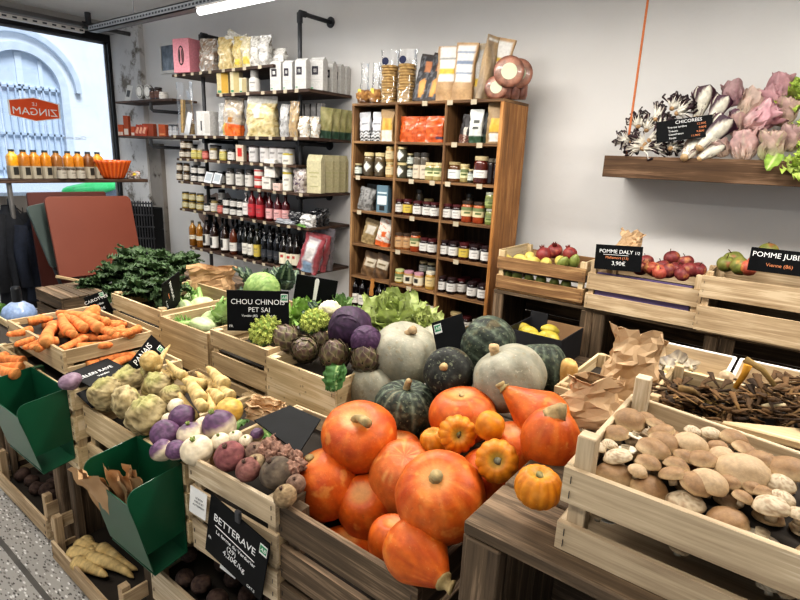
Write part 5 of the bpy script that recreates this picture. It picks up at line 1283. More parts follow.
def bun(label, px, py, rx, rz, y, c1, c2, ax=(0, 0, 1), sx=1.0, name='tan_mushroom'):
    p = P(px, py, y=y); s = mpp(p)
    o = round_veg(rx * s, rz / rx, lambda d, q: mixc(H(c1), H(c2), .5 + fbm(d * 4 + q, 1)), px, .12).build(name, SKINM, None, smooth=True); put(o, p, quat=upto(ax)); o.scale = (sx, 1, 1); tag(o, label, 'mushroom', 'tan mushrooms in the plywood trays'); return o
bun('large smooth tan mushroom at the right of the left tray', 698, 381, 12, 8, 1.50, '#b58f5a', '#cfae7c')
bun('pale tan mushroom at the left of the left tray', 662, 378, 7, 9, 1.47, '#b79a66', '#d0b98c', (.5, -.3, 1))
bun('cream mushroom in the middle of the left tray', 676, 381, 9, 6, 1.45, '#c2a878', '#dcc9a2', (-.3, -.3, 1))
bun('beige mushroom standing in the right tray', 726, 378, 7.5, 8, 1.47, '#b39a7a', '#cdb698')

# ================================================================== paper bags
def paper_bag(label, loc, w, d, h, seed, flare=1.0, neck=.85, cr=.012, rot=(0, 0, 0), top=.15, group=None, mt=None, cat='paper bag', close=1.0):
    """crumpled paper: a coarse folded tube whose mouth is squeezed flat by close"""
    b = MB(); rn = random.Random(seed); J = {}
    NU, NV = 22, 11
    def jit(i, j): return J.setdefault((i % NU, j), (rn.uniform(-1, 1), rn.uniform(-1, 1), rn.uniform(-1, 1)))
    def fn(u, v):
        a = 2 * PI * u; q = 1 / (abs(math.cos(a)) ** 5 + abs(math.sin(a)) ** 5) ** .2
        k = (1 + (neck - 1) * sm(.2, .72, v)) * (1 + (flare / neck - 1) * sm(.72, 1, v))
        kd = k * (1 - close * sm(.55, 1, v))
        jx, jy, jz = jit(round(u * NU), round(v * NV)); am = cr * (.25 + .75 * sm(0, .5, v))
        f = fbm((math.cos(a) * 1.6 + seed, math.sin(a) * 1.6, v * 2.2), 1) * am * 1.3
        zz = v * h + jz * am * .5 * sm(0, .2, v) + fbm((math.cos(a) * 1.5 + seed, math.sin(a) * 1.5, 9), 1) * h * top * sm(.6, 1, v)
        return V((w / 2 * q * math.cos(a) * k + f * math.cos(a) + jx * am * .55, d / 2 * q * math.sin(a) * kd + f * math.sin(a) + jy * am * .55, max(zz, 0))), (1, 1, 1)
    b.grid(fn, NU, NV)
    b.grid(lambda u, v: (V(((u - .5) * w * .95, (v - .5) * d * .95, .002)), (1, 1, 1)), 2, 2)
    o = b.build('paper_bag', mt or KRAFT, None, smooth=False); sol = o.modifiers.new('thick', 'SOLIDIFY'); sol.thickness = .0012
    tag(o, label, cat, group); put(o, loc, rot=rot); return o
KR2 = mat('thin_kraft_paper', '#b3936e', '#c9aa84', scale=7, rough=.65, bump=.3, bscale=16)
p = P(627, 390, y=1.36); paper_bag('tall crumpled brown paper bag standing behind the mushroom crate', V((p.x, 1.36, 1.0)), .125, .09, .165, 3, .90, .80, .013, (0, .04, .35), mt=KR2, group='thin brown paper bags', top=.12, close=.8)
p = P(592, 416, y=1.20); paper_bag('low open brown paper bag beside the orange pumpkins', V((p.x, 1.20, .985)), .15, .10, .105, 8, .72, .62, .012, (.10, -.05, .3), mt=KR2, group='thin brown paper bags', top=.15, close=.7)
p = P(212, 291, y=1.66); paper_bag('brown kraft bag with rolled-down rim behind the fennel crate', p - V((0, 0, .03)), .22, .15, .16, 5, 1.12, .9, .014, (0, 0, .6), top=.10, close=.25)
p = P(265, 414, y=.98); paper_bag('opened crumpled brown paper bag below the chinese cabbage crate', p - V((0, 0, .012)), .10, .085, .05, 6, 1.15, 1.0, .010, (-.1, .1, .4), mt=KR2, top=.08, close=.1)
p = P(628, 245, y=3.05); paper_bag('small crumpled brown bag behind the apple sign', p - V((0, 0, .065)), .12, .10, .14, 7, .8, .7, .016, (-.1, .1, .2), mt=KR2, top=.12, close=.6)

# ================================================================== fruit
def fruit_mesh(r, sq, c1, c2, c3, seed):
    b = MB(); so = V((seed * 2.1, seed * 3.3, seed))
    def fn(t, p):
        st, ct = math.sin(t), math.cos(t); d = V((st * math.cos(p), st * math.sin(p), ct))
        rr = r * (1 + .03 * fbm(d + so, 1)); z = ct * sq * rr - .2 * r * math.exp(-(st / .28) ** 2) * (1 if ct > 0 else -.6)
        n = fbm(V((math.cos(p) * 3, math.sin(p) * 3, t * .8)) + so, 1)
        return V((d.x * rr * (1 - .06 * (1 - ct) / 2), d.y * rr * (1 - .06 * (1 - ct) / 2), z)), mixc(mixc(H(c1), H(c2), .5 + .8 * n), H(c3), sm(.5, .95, fbm(d * 1.1 + so * 2, 1) + .35 + .2 * d.x) * .8)
    return b.sph(fn, 24, 18)
def apple(kind, seed):
    c = {'red': ('#5e2426', '#84383a', '#b0784e'), 'green': ('#5f6632', '#82843f', '#8a4a34'), 'mixed': ('#9c4038', '#b05a42', '#cfa060')}[kind]
    def f():
        o = fruit_mesh(.036, .9, *c, seed).build('apple', SKING, None, smooth=True)
        MB().tube([(0, 0, .022), (.003, 0, .034), (.007, 0, .042)], [.0018, .0015, .002], 6, [H('#4a3826')] * 3).build('stem', SKINM, o); return o
    return f
def lemon(seed, c=('#b5a24c', '#cfc070')):
    def f():
        b = MB()
        def fn(t, p):
            st, ct = math.sin(t), math.cos(t); r = .029
            return V((r * st ** .9 * math.cos(p), r * st ** .9 * math.sin(p), ct * .040 + .010 * ct ** 9)), mixc(H(c[0]), H(c[1]), .5 + fbm((p, t * 2, seed), 1) * .5)
        b.sph(fn, 20, 14); return b.build('lemon', vmat('citrus_skin', rough=.45, bump=.35, bscale=220, var=.1), None, smooth=True)
    return f
def pomegranate(seed):
    def f():
        o = fruit_mesh(.043, .95, '#6a2226', '#8f3a34', '#a8604a', seed).build('pomegranate', SKIN, None, smooth=True)
        b = MB()
        for k in range(6): a = k * PI / 3; b.tube([(.008 * math.cos(a), .008 * math.sin(a), .033), (.009 * math.cos(a), .009 * math.sin(a), .048), (.014 * math.cos(a), .014 * math.sin(a), .056)], [.005, .004, .001], 5, [H('#6a2a26')] * 3)
        b.build('crown', SKINM, o); return o
    return f
def spread(key, maker, name, cat, pl, pts, group, place, s=1.0):
    it = []
    for i, (px, py, y) in enumerate(pts):
        o = inst((key, i % 2), maker(i % 2 + 1)); put(o, P(px, py, y=y), rot=(U(1.1, 2.0) if 'le' in name and 'apple' not in name else U(-.7, .7), U(-.7, .7), U(0, 6)), scale=s * U(.92, 1.08)); it.append((o, name))
    label_heap(it, place, cat, group); return it
random.seed(41)
spread('red', lambda s: apple('red', s), 'dark red apple', 'apple', 0, [(672, 258, 2.99), (686, 262, 2.93), (662, 267, 2.91), (676, 269, 2.87), (689, 270, 2.86), (655, 270, 2.86), (646, 262, 2.97), (668, 271, 2.85), (682, 274, 2.83), (640, 268, 2.88), (698, 270, 2.88)], 'red apples', 'behind the apple sign', 1.05)
spread('mix', lambda s: apple('mixed', s + 4), 'yellow blushed red apple', 'apple', 0, [(651, 268, 2.85), (660, 272, 2.83)], 'red apples', 'among the dark red apples')
spread('green', lambda s: apple('green', s), 'dull green and red apple', 'apple', 0, [(733, 260, 2.95), (726, 264, 2.88), (740, 266, 2.86), (768, 252, 3.05), (790, 262, 2.95)], 'mixed apples', 'in the right-hand crate', 1.2)
spread('mix', lambda s: apple('mixed', s + 4), 'orange red apple', 'apple', 0, [(748, 268, 2.84), (756, 263, 2.90), (775, 262, 2.90)], 'mixed apples', 'in the right-hand crate', 1.05)
spread('pom', pomegranate, 'dark red pomegranate', 'pomegranate', 0, [(544, 255, 2.93), (555, 251, 2.97), (570, 254, 2.95)], 'pomegranates', 'on top of the lemons')
spread('lem', lemon, 'yellow lemon', 'lemon', 0, [(506, 259, 2.90), (519, 259, 2.89), (530, 257, 2.92), (533, 262, 2.86), (546, 263, 2.85), (524, 262, 2.87), (560, 261, 2.88)], 'lemons in the bark-edged crate', 'in the bark-edged crate')
spread('lim', lambda s: lemon(s, ('#6f7a38', '#8f9650')), 'olive green lime', 'lime', 0, [(507, 275, 2.86), (517, 277, 2.86), (529, 279, 2.86), (541, 281, 2.86), (554, 284, 2.86), (566, 286, 2.86)], 'limes between the slats', 'between the slats of the bark-edged crate')
spread('lim', lambda s: lemon(s, ('#6f7a38', '#8f9650')), 'brownish lime', 'lime', 0, [(563, 263, 2.84), (574, 262, 2.86)], 'limes between the slats', 'beside the pomegranates', .95)
spread('lem2', lambda s: lemon(s, ('#a89630', '#bfae48')), 'bright yellow lemon', 'lemon', 0, [(520, 328, 2.66), (528, 332, 2.62), (534, 336, 2.58), (545, 336, 2.58), (550, 330, 2.64), (552, 338, 2.56), (526, 338, 2.56), (541, 340, 2.54)], 'lemons in the black box', 'in the black cardboard box', 1.1)

# ================================================================== chicory on the hanging shelf
HZ = 1.54
def tardivo_mesh(seed):
    b = MB(); random.seed(seed)
    for k in range(22):
        a = k * 2.39996; el = U(.7, 1.4); L = U(.07, .10)
        d = V((math.cos(a) * math.cos(el), math.sin(a) * math.cos(el), math.sin(el)))
        n = V((-math.cos(a) * math.sin(el), -math.sin(a) * math.sin(el), math.cos(el))) * U(-.03, .05); s_ = V((-math.sin(a), math.cos(a), 0)) * U(-.03, .03)
        p = V((0, 0, -.03)); pts = [p + V((math.cos(a), math.sin(a), 0)) * .012, p + d * L * .4 + n * .3 - V((0, 0, 0)), p + d * L * .8 + n + s_ * .5, p + d * L + n * .3 + s_]
        b.tube(pts, [.005, .0062, .0042, .003], 6, [H('#ddd6c8'), H('#e6e1d3'), H('#cfc6ba'), H('#2b1420')], flat=.6)
        b.tube([pts[1] + n * .1, pts[2] + n * .12 + V((.004, .003, 0)), pts[3] + n * .2], [.003, .0085, .008], 5, [H('#32141f'), H('#2a1019'), H('#1d0b12')], flat=.4)
    b.sph(lambda t, p: (V((.013 * math.sin(t) * math.cos(p), .013 * math.sin(t) * math.sin(p), -.036 + .010 * math.cos(t))), mixc(H('#9c7a54'), H('#b8976e'), .5 + .5 * math.sin(p * 5))), 12, 8)
    return b
tp = []
TD = [(637, 122, 3.16, (-.4, .5, .7)), (658, 114, 3.20, (.1, .5, .8)), (675, 104, 3.24, (.2, .6, .7)), (683, 110, 3.18, (.7, .4, .5)), (625, 140, 3.13, (-.8, .1, .3)), (640, 142, 3.12, (-.5, .2, .2)), (655, 137, 3.13, (.5, .4, .4)), (650, 148, 3.11, (.6, .1, .1)), (634, 148, 3.11, (-.6, -.1, .0)), (672, 147, 3.11, (0, .8, .2)), (663, 124, 3.18, (.4, .5, .6)), (648, 125, 3.19, (0, .5, .8)), (660, 147, 3.115, (.9, .1, .1))]
TDD = ['top left, root end showing', 'at the top, root end showing', 'topmost, against the wall', 'top right, just left of the upright red chicory', 'at the far left end of the shelf', 'low left, dark curled tips', 'behind the left of the grey sign', 'below the grey sign at its left', 'lowest at the front left', 'under the middle of the grey sign', 'in the middle behind the grey sign', 'in the middle left of the heap', 'at the front below the sign corner']
random.seed(3)
for i, (px, py, y, ax) in enumerate(TD):
    if i < 3: o = tardivo_mesh(i + 60).build('curled_chicory', SKIN, None, smooth=True); tp.append(o)
    else: o = dup(tp[i % 3])
    tag(o, 'curled white and dark chicory head ' + TDD[i], 'chicory', 'curled chicory heads'); put(o, P(px, py, y=y), quat=upto(ax, i * 1.7), scale=.95)
def endive(label, c, ln, r, seed, axis, dark, spin=0, group='white ribbed red chicory'):
    b = MB()
    for k in range(11):
        a = k * 2.39996; u = k / 11; R = r * (.35 + .65 * u)
        d = V((math.cos(a) * .30 * u, math.sin(a) * .30 * u, 1)).normalized()
        def col(s, v, k=k):
            c_ = mixc(H(dark), H('#5a2440'), .3 + .4 * math.sin(k)); return mixc(H('#e2ddcc'), c_, sm(.52, .8, abs(s) * (.7 + .4 * v) + 1.3 * max(0, v - .62)))
        leaf(b, (math.cos(a) * R * .35, math.sin(a) * R * .35, -ln / 2), d, (-math.cos(a), -math.sin(a), 0), ln * (.85 + .15 * u), r * (.75 + .3 * u), curl=.35 * u - .1 + .35 * (1 - u), ruf=.003, rf=3, fold=.55, nu=10, nv=12, col=col, seed=k, crinkle=.004, out=lambda v: (.42 + .9 * v - .35 * v * v) if v < .8 else (.92 * max(0, 1 - ((v - .8) / .2) ** 2) ** .5 + .02))
    b.sph(lambda t, p: (V((r * .42 * math.sin(t) * math.cos(p), r * .42 * math.sin(t) * math.sin(p), -ln / 2 + r * .3 * math.cos(t))), H('#b99a72')), 10, 8)
    o = b.build('red_chicory', SKIN, None, smooth=True); tag(o, label, 'chicory', group); put(o, c, quat=upto(axis, spin)); return o
for px, py, y, ln, r, ax, dk, l in ((701, 103, 3.24, 30, 9.5, (.05, .35, 1), '#3a1626', 'upright white chicory with dark red edges, tallest of the ribbed ones'), (717, 110, 3.20, 28, 9, (.3, .25, .9), '#3f1830', 'white ribbed chicory leaning right behind the large one'), (715, 132, 3.11, 36, 11, (.55, .2, .8), '#33122a', 'large white ribbed chicory with burgundy leaves right of the grey sign'),
                               (690, 151, 3.11, 20, 10, (.2, .6, .5), '#8f7a6a', 'pale chicory base showing below the grey sign'), (712, 151, 3.10, 24, 8, (.6, .2, .5), '#6a5a50', 'pale leafy chicory under the large ribbed one'), (735, 120, 3.20, 20, 8, (.2, .3, .9), '#4a2035', 'small white chicory between the large one and the pink heads')):
    c = P(px, py, y=y); s = mpp(c); endive(l, c, ln * s * 1.05, r * s, px, ax, dk)
def radic(label, c, r, seed, ax, c1, c2, c3, group='pink radicchio heads', elong=1.25):
    b = MB(); random.seed(seed)
    def col(s, v): 
        q = mixc(mixc(H(c2), H(c1), sm(.1, .9, v + .25 * abs(s))), H('#f0e0d4'), .3); q = mixc(q, H(c3), sm(.55, .1, v) * .6); q = mixc(q, H(c3), max(0, 1 - 5 * abs(math.sin(s * 5 - v * 4 * (1 if s > 0 else -1)))) * .55); return mixc(q, H(c3), max(0, 1 - abs(s) * 4) * (1 - .5 * v) * .9)
    for k in range(16):
        u = k / 16; a = k * 2.39996; el = 1.5 - .42 * u
        d = V((math.cos(a) * math.cos(el), math.sin(a) * math.cos(el), math.sin(el)))
        leaf(b, (math.cos(a) * r * .2 * u, math.sin(a) * r * .2 * u, -r * elong * .8), d, (-math.cos(a) * math.sin(el), -math.sin(a) * math.sin(el), math.cos(el)), r * elong * (1.55 + .2 * u), r * (.6 + .3 * u), curl=-.55 + .5 * u, ruf=r * .06, rf=3, fold=.5, nu=8, nv=12, col=col, seed=k, crinkle=r * .12)
    o = b.build('radicchio', LEAF, None, smooth=True); tag(o, label, 'radicchio', group); put(o, c, quat=upto(ax, seed)); return o
PK = ('#a05a70', '#c08a92', '#dcc3b4'); PK2 = ('#9a4a64', '#b8748a', '#dcb5b8'); BG = ('#b5988a', '#c7ab98', '#dfcfba')
for px, py, y, rp, ax, cs, l in ((732, 94, 3.22, 12, (-.2, .1, 1), ('#7d4456', '#a0687a', '#c09aa0'), 'dark red radicchio topmost at the left of the pink ones'), (744, 145, 3.11, 15, (-.15, -.1, 1), ('#cfa0a2', '#dab8ae', '#eadac8'), 'large dusty pink radicchio standing at the front of the shelf'), (752, 104, 3.20, 14, (.3, .1, .9), BG, 'faded brown pink radicchio in the middle of the heap'), (762, 118, 3.14, 16, (.7, -.1, .6), ('#c98298', '#d8a5ae', '#ead4ca'), 'bright pink radicchio lying above the large dusty one'),
                                   (779, 88, 3.22, 13, (.1, .1, 1), PK2, 'deep magenta radicchio at the top right'), (772, 98, 3.20, 11, (-.4, .1, .8), PK2, 'magenta radicchio just below the topmost one'), (785, 112, 3.18, 14, (.3, -.1, .8), ('#b58a84', '#cdb096', '#dcd0aa'), 'cream pink radicchio at the right of the heap'), (772, 146, 3.10, 15, (.1, -.1, 1), ('#b08a80', '#b9b985', '#cfd3a0'), 'green and pink radicchio at the front edge'), (738, 125, 3.17, 11, (-.2, 0, 1), ('#9c6a6a', '#bb9488', '#d8c4ae'), 'small pink radicchio behind the large dusty one'), (791, 138, 3.12, 13, (.2, -.1, 1), ('#96646a', '#b78f88', '#d8c4ae'), 'dull pink radicchio beside the yellow green salad'),
                                   (722, 148, 3.10, 9, (-.3, -.1, .8), ('#8a5a58', '#b08a7c', '#d0bca4'), 'withered pink leaves between the white chicory and dusty radicchio')):
    c = P(px, py, y=y); radic(l, c, rp * mpp(c), int(px), ax, *cs)
for px, py, y, rp, l in ((800, 90, 3.20, 18, 'yellow green salad head at the top right edge'), (803, 160, 3.07, 16, 'yellow green salad hanging over the front board'), (806, 128, 3.14, 16, 'yellow green salad behind the dull pink radicchio'), (838, 140, 3.14, 19, 'yellow green salad beyond the right edge, first on the shelf'), (846, 100, 3.22, 18, 'upper yellow green salad beyond the right edge'), (880, 140, 3.14, 19, 'yellow green salad furthest along the shelf')):
    c = P(px, py, y=y); lettuce(l, c, rp * mpp(c), int(py), '#a9c24e', '#c9d884', '#e2e8bc', n=16, ruf=.012, name='salad_head', cat='salad', group='yellow green salad heads', axis=(-.3, -.5, 1))
b = MB(); leaf(b, (0, 0, 0), (-.3, -.6, -.8), (0, -1, .3), .09, .035, curl=.4, ruf=.008, rf=3, col=lambda s, v: mixc(H('#8fb04a'), H('#c9d690'), max(0, 1 - abs(s) * 5)), crinkle=.006)
o = b.build('green_leaf', LEAF, None, smooth=True); o.location = P(778, 153, y=3.075); tag(o, 'light green leaf drooping over the hanging shelf edge', 'leaf')
# ================================================================== jars, bottles, packs
JARM = vmat('jar_contents', rough=.15, bump=0, coat=.6, var=.2, vscale=45)
LIDM = vmat('jar_lid', rough=.35, bump=0, coat=.1, var=.05)
LABM = vmat('jar_label', rough=.7, bump=0, var=.04)
def jar(r, h, body, lid, lab, lz=(.18, .68), style='text', body2=None, arc=3.9, lidh=.14, lidr=.93):
    def f():
        b = MB(); rng = random.Random(int(r * 1e5 + h * 1e4)); zt = h * (1 - lidh)
        prof = [(r * .85, 0), (r * .98, h * .02), (r, h * .06), (r, zt * .84), (r * .93, zt * .93), (r * .8, zt)]
        n = 18; vs = []
        cols = [H(body)] * 3 + [mixc(H(body), H(body2 or body), .6)] + [H(body2 or body)] * 2
        b.lathe(prof, n, cols)
        o = b.build('jar', JARM, None, smooth=True)
        MB().lathe([(r * lidr, zt - h * .01), (r * lidr, h * .985), (r * lidr * .95, h), (0.001, h)], 18, [H(lid)] * 4).build('lid', LIDM, o, smooth=False)
        if lab:
            z0, z1 = h * lz[0], h * lz[1]
            def fn(u, v):
                a = -PI / 2 + (u - .5) * arc; c = H(lab)
                s = (u - .5) * arc
                if style == 'text':
                    if .58 < v < .74 and abs(s) < .62: c = mixc(c, H('#3a3634'), .75)
                    elif .25 < v < .4 and abs(s) < .4: c = mixc(c, H('#6a6662'), .5)
                elif style == 'block':
                    if .3 < v < .85 and abs(s + .1) < .42: c = H('#23221f')
                elif style == 'band':
                    if v < .25 or v > .78: c = H('#b5332c')
                elif style == 'tri':
                    if abs(s) > .75 * (1 - abs(v - .5) * 2): c = mixc(H(body), H('#4a4032'), .3)
                elif style == 'green':
                    if v > .6: c = H('#6d7850')
                    elif .3 < v < .45 and abs(s) < .6: c = H('#4a5a2c')
                return V(((r + .0012) * math.cos(a), (r + .0012) * math.sin(a), z0 + (z1 - z0) * v)), c
            MB().grid(fn, 18, 9).build('label', LABM, o, smooth=True)
        return o
    return f
def bottle(r, h, glass, lab, cap, neck=.30, shoulder=.62, lz=(.12, .46), style='text', glass2=None, nr=.36):
    def f():
        b = MB(); g2 = glass2 or glass
        prof = [(r * .85, 0), (r, h * .02), (r, h * shoulder), (r * .9, h * (shoulder + .05)), (r * nr * 1.15, h * (shoulder + .15)), (r * nr, h * (shoulder + .20)), (r * nr, h * .93)]
        b.lathe(prof, 16, [H(glass)] * 3 + [H(g2)] * 4); o = b.build('bottle', JARM, None, smooth=True)
        MB().lathe([(r * nr * 1.12, h * .92), (r * nr * 1.12, h), (.001, h)], 12, [H(cap)] * 3).build('cap', LIDM, o)
        if lab:
            z0, z1 = h * lz[0], h * lz[1]
            def fn(u, v):
                s = (u - .5) * 3.9; a = -PI / 2 + s; c = H(lab)
                if style == 'text' and .6 < v < .75 and abs(s) < .7: c = mixc(c, H('#444040'), .7)
                if style == 'text' and .25 < v < .38 and abs(s) < .5: c = mixc(c, H('#777070'), .5)
                if style == 'block' and .2 < v < .9 and -.9 < s < .1: c = H('#1d1d1c')
                if style == 'red' and .5 < v < .8 and abs(s) < .3: c = H('#a8322c')
                return V(((r + .001) * math.cos(a), (r + .001) * math.sin(a), z0 + (z1 - z0) * v)), c
            MB().grid(fn, 16, 8).build('label', LABM, o, smooth=True)
        return o
    return f
def pouch(name, label, cat, w, h, d, col, loc, rot=(0, 0, 0), group=None, seal=.97, foot=.75, crump=.006, seed=0, material=None, base=None, nu=36, nv=30):
    """standing pouch; col(s, v, front) prints the paper"""
    b = MB()
    def fn(u, v):
        a = 2 * PI * u; c_, s_ = math.cos(a), math.sin(a)
        q = 1 / (abs(c_) ** 3.2 + abs(s_) ** 3.2) ** (1 / 3.2)
        dp = d / 2 * (foot + (1 - foot) * sm(0, .25, v)) * (1 - seal * sm(.55, 1, v))
        x = w / 2 * q * c_ * (1 - .05 * math.sin(PI * v)); y = max(dp, .0015) * q * s_
        n = crump * fbm((c_ * 2 + seed, s_ * 2, v * 4 + seed), 1)
        return V((x + n, y + n * (1 if d > .02 else .3), v * h + n * .4 * v)), col(max(-1, min(1, q * c_)), v, s_ < .25)
    b.grid(fn, nu, nv)
    b.box((0, 0, .002), (w * .85, d * .6, .002), col=col(0, 0, True))
    o = b.build(name, material or PRINT, None, smooth=True); tag(o, label, cat, group); put(o, loc, rot=rot); return o
def carton(name, label, cat, w, h, d, c, loc, rot=(0, 0, 0), group=None, marks=(), top=None):
    b = MB(); b.bx(-w/2, w/2, -d/2, d/2, 0, h, col=H(c))
    if top: b.hexa([(-w/2, -d/2, h), (w/2, -d/2, h), (w/2, d/2, h), (-w/2, d/2, h), (-w/2, -.004, h + top), (w/2, -.004, h + top), (w/2, .004, h + top), (-w/2, .004, h + top)], col=H(c))
    o = b.build(name, PRINT, None, bevel=.0015)
    for (x0, x1, z0, z1, cc) in marks: MB().bx(x0 * w, x1 * w, -d/2 - .0012, -d/2 + .001, z0 * h, z1 * h, col=H(cc)).build('label', LABM, o)
    tag(o, label, cat, group); put(o, loc, rot=rot); return o
KINDS = {  # label whites greyed, the weak light under the shelves put into their colour
 # key: (maker, description, radius, height)
 'jam': (jar(.034, .105, '#23100f', '#4a1b1e', '#cbc8c2'), 'dark jam jar, white label', .034, .105),
 'jamy': (jar(.035, .110, '#3a1512', '#4a1b1e', '#c2aa4a'), 'dark jam jar, yellow label', .035, .11),
 'jamk': (jar(.034, .110, '#1a0c0e', '#2a1a1c', '#cfccc7'), 'blackish jam jar, white label', .034, .11),
 'tri': (jar(.040, .165, '#4b3f2c', '#c9b98c', '#d9dbd2', (.2, .62), 'tri', '#6b5b40'), 'tall brown jar, pale diamond label', .04, .165),
 'trig': (jar(.038, .105, '#3f4030', '#c9b98c', '#d9dbd2', (.12, .8), 'tri', '#5c5a40'), 'olive jar, pale diamond label', .038, .105),
 'small': (jar(.030, .085, '#3c3c30', '#b9ac86', '#cfd6cc'), 'small dark jar, pale label', .03, .085),
 'beige': (jar(.032, .105, '#a5834f', '#b9a878', '#cdbb93', (.2, .7)), 'beige spread jar, cream lid', .032, .105),
 'tallp': (jar(.030, .175, '#5b5346', '#35312c', '#c4b7a2', (.05, .55)), 'tall grey jar, paper label', .03, .175),
 'pick': (jar(.037, .115, '#9c8d5c', '#c9b98c', '#d5d2a4', (.25, .72), 'green', '#b9aa78'), 'pickle jar, pale green label', .037, .115),
 'soup': (jar(.042, .125, '#5c3b1e', '#9c8a64', '#d5dcd6', (.18, .62)), 'wide brown jar, pale label', .042, .125),
 'soupd': (jar(.046, .165, '#42180f', '#b0a07c', '#d9d6d0', (.22, .5), 'text', '#5a2216'), 'large dark red jar, small label', .046, .165),
 'darkj': (jar(.030, .155, '#20120e', '#5a5348', None), 'dark unlabelled jar', .03, .155),
 'greenj': (jar(.034, .10, '#6d7440', '#9a9c8c', '#8f9a62', (.2, .6), 'green', '#858a55'), 'green pickle jar, silver lid', .034, .10),
 'sauce': (jar(.038, .135, '#8a3a1e', '#3a2a20', '#cfc19a', (.3, .72), 'green', '#a85a2c'), 'red sauce jar, picture label', .038, .135),
 'terra': (jar(.034, .115, '#8a5a34', '#4a3a2e', '#b9946a', (.15, .75)), 'terracotta spread jar, dark lid', .034, .115),
 'honey': (jar(.036, .10, '#a8843c', '#b9c08a', '#c9c59c', (.15, .7), 'green'), 'honey jar, pale green lid', .036, .10),
 'mustard': (jar(.036, .125, '#b08b45', '#d0c9b4', '#cfb884', (.2, .7)), 'mustard jar, cream lid', .036, .125),
 'pate': (jar(.037, .10, '#a8855a', '#b98a96', '#d6cdb6', (.15, .7), 'block'), 'pale pate jar, pink lid', .037, .10),
 'wine': (bottle(.034, .235, '#120e10', '#dcd8cf', '#1b1616', lz=(.1, .42)), 'dark bottle, white label', .034, .235),
 # pipe shelving
 'sj': (jar(.032, .085, '#5d4a34', '#3b342e', '#c9c2b4'), 'small brown jar, dark lid', .032, .085),
 'sjy': (jar(.034, .095, '#b3a14a', '#b7b2a4', '#c5bd7a'), 'yellow jar, silver lid', .034, .095),
 'sjr': (jar(.032, .09, '#9c4438', '#4a3a36', '#c97a70'), 'red jar, dark lid', .032, .09),
 'sjw': (jar(.036, .105, '#b09a68', '#8a7a4c', '#cdc8bc', (.1, .8)), 'tan jar, white label', .036, .105),
 'dkw': (jar(.034, .105, '#2b2826', '#1e1c1b', '#cfccc6', (.1, .72)), 'black jar, white label', .034, .105),
 'dkw2': (jar(.035, .075, '#242120', '#1e1c1b', '#cfccc6', (.12, .75)), 'low black jar, white label', .035, .075),
 'wht': (jar(.040, .15, '#3c3835', '#2a2826', '#cbc8c1', (.06, .7)), 'black topped jar, large white label', .04, .15),
 'gold': (jar(.036, .08, '#8f7a3a', '#4a4438', '#c2bb98'), 'squat golden jar, dark lid', .036, .08),
 'can': (jar(.044, .135, '#b9b6b4', '#3a3032', '#c9c6c4', (.06, .9), 'text', lidh=.1, lidr=1.0), 'grey can, dark lid', .044, .135),
 'tin': (jar(.042, .08, '#b04038', '#c9b8b0', '#d9cfc6', (.1, .9), 'band', lidh=.08, lidr=1.0), 'red and white tin', .042, .08),
 'tube': (jar(.042, .15, '#d9d6c4', '#c4b23a', '#e2dfd2', (.05, .9), 'text', lidh=.06, lidr=1.0), 'white tube can, yellow edge', .042, .15),
 'redb': (bottle(.036, .255, '#6a1016', '#b5303a', '#2a0a0c', lz=(.1, .5)), 'red syrup bottle', .036, .255),
 'pinkb': (bottle(.034, .235, '#4a1015', '#d9a7a6', '#2a0a0c', lz=(.1, .46)), 'dark red bottle, pink label', .034, .235),
 'whb': (bottle(.036, .22, '#2c2725', '#dedad5', '#d5d2ce', lz=(.12, .6)), 'dark bottle, tall white label', .036, .22),
 'oj': (bottle(.036, .25, '#8a5a18', '#d9d2bf', '#5f5a4c', shoulder=.7, lz=(.28, .44), glass2='#a57a34'), 'amber juice bottle, round label', .036, .25),
 'beer': (bottle(.040, .27, '#2c1a10', '#dcd9d2', '#221c18', shoulder=.66, lz=(.1, .5), style='block'), 'brown bottle, black and white label', .04, .27),
 'amber': (bottle(.038, .26, '#5a2a12', '#dad7cf', '#2a2220', shoulder=.68, lz=(.14, .44)), 'amber bottle, white label', .038, .26),
 'oil': (bottle(.032, .30, '#15150f', '#dcd9cf', '#1d1d1a', lz=(.12, .45)), 'tall black bottle, white label', .032, .30),
 'oily': (bottle(.032, .28, '#1d1c10', '#c2ad4c', '#2a2a1c', lz=(.12, .5)), 'tall black bottle, yellow label', .032, .28),
 'oild': (bottle(.032, .29, '#131518', '#30343a', '#1d1d20', lz=(.15, .4)), 'tall black bottle, dark label', .032, .29),
 'vin': (bottle(.040, .28, '#15110f', '#ded8c2', '#201c1a', lz=(.08, .42), style='red'), 'black bottle, cream label, red seal', .04, .28),
}
def nth(rows):
    """rows: [(object, desc, px, where)] -> one label each, counted along the place"""
    by = {}
    for r in rows: by.setdefault((r[1], r[3]), []).append(r)
    for (d, wh), l in by.items():
        l.sort(key=lambda r: r[2])
        for i, r in enumerate(l):
            k = ordl(i, len(l)).replace('from the left', 'from left')
            r[0]['label'] = ', '.join(x for x in (d, k, wh) if x)
def stock(z, lst, where, group, yb):
    rows = []
    for it in lst:
        px, k = it[0], it[1]; back = it[2] if len(it) > 2 else 0; lv = it[3] if len(it) > 3 else 0
        mk, d, r, h = KINDS[k]
        y = yb + r + .018 + back * .085
        zz = z + lv * h + .0005
        o = inst(('k', k), mk); put(o, (xat(px, y, zz), y, zz), rot=(0, 0, .30 + U(-.25, .25)))
        tag(o, None, 'bottle' if 'bottle' in d else 'can' if ('can' in d or 'tin' in d) else 'jar', group)
        rows.append((o, d + (', upper of two' if lv else ''), px, ('at the back, ' if 0 < back < 1.9 else 'second row back, ' if back == 1.95 else 'third row back, ' if back == 3 else '') + where))
    nth(rows)
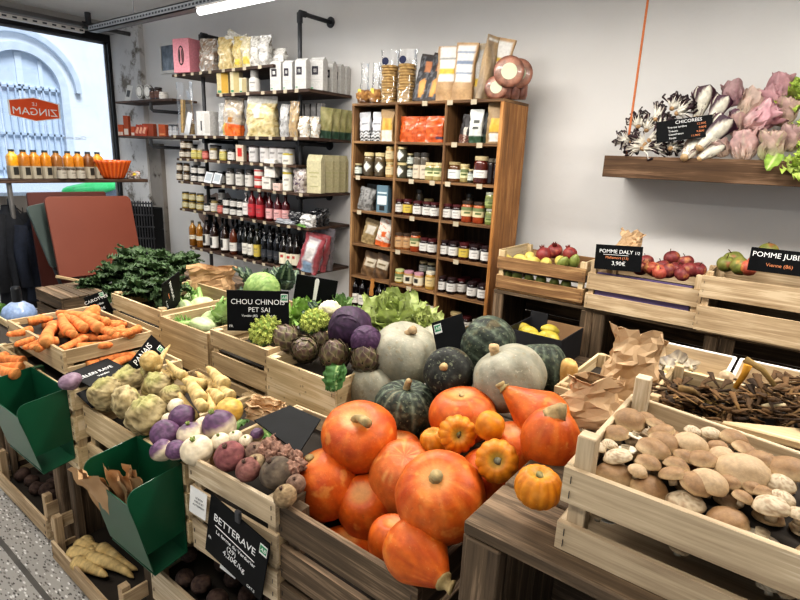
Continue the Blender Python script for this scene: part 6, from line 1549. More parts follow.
random.seed(50)
COLN = ['left column', 'middle column', 'right column']; ROWN = ['top', 'second', 'third', 'fourth', 'fifth', 'sixth', 'lowest']
CELL = {
 (1, 0): [(358, 'small'), (369, 'tri'), (380, 'tri'), (390, 'beige'), (390, 'beige', 0, 1), (371, 'small', 1.6), ],
 (1, 1): [(401.5, 'trig'), (401.5, 'trig', 0, 1), (410, 'small', .6), (410, 'small', .6, 1), (417, 'tallp'), (424, 'tallp'), (430, 'pick'), (438, 'pick')],
 (1, 2): [(454, 'soup'), (463.5, 'pick', .5), (470, 'small', .8), (480, 'soupd'), (490, 'darkj', .5), (497, 'darkj', .2)],
 (2, 1): [(399, 'jam'), (407.5, 'jamy'), (417.5, 'jam'), (427, 'jam'), (434.5, 'jam'), (419, 'tallp', 1.5), (428, 'pick', 1.5, 0)],
 (2, 2): [(447, 'jam'), (456.5, 'jam'), (466.5, 'sauce'), (478, 'sauce'), (490, 'greenj'), (490, 'greenj', 0, 1), (468, 'tallp', 1.6)],
 (3, 1): [(399, 'terra'), (407, 'terra', .3), (415, 'sauce'), (424, 'jam'), (432, 'jam')],
 (3, 2): [(443.5, 'jamk'), (453, 'jamk'), (463.5, 'jamy'), (474, 'jamk'), (485.5, 'jamk'), (448, 'jam', 1.2), (458, 'jam', 1.2), (469, 'jam', 1.2), (480, 'jam', 1.2)],
 (4, 1): [(399.5, 'honey'), (408.5, 'pate'), (418.5, 'pate'), (430, 'mustard'), (423, 'small', 1.0, 1), (431, 'small', .9, 1)],
 (4, 2): [(441, 'jamk'), (451, 'jamk'), (461, 'jam', .6), (471.5, 'jamk'), (482, 'jamk'), (465, 'jam', 1.4, 0), (476, 'jam', 1.3)],
 (5, 0): [(355, 'wine'), (362.5, 'wine'), (371, 'wine'), (379, 'wine'), (385, 'wine', .8)],
 (5, 1): [(425, 'mustard'), (433, 'mustard'), (417, 'honey')],
 (5, 2): [(455, 'soup'), (466, 'jam', .5), (476, 'greenj', .3)],
}
for (r_, c_), l in CELL.items():
    stock(CZ[r_ + 1], l, f'{COLN[c_]}, {ROWN[r_]} cabinet row', f'jars on the {ROWN[r_]} cabinet row', CY0)
# packs in the cabinet
def at_shelf(px, y, z): return (xat(px, y, z), y, z)
def zig(s, v, fr): 
    if v < .34 and fr:
        k = (v * 3.0 * 3 + abs(((s * 1.0 + 2) % .9) - .45) * 1.6) % 1
        return H('#1b1b1d') if k < .5 else H('#d9d9d8')
    return mixc(H('#c6c8cb'), H('#d5d6d8'), .5 + .5 * math.sin(v * 20)) if not (.55 < v < .62 and fr and abs(s) < .6) else H('#8a8c90')
def tanlab(a, b_, l0=.05, l1=.4, c='#e0dcd0'):
    def f(s, v, fr):
        if fr and l0 < v < l1 and abs(s) < .8: return H(c) if not (abs(v - (l0 + l1) / 2) < .04 and abs(s) < .5) else H('#6b5b3c')
        return mixc(H(a), H(b_), .5 + .5 * math.sin(v * 13 + s * 5))
    return f
z = CZ[1]
for i, px in enumerate((366.5, 377.5)): pouch('coffee_bag', ['left', 'right'][i] + ' of two white bags with black zigzags, cabinet top row', 'bag', .085, .20, .06, zig, at_shelf(px, 3.06, z), (-.08, -.10 * (1 - i), .3), 'zigzag bags', seed=i)
pouch('paper_pouch', 'tan and gold pouch with white label, left column, top cabinet row', 'pouch', .10, .215, .05, lambda s, v, fr: H('#dcd6c8') if fr and v < .36 and abs(s) < .8 else mixc(H('#b8892f'), H('#d2a94a'), .5 + .5 * math.sin(s * 6 + v * 9)) if fr and v < .72 and abs(s) < .85 else H('#a3855c'), at_shelf(387.5, 3.06, z), (0, 0, .25))
for i, (px, y) in enumerate(((409, 3.05), (421, 3.07), (434, 3.06))):
    pouch('orange_pouch', ['left', 'middle', 'right'][i] + ' of three shiny orange pouches, middle column, top cabinet row', 'pouch', .135, .165, .04, lambda s, v, fr: H('#4a3a4a') if fr and .12 < v < .22 and s > .2 and i == 2 else mixc(H('#a8431c'), H('#d0682f'), .5 + .6 * fbm((s * 2, v * 5, i), 1)), at_shelf(px, y, z), (-.05, 0, .15), 'shiny orange pouches', seed=i, material=vmat('foil_pouch', rough=.25, bump=.1, bscale=14, coat=.3))
pouch('coffee_bag', 'dark patterned bag leaning at the left, right column, top cabinet row', 'bag', .07, .175, .05, lambda s, v, fr: H('#8a5a48') if fr and v < .3 and math.sin(s * 16) * math.sin(v * 60) > 0 else H('#c4bdb2') if fr and v < .55 and abs(s) < .3 else H('#2b2728'), at_shelf(464, 3.08, z), (-.05, .12, .3))
pouch('coffee_bag', 'white bag with green foot, right column, top cabinet row', 'bag', .085, .20, .055, lambda s, v, fr: H('#2f4a34') if v < .22 else H('#33362f') if fr and (abs(v - .62) < .05 or abs(v - .45) < .03) and abs(s) < .5 else H('#c9cbc6'), at_shelf(475.5, 3.06, z), (0, 0, .3))
pouch('coffee_bag', 'black green bag behind the white one, right column, top cabinet row', 'bag', .075, .19, .05, lambda s, v, fr: H('#23382a') if v < .3 else H('#1f2322'), at_shelf(483, 3.10, z), (0, .05, .3))
pouch('paper_pouch', 'kraft pouch with yellow picture label, right column, top cabinet row', 'pouch', .105, .235, .06, lambda s, v, fr: H('#dedbd2') if fr and .06 < v < .24 and abs(s) < .6 else H('#caa53c') if fr and .28 < v < .62 and abs(s) < .55 else H('#8c7350'), at_shelf(494.5, 3.06, z), (0, 0, .3))
z = CZ[3]
pouch('grey_bag', 'grey clear bag leaning, left column, third cabinet row', 'bag', .12, .165, .05, lambda s, v, fr: H('#5d5c5a') if fbm((s * 4, v * 6, 1), 1) > .1 else H('#8d8c8a'), at_shelf(365, 3.06, z), (0, .18, .3))
pouch('grey_bag', 'dark grey bag behind the grey clear one, third cabinet row', 'bag', .10, .19, .05, lambda s, v, fr: H('#3c3b3b') if fr else H('#4c4b4a'), at_shelf(372, 3.12, z), (0, .05, .3))
carton('box', 'blue and white box with a dark round mark, third cabinet row', 'box', .095, .19, .05, '#5f7886', at_shelf(383.5, 3.05, z), (0, 0, .12), None, [(-.4, .4, .3, .62, '#d9dcdc'), (-.22, .22, .08, .26, '#1c1f22'), (-.4, .4, .7, .76, '#c4d0d4')])
z = CZ[4]
pouch('kraft_pouch', 'kraft bag of pulses leaning, left column, fourth cabinet row', 'bag', .115, .185, .05, lambda s, v, fr: H('#b9b2a4') if fr and .4 < v < .75 and abs(s) < .7 else mixc(H('#7d6a48'), H('#a08a62'), .5 + fbm((s * 8, v * 9, 2), 1)), at_shelf(368, 3.06, z), (-.05, .22, .3))
pouch('white_pouch', 'white and orange bag leaning, left column, fourth cabinet row', 'bag', .11, .20, .05, lambda s, v, fr: H('#c9622c') if fr and ((v < .2) or abs(math.sin(v * 14 + s * 2)) < .16 or (abs(s) < .35 and .35 < v < .55)) else H('#d0c8bc'), at_shelf(382, 3.05, z), (-.05, .2, .3))
z = CZ[5]
for i, (px, a, b_) in enumerate(((368, '#5c4630', '#7d6244'), (380, '#4c3a2a', '#6e5338'))):
    pouch('brown_pouch', ['left', 'right'][i] + ' of two brown bags of grains, left column, fifth cabinet row', 'bag', .12, .185, .05, tanlab(a, b_, .4, .75, '#b9ae9a'), at_shelf(px, 3.06, z), (-.05, .2, .3), 'brown bags of grains', seed=i)
pouch('brown_strip', 'orange brown paper strip hanging below the brown bags of grains', 'paper', .03, .13, .008, lambda s, v, fr: H('#a8743a'), at_shelf(371, 2.990, z - .125), (0, .1, .1))
# on top of the cabinet
z = CZ[0] + .003
def film(parent, w, d, z0, h, seed, flare=.8):
    b = MB()
    def fn(u, v):
        a = 2 * PI * u; k = 1 - (1 - flare) * sm(0, .55, v) + .35 * sm(.6, 1, v) * (1 - flare)
        n = .012 * fbm((math.cos(a) * 3 + seed, math.sin(a) * 3, v * 4), 1)
        return V(((w / 2 * k + n) * math.cos(a), (d / 2 * k * (1 - .6 * v) + n) * math.sin(a), z0 + h * v + n)), (1, 1, 1)
    return b.grid(fn, 26, 12).build('cellophane', FILM, parent, smooth=True)
for i, px in enumerate((364.5, 376)):
    p = at_shelf(px, 3.08, z)
    o = round_veg(.058, .85, lambda d, s: mixc(H('#7a5232'), H('#b58a52'), .5 + 1.2 * fbm(d * 4 + s, 1)), i + 3, .15, fine=.15).build('biscuit_bag', SKINM, None, smooth=True)
    put(o, (p[0], p[1], z + .05)); film(o, .10, .10, -.04, .26, i, .5); tag(o, ['left', 'right'][i] + ' of two clear bags of small biscuits on the cabinet', 'bag', 'clear biscuit bags')
    MB().box((-.01 + .012 * i, -.046, .03), (.03, .002, .035), col=H('#d8c860')).build('label', LABM, o)
for i, px in enumerate((389, 406)):
    p = at_shelf(px, 3.09, z); r = thing('cracker_bag', ['left', 'right'][i] + ' of two tall clear bags of stacked crackers on the cabinet', 'bag', p, (0, 0, .3), 'clear cracker bags')
    b = MB(); random.seed(i)
    for k in range(13): b.lathe([(.052, .0), (.057, .004), (.057, .014), (.052, .018)], 16, [H('#977748'), H('#ad8d5c'), H('#b89a68'), H('#9a7b4e')], xf=Matrix.Translation((U(-.004, .004), U(-.004, .004),   .002 + k * .0185)))
    b.build('cracker_stack', SKINM, r, smooth=True); film(r, .128, .128, 0, .34, i + 4, .97)
    b = MB(); b.lathe([(.001, 0), (.024, 0), (.024, .001)], 18, [H('#20264a')] * 3, xf=Matrix.Translation((-.01, -.066, .262)) @ Matrix.Rotation(PI / 2, 4, 'X')); b.build('label', LABM, r)
def crois(s, v, fr):
    if not fr or abs(s) > .92: return H('#2a2627')
    if v < .06 or v > .95: return H('#2e2321')
    e = ((s + .1 - .5 * (v - .3)) / .42) ** 2 + ((v - .27) / .2) ** 2
    if e < 1: return mixc(H('#c98a3c'), H('#e0a95c'), (1 - e))
    if .62 < v < .84 and abs(s - .1) < .35: return H('#b5754a')
    return H('#5f6166') if fbm((s * 3, v * 8, 4), 1) > .12 else H('#29272a')
for i, px in enumerate((421.5, 432)): carton
for i, px in enumerate((420.5, 432.5)): pouch('snack_pouch', ['left', 'right'][i] + ' of two dark pouches with orange pictures on the cabinet', 'pouch', .115, .30, .045, crois, at_shelf(px, 3.06, z), (-.15, .14, .3), 'dark picture pouches', seed=i, seal=.9)
def kraftlab(l0, l1, bands, c='#d9d8d4', base=('#a58560', '#b9986f')):
    def f(s, v, fr):
        if fr and l0 < v < l1 and abs(s) < .86:
            for a, b_, cc in bands:
                if a < v < b_: return H(cc)
            return H(c)
        return mixc(H(base[0]), H(base[1]), .5 + .5 * math.sin(v * 7 + s * 3))
    return f
TOPB = [(446, 3.07, .135, .325, kraftlab(.35, .97, [(.47, .58, '#d2b23a'), (.74, .78, '#8a8a86')]), 'kraft flour bag with white and yellow label on the cabinet', .0),
        (462, 3.07, .135, .335, kraftlab(.33, .96, [(.45, .5, '#7b8aa0'), (.6, .68, '#77859c'), (.8, .86, '#8592a8')]), 'kraft flour bag with white and blue print on the cabinet', .04),
        (474, 3.13, .12, .335, kraftlab(.25, .9, [(.25, .4, '#d2b23a')], c='#b9b7b2', base=('#9a8a74', '#b3a38a')), 'greyish flour bag turned away behind the blue printed one', -.03),
        (481.5, 3.06, .085, .37, kraftlab(.9, .95, [], base=('#8a7a66', '#b09672')), 'narrow kraft bag seen from its edge on the cabinet', .16),
        (491, 3.14, .12, .36, kraftlab(.45, .96, [(.6, .7, '#c9a83c')], c='#d6d4ce'), 'tall kraft bag with white label leaning behind the sausages', .18)]
for i, (px, y, w, h, f, l, rl) in enumerate(TOPB): pouch('flour_bag', l, 'bag', w, h, .07, f, at_shelf(px, y, z), (-.02, rl, .3 if i != 3 else 1.1), 'flour bags on the cabinet', seed=i, seal=.85)
def wheel(label, c, r, t, rot):
    b = MB()
    for k in range(26):
        pass
    b.lathe([(r * .2, -t / 2), (r * .8, -t / 2), (r, -t * .3), (r, t * .3), (r * .8, t / 2), (r * .2, t / 2)], 28, [H('#a88472'), H('#956a58'), H('#8a5a4a'), H('#8a5a4a'), H('#956a58'), H('#a88472')])
    o = b.build('dried_sausage', vmat('wrapped_meat', rough=.3, bump=.6, bscale=45, coat=.4, var=.6, vscale=22), None, smooth=True)
    bb_ = MB(); bb_.lathe([(.001, 0), (r * .52, 0), (r * .52, .001)], 20, [H('#c9d2b4')] * 3, xf=Matrix.Translation((0, 0, t / 2 + .001))); bb_.build('label', LABM, o)
    tag(o, label, 'sausage', 'wrapped sausage rounds'); put(o, c, rot=rot); return o
for l, px, py, y, r, t in (('upper wrapped sausage round with a pale green label, on the cabinet end', 509, 72, 3.06, .088, .05), ('upper wrapped sausage round behind the labelled one', 518, 74, 3.14, .085, .05), ('lower front sausage round with a pale green label', 496, 88, 3.04, .066, .045), ('lower wrapped sausage pack second from the left', 505.5, 88, 3.09, .036, .125), ('lower wrapped sausage pack third from the left', 514, 88.5, 3.14, .036, .125), ('lower wrapped sausage pack at the cabinet corner', 522, 89, 3.20, .034, .12)):
    wheel(l, P(px, py, y=y), r, t, (PI / 2 - .05, 0, .5) if 'round' in l else (.0, 0, .5)) if 1 else 0
# ---------------------------------------------------------------- pipe shelving stock
SN = {'top': 'top pipe shelf', 'b2': 'second pipe shelf', 'b3': 'third pipe shelf', 'B': 'fourth pipe shelf', 'C': 'fifth pipe shelf', 'D': 'sixth pipe shelf', 'E': 'lowest pipe shelf'}
PIPE = {
 'B': [(183, 'sj'), (189, 'sj', .5), (184, 'sj', 0, 1), (190, 'sj', .5, 1), (195, 'sjy'), (201, 'sjy', .5), (206, 'sjr'), (214, 'sjw'), (223.5, 'sjy'), (232, 'dkw'), (254.5, 'can'), (265.5, 'can'), (275, 'can', .4), (283, 'can', .8), (290, 'can', 1.1), (246, 'sjr', .8)],
 'C': [(180, 'sj'), (187, 'sj'), (180, 'sj', 0, 1), (187, 'sj', 0, 1), (195, 'dkw2'), (202, 'dkw2'), (195, 'dkw2', 0, 1), (202, 'dkw2', 0, 1), (197, 'dkw2', .6, 2), (211, 'dkw', .9), (222, 'dkw', .5), (231, 'wht'), (240.5, 'wht'), (250, 'wht'), (222, 'sj', 1.5), (259.5, 'tin'), (259.5, 'tin', 0, 1), (288, 'tube'), (288, 'tube', 0, 1)],
 'D': [(186, 'gold'), (193, 'gold'), (200.5, 'gold'), (186, 'gold', 0, 1), (193, 'gold', 0, 1), (200.5, 'gold', 0, 1), (208, 'dkw2'), (215, 'sjw', .3), (221, 'sjr', .0), (227, 'dkw2'), (227, 'dkw2', 0, 1), (234, 'dkw2'), (234, 'dkw2', 0, 1), (241, 'dkw2'), (241, 'dkw2', 0, 1), (247, 'whb'), (252.5, 'redb'), (260.5, 'redb'), (270, 'pinkb'), (278, 'pinkb'), (286, 'pinkb', .3), (266, 'redb', .9), (213, 'dkw', 1), (236, 'dkw', 1.2), (222, 'dkw', 1.2, 1)],
 'E': [(193.5, 'oj'), (200.5, 'oj'), (207.5, 'beer', .4), (215, 'beer'), (225.5, 'beer'), (234, 'amber'), (241, 'oild', .4), (246, 'oil'), (251.5, 'oil'), (257.5, 'oily'), (265, 'oild'), (271, 'oild'), (277.5, 'oild'), (284, 'vin'), (290.5, 'vin'), (296.5, 'vin', .3), (304, 'wine', .7), (261, 'oild', 1.1), (270, 'oild', 1.3), (280, 'oild', 1.3), (289, 'oild', 1.4), (243, 'oil', 1.3), (299, 'oild', 1.4), (309, 'wine', 1.3)],
}
random.seed(71)
for k, px0, px1, ks in (('B', 186, 288, ('sj', 'can', 'sjr')), ('C', 184, 285, ('dkw2', 'dkw', 'sj')), ('D', 190, 284, ('dkw2', 'dkw', 'sj')), ('E', 205, 303, ('oild', 'oil', 'beer'))):
    for row in (1.95, 3.0):
        px = px0 + 4 * row
        while px < px1:
            if abs(px - 204) > 6 and abs(px - 300) > 6: PIPE[k].append((px, random.choice(ks), row))
            px += random.uniform(9, 11.5)
for k, l in PIPE.items(): stock(SZ[k], l, SN[k], f'jars and bottles on the {SN[k]}', SY0)
def pk(px, wpx, hpx, k, y=3.06):
    p = at_shelf(px, y, SZ[k] + .001); s = mpp(p); return p, wpx * s * 1.0, hpx * s
def pasta(c1, c2, c3, lab=None, sc=5):
    def f(s, v, fr):
        if lab and fr and lab[0] < s < lab[1] and lab[2] < v < lab[3]: return H(lab[4])
        n = fbm((s * sc, v * sc * 1.3, 3), 1); n2 = fbm((s * sc * 2.3, v * sc * 3, 8), 1)
        c = mixc(H(c1), H(c2), .5 + 1.2 * n); return mixc(c, H(c3), sm(.15, .4, n2))
    return f
BAGM = vmat('shiny_clear_bag', rough=.18, bump=.35, bscale=30, coat=.6, var=.2)
p, w, h = pk(189, 22, 31, 'top', 3.05)
o = carton('gift_box', 'pink box with a dark oval emblem at the end of the top pipe shelf', 'box', w, h, .16, '#d98f9a', p, (0, 0, .18))
b = MB(); b.lathe([(.001, 0), (.052, 0), (.052, .001)], 26, [H('#3a2a2c')] * 3, xf=Matrix.Translation((0, -.0812, h * .5)) @ Matrix.Rotation(PI / 2, 4, 'X') @ Matrix.Diagonal((.72, 1.6, 1, 1)))
b.lathe([(.001, 0), (.044, 0), (.044, .001)], 26, [H('#c98a92')] * 3, xf=Matrix.Translation((0, -.0822, h * .5)) @ Matrix.Rotation(PI / 2, 4, 'X') @ Matrix.Diagonal((.66, 1.55, 1, 1)))
for xx in (-.016, .016): b.lathe([(.001, 0), (.016, 0), (.016, .001)], 16, [H('#3a2a2c')] * 3, xf=Matrix.Translation((xx, -.0832, h * .5)) @ Matrix.Rotation(PI / 2, 4, 'X') @ Matrix.Diagonal((.55, 3.4, 1, 1)))
b.build('emblem', LABM, o)
TOPL = [(209, 20, 31, ('#a5a19a', '#8a6a4c', '#d0cbc2'), None, 'clear bag with brown and silver sweets on the top pipe shelf'), (227.5, 18, 31, ('#bfa86e', '#e0cfa0', '#b89a5c'), None, 'clear bag of yellow pasta, left of the white print bags'), (240, 13, 30, ('#c4ac64', '#d3c390', '#a88a44'), (-.5, .5, .1, .3, '#d9c24a'), 'yellow printed pasta bag on the top pipe shelf'), (249, 11, 29, ('#c4b896', '#d2c8ae', '#b0a074'), (-.6, .6, .1, .35, '#d2bc5a'), 'cream pasta bag in the middle of the top pipe shelf'),
        (257, 12, 29, ('#bdb9b0', '#cbc8c0', '#7d7870'), None, 'white bag with grey print on the top pipe shelf'), (266, 12, 29, ('#c0bdb7', '#ceccc6', '#87827a'), None, 'white bag with fine grey print, second on the top pipe shelf')]
for i, (px, wp, hp, cs, lab, l) in enumerate(TOPL):
    p, w, h = pk(px, wp, hp, 'top', 3.07); pouch('pasta_bag', l, 'bag', w, h, .09, pasta(*cs, lab), p, (0, U(-.05, .05), .25), 'bags on the top pipe shelf', seed=i, material=BAGM, crump=.012)
p, w, h = pk(279, 18, 18, 'top', 3.16); pouch('pasta_bag', 'white bag at the right end of the top pipe shelf', 'bag', w, h, .08, pasta('#dcd9d2', '#e6e3dc', '#a09a90'), (min(p[0], -3.71), p[1], p[2]), (0, 0, .2), 'bags on the top pipe shelf', material=BAGM, crump=.012)
for i, (px, wp, hp, a) in enumerate(((231, 16, 12, .5), (244, 14, 10, -.3))):
    p = P(px, 39 + 2 * i, y=3.1); pouch('pasta_bag', ['crumpled clear bag lying on top of the yellow pasta', 'small white bag lying on top of the cream pasta bag'][i], 'bag', wp * mpp(p), hp * mpp(p), .06, pasta('#dedad0', '#e8e5dd', '#b5a888'), p - V((0, 0, .04)), (0, a, .3), 'bags on the top pipe shelf', seed=9 + i, material=BAGM, crump=.014)
B2L = [(225, 14, 22, '#c9b98a', '#c29a3c', 'tan box with yellow side, leftmost on the second pipe shelf'), (237, 11, 21, '#cfc2a0', '#b8a878', 'tan box second from the left on the second pipe shelf'), (245, 9, 14, '#d5cbb0', '#a89a74', 'small cream box on the second pipe shelf')]
for px, wp, hp, c, c2, l in B2L:
    p, w, h = pk(px, wp, hp, 'b2', 3.06); carton('box', l, 'box', w * .95, h, .06, c, p, (0, 0, .35), 'tan boxes on the second pipe shelf', [(-.1, .48, .05, .95, c2), (-.42, -.12, .05, .15, '#4a8a6a')])
p, w, h = pk(255, 11, 23, 'b2'); o = jar(.045, .19, '#c9c6bf', '#8e8c88', '#cfccc6', (.05, .55), lidh=.4, lidr=.75)(); put(o, p, rot=(0, 0, .4)); tag(o, 'white pot with a grey neck on the second pipe shelf', 'pot')
def cof(s, v, fr):
    if fr and abs(s + .15) < .42 and .56 < v < .80: return H('#2a2630') if not ((s + .15) ** 2 * 5 + ((v - .68) * 6) ** 2 < .35) else H('#d9d8d6')
    if fr and .05 < v < .10 and abs(s + .4) < .2: return H('#3f8a5a')
    if fr and .3 < v < .48 and abs(s) < .5 and math.sin(v * 120) > 0: return H('#bdbbb8')
    return H('#dcdad7')
random.seed(60)
for i, (px, wp, hp) in enumerate(((278, 14, 28), (290, 12, 28), (303, 14, 29), (319, 16, 31), (331, 10, 29), (339, 9, 28), (345, 9, 27))):
    y = 3.07 + max(0, i - 3) * .05; xx = min(xat(px, 3.06, SZ['b2']), SX1 - .05); y = max(3.06, yat(px, xx, SZ['b2'] + .1)); p = (xx, y, SZ['b2'] + .001); s = mpp(p)
    carton('coffee_brick', ['leftmost', 'second', 'third', 'fourth', 'fifth', 'sixth', 'rightmost'][i] + ' white coffee pack in the row on the second pipe shelf', 'coffee pack', wp * s * .92, hp * s * .9, .07, '#bfbdb9', p, (0, 0, .25), 'white coffee packs', [(-.36, .12, .52, .80, '#2b2731'), (-.24, .0, .60, .72, '#d9d7d4'), (-.36, .3, .34, .37, '#b5b3b0'), (-.36, .2, .28, .30, '#b5b3b0'), (-.44, -.26, .06, .10, '#3f8a5a')], top=hp * s * .1)
p, w, h = pk(187, 20, 50, 'b3', 3.05)
r = thing('clear_bag', 'tall clear bag with wooden sticks and a white leaflet, third pipe shelf', 'bag', p, (0, 0, .25))
film(r, w, .09, 0, h, 2, .95); MB().box((-.045, 0, .17), (.03, .03, .30), Matrix.Rotation(.06, 4, 'Y'), col=H('#b99a62')).build('sticks', SKINM, r); MB().box((.02, -.03, .12), (.06, .004, .2), Matrix.Rotation(.3, 4, 'Y'), col=H('#d9dadb')).build('leaflet', LABM, r); MB().box((.05, .01, .06), (.05, .03, .1), col=H('#a88a54')).build('biscuits', SKINM, r)
p, w, h = pk(209, 19, 23, 'b3', 3.08); carton('box', 'white carton with side print on the third pipe shelf', 'box', w, h, .12, '#d3d1cd', p, (0, 0, .12), None, [(-.2, -.1, .2, .6, '#4a4a4c'), (.12, .46, .1, .9, '#c2bfb8')])
B3L = [(223, 8, 31, ('#b9bab8', '#cccccb', '#9a9a98'), None, .04, 'narrow clear pack behind the white carton, third pipe shelf', 0), (233, 23, 37, ('#bfae92', '#a9a098', '#d2c9ba'), 'or', .10, 'clear bag with orange contents at its foot, third pipe shelf', .1), (263, 35, 38, ('#c9b680', '#ddd0a8', '#a08a50'), 'lab', .14, 'large clear bag of mixed pasta, third pipe shelf', 0), (285, 10, 31, ('#a9a8a6', '#c0bfbd', '#8a8987'), None, .05, 'grey pack next to the large pasta bag, third pipe shelf', .05), (294, 10, 34, ('#a58a62', '#b9a078', '#8d8c8a'), None, .05, 'tan striped pack by the upright pipe, third pipe shelf', .05), (304.5, 10.5, 20, ('#d2cec4', '#dedbd3', '#b0905c'), None, .05, 'left of two small white bags, third pipe shelf', 0), (315, 9.5, 20, ('#d2cec4', '#dedbd3', '#b0905c'), None, .05, 'right of two small white bags, third pipe shelf', 0)]
for i, (px, wp, hp, cs, k, d, l, rl) in enumerate(B3L):
    p, w, h = pk(min(px, 311), wp, hp, 'b3', 3.07 + (.05 if i == 6 else 0)); f0 = pasta(*cs)
    p = (min(xat(px, p[1], p[2]), SX1 - .02), p[1], p[2])
    def f(s, v, fr, f0=f0, k=k):
        if k == 'or' and v < .33: return mixc(H('#d2541c'), H('#ea8440'), .5 + fbm((s * 4, v * 9, 1), 1)) if s > -.6 else H('#c9b24a')
        if k == 'or' and fr and .36 < v < .5 and abs(s - .0) < .3: return H('#a8753c')
        if k == 'lab' and fr and -.35 < s < .1 and .45 < v < .85: return H('#d9d8d4')
        if k == 'lab' and v > .8: return H('#c9c6bd')
        return f0(s, v, fr)
    pouch('clear_pack', l, 'bag', w, h, d, f, p, (0, rl, .25), 'packs on the third pipe shelf', seed=i + 20, material=BAGM, crump=.012)
for i, px in enumerate((325, 332.5, 339, 345)):
    p = (SX1 - .04, yat(px, SX1 - .04, SZ['b3'] + .1), SZ['b3'] + .001)
    pouch('green_pack', ['leftmost', 'second', 'third', 'rightmost'][i] + ' tan and green pack at the end of the third pipe shelf', 'pack', .10, .235, .05, lambda s, v, fr: H('#2c4a38') if v < .24 else mixc(H('#8d8a58'), H('#a8a070'), .5 + .5 * math.sin(v * 11 + s * 3)), p, (0, .08, .9), 'tan and green packs', seed=i)
for i in range(4):
    p = (xat(303 + 6 * i, 3.24, SZ['b3']), 3.24, SZ['b3'] + .001); carton('grey_pack', ['leftmost', 'second', 'third', 'rightmost'][i] + ' grey slim pack standing at the back of the third pipe shelf', 'pack', .045, .27, .05, '#8f8d8c', p, (0, 0, .2), 'grey slim packs')
p, w, h = pk(241.5, 9, 16, 'B'); carton('box', 'beige carton with a red patch on the fourth pipe shelf', 'box', w, h, .05, '#cfc0ac', p, (0, 0, .3), None, [(-.25, .3, .3, .8, '#c2362c')])
for i, px in enumerate((208, 216.5)):
    p, w, h = pk(px, 9, 11, 'C', 3.03); carton('box', ['left', 'right'][i] + ' of two small white boxes tilted back on the fifth pipe shelf', 'box', w, h, .03, '#d5d8db', p, (-.35, .12, .3), 'tilted white boxes', [(-.36, .36, .2, .85, '#a9b2b8')])
for l, px, wp, hp, z_, c in (('low white box under a larger one, fifth pipe shelf', 269, 10, 12, 0, '#d8d4cc'), ('white upper box stacked beside the tube cans, fifth pipe shelf', 272.5, 12, 17, 12, '#dad7d0'), ('small pinkish box beside the stacked white ones, fifth pipe shelf', 279, 8, 7, 0, '#cfb5aa')):
    p, w, h = pk(px, wp, hp, 'C', 3.06 if px < 275 else 3.03); s = mpp(p); carton('box', l, 'box', w, h, .08, c, (p[0], p[1], p[2] + z_ * s), (0, 0, .3), 'white boxes on the fifth pipe shelf', [(-.3, .3, .45, .6, '#9a9690')])
p, w, h = pk(300.5, 13, 23, 'C', 3.05); pouch('clear_pack', 'clear bag with purple and brown pieces by the upright pipe', 'bag', w, h, .07, pasta('#8d8078', '#c4bcb4', '#4a3550', None, 4), p, (0, 0, .3), None, material=BAGM, crump=.012)
def cream(s, v, fr):
    if fr and abs(s) < .7 and any(abs(v - q) < .014 for q in (.2, .34, .42, .62, .72)): return H('#b5b088')
    return mixc(H('#cfc994'), H('#dbd6a8'), .5 + .4 * math.sin(s * 5))
for i, px in enumerate((316, 327, 333.5, 340, 346)):
    xx = min(xat(px, 3.06, SZ['C']), SX1 - .06); p = (xx, max(3.06, yat(px, xx, SZ['C'] + .1)), SZ['C'] + .001)
    carton('flour_pack', ['large front', 'second', 'third', 'fourth', 'rearmost'][i] + ' cream paper flour pack at the right end of the fifth pipe shelf', 'flour pack', (.125 if i == 0 else .09), .25, .08 if i == 0 else .045, '#c6bf9c' if i == 0 else '#b2aa86', p, (0, 0, .35 if i == 0 else 1.0), 'cream flour packs', [(-.35, .35, .62, .66, '#aaa67c'), (-.25, .25, .5, .53, '#aaa67c'), (-.3, .3, .2, .23, '#aaa67c')], top=.05)
# sixth shelf, right end: black bags and a white one
for i, (px, wp, hp, y, l, c) in enumerate(((296, 14, 12, 3.1, 'crumpled black bag left of the white one, sixth pipe shelf', ('#1d1d1f', '#2c2c30', '#48484c')), (317, 15, 13, 3.04, 'crumpled white printed bag lying on the sixth pipe shelf', ('#d6d5d2', '#c4c2be', '#3c3c3e')), (331, 14, 15, 3.12, 'black pack right of the white bag, sixth pipe shelf', ('#19191b', '#262628', '#3c3c40')), (342, 13, 17, 3.2, 'black pack at the right end of the sixth pipe shelf', ('#161618', '#232325', '#38383c')), (305, 12, 10, 3.2, 'dark bag at the back of the sixth pipe shelf', ('#1d1d1f', '#2a2a2c', '#404044')), (286, 22, 4.5, 3.03, 'grey flat pack lying at the front of the sixth pipe shelf', ('#8a8d92', '#a5a8ad', '#5d6066')))):
    p, w, h = pk(px, wp, hp, 'D', y); p = (min(p[0], SX1 - .06), p[1], p[2]); pouch('soft_pack', l, 'bag', w, h, .07, pasta(*c), p, (0, U(-.1, .1), .3), 'soft packs on the sixth pipe shelf', seed=i + 40, material=BAGM, crump=.02)
b = MB(); leaf(b, (0, 0, 0), (1, -.2, .05), (0, -.3, 1), .12, .022, curl=.3, ruf=.002, col=lambda s, v: mixc(H('#5d8a3a'), H('#7fa858'), abs(s))); o = b.build('green_card', LEAF, None, smooth=True); o.location = (-3.36, 3.01, SZ['D'] + .012); tag(o, 'green leaf-shaped card at the front right of the sixth pipe shelf', 'card')
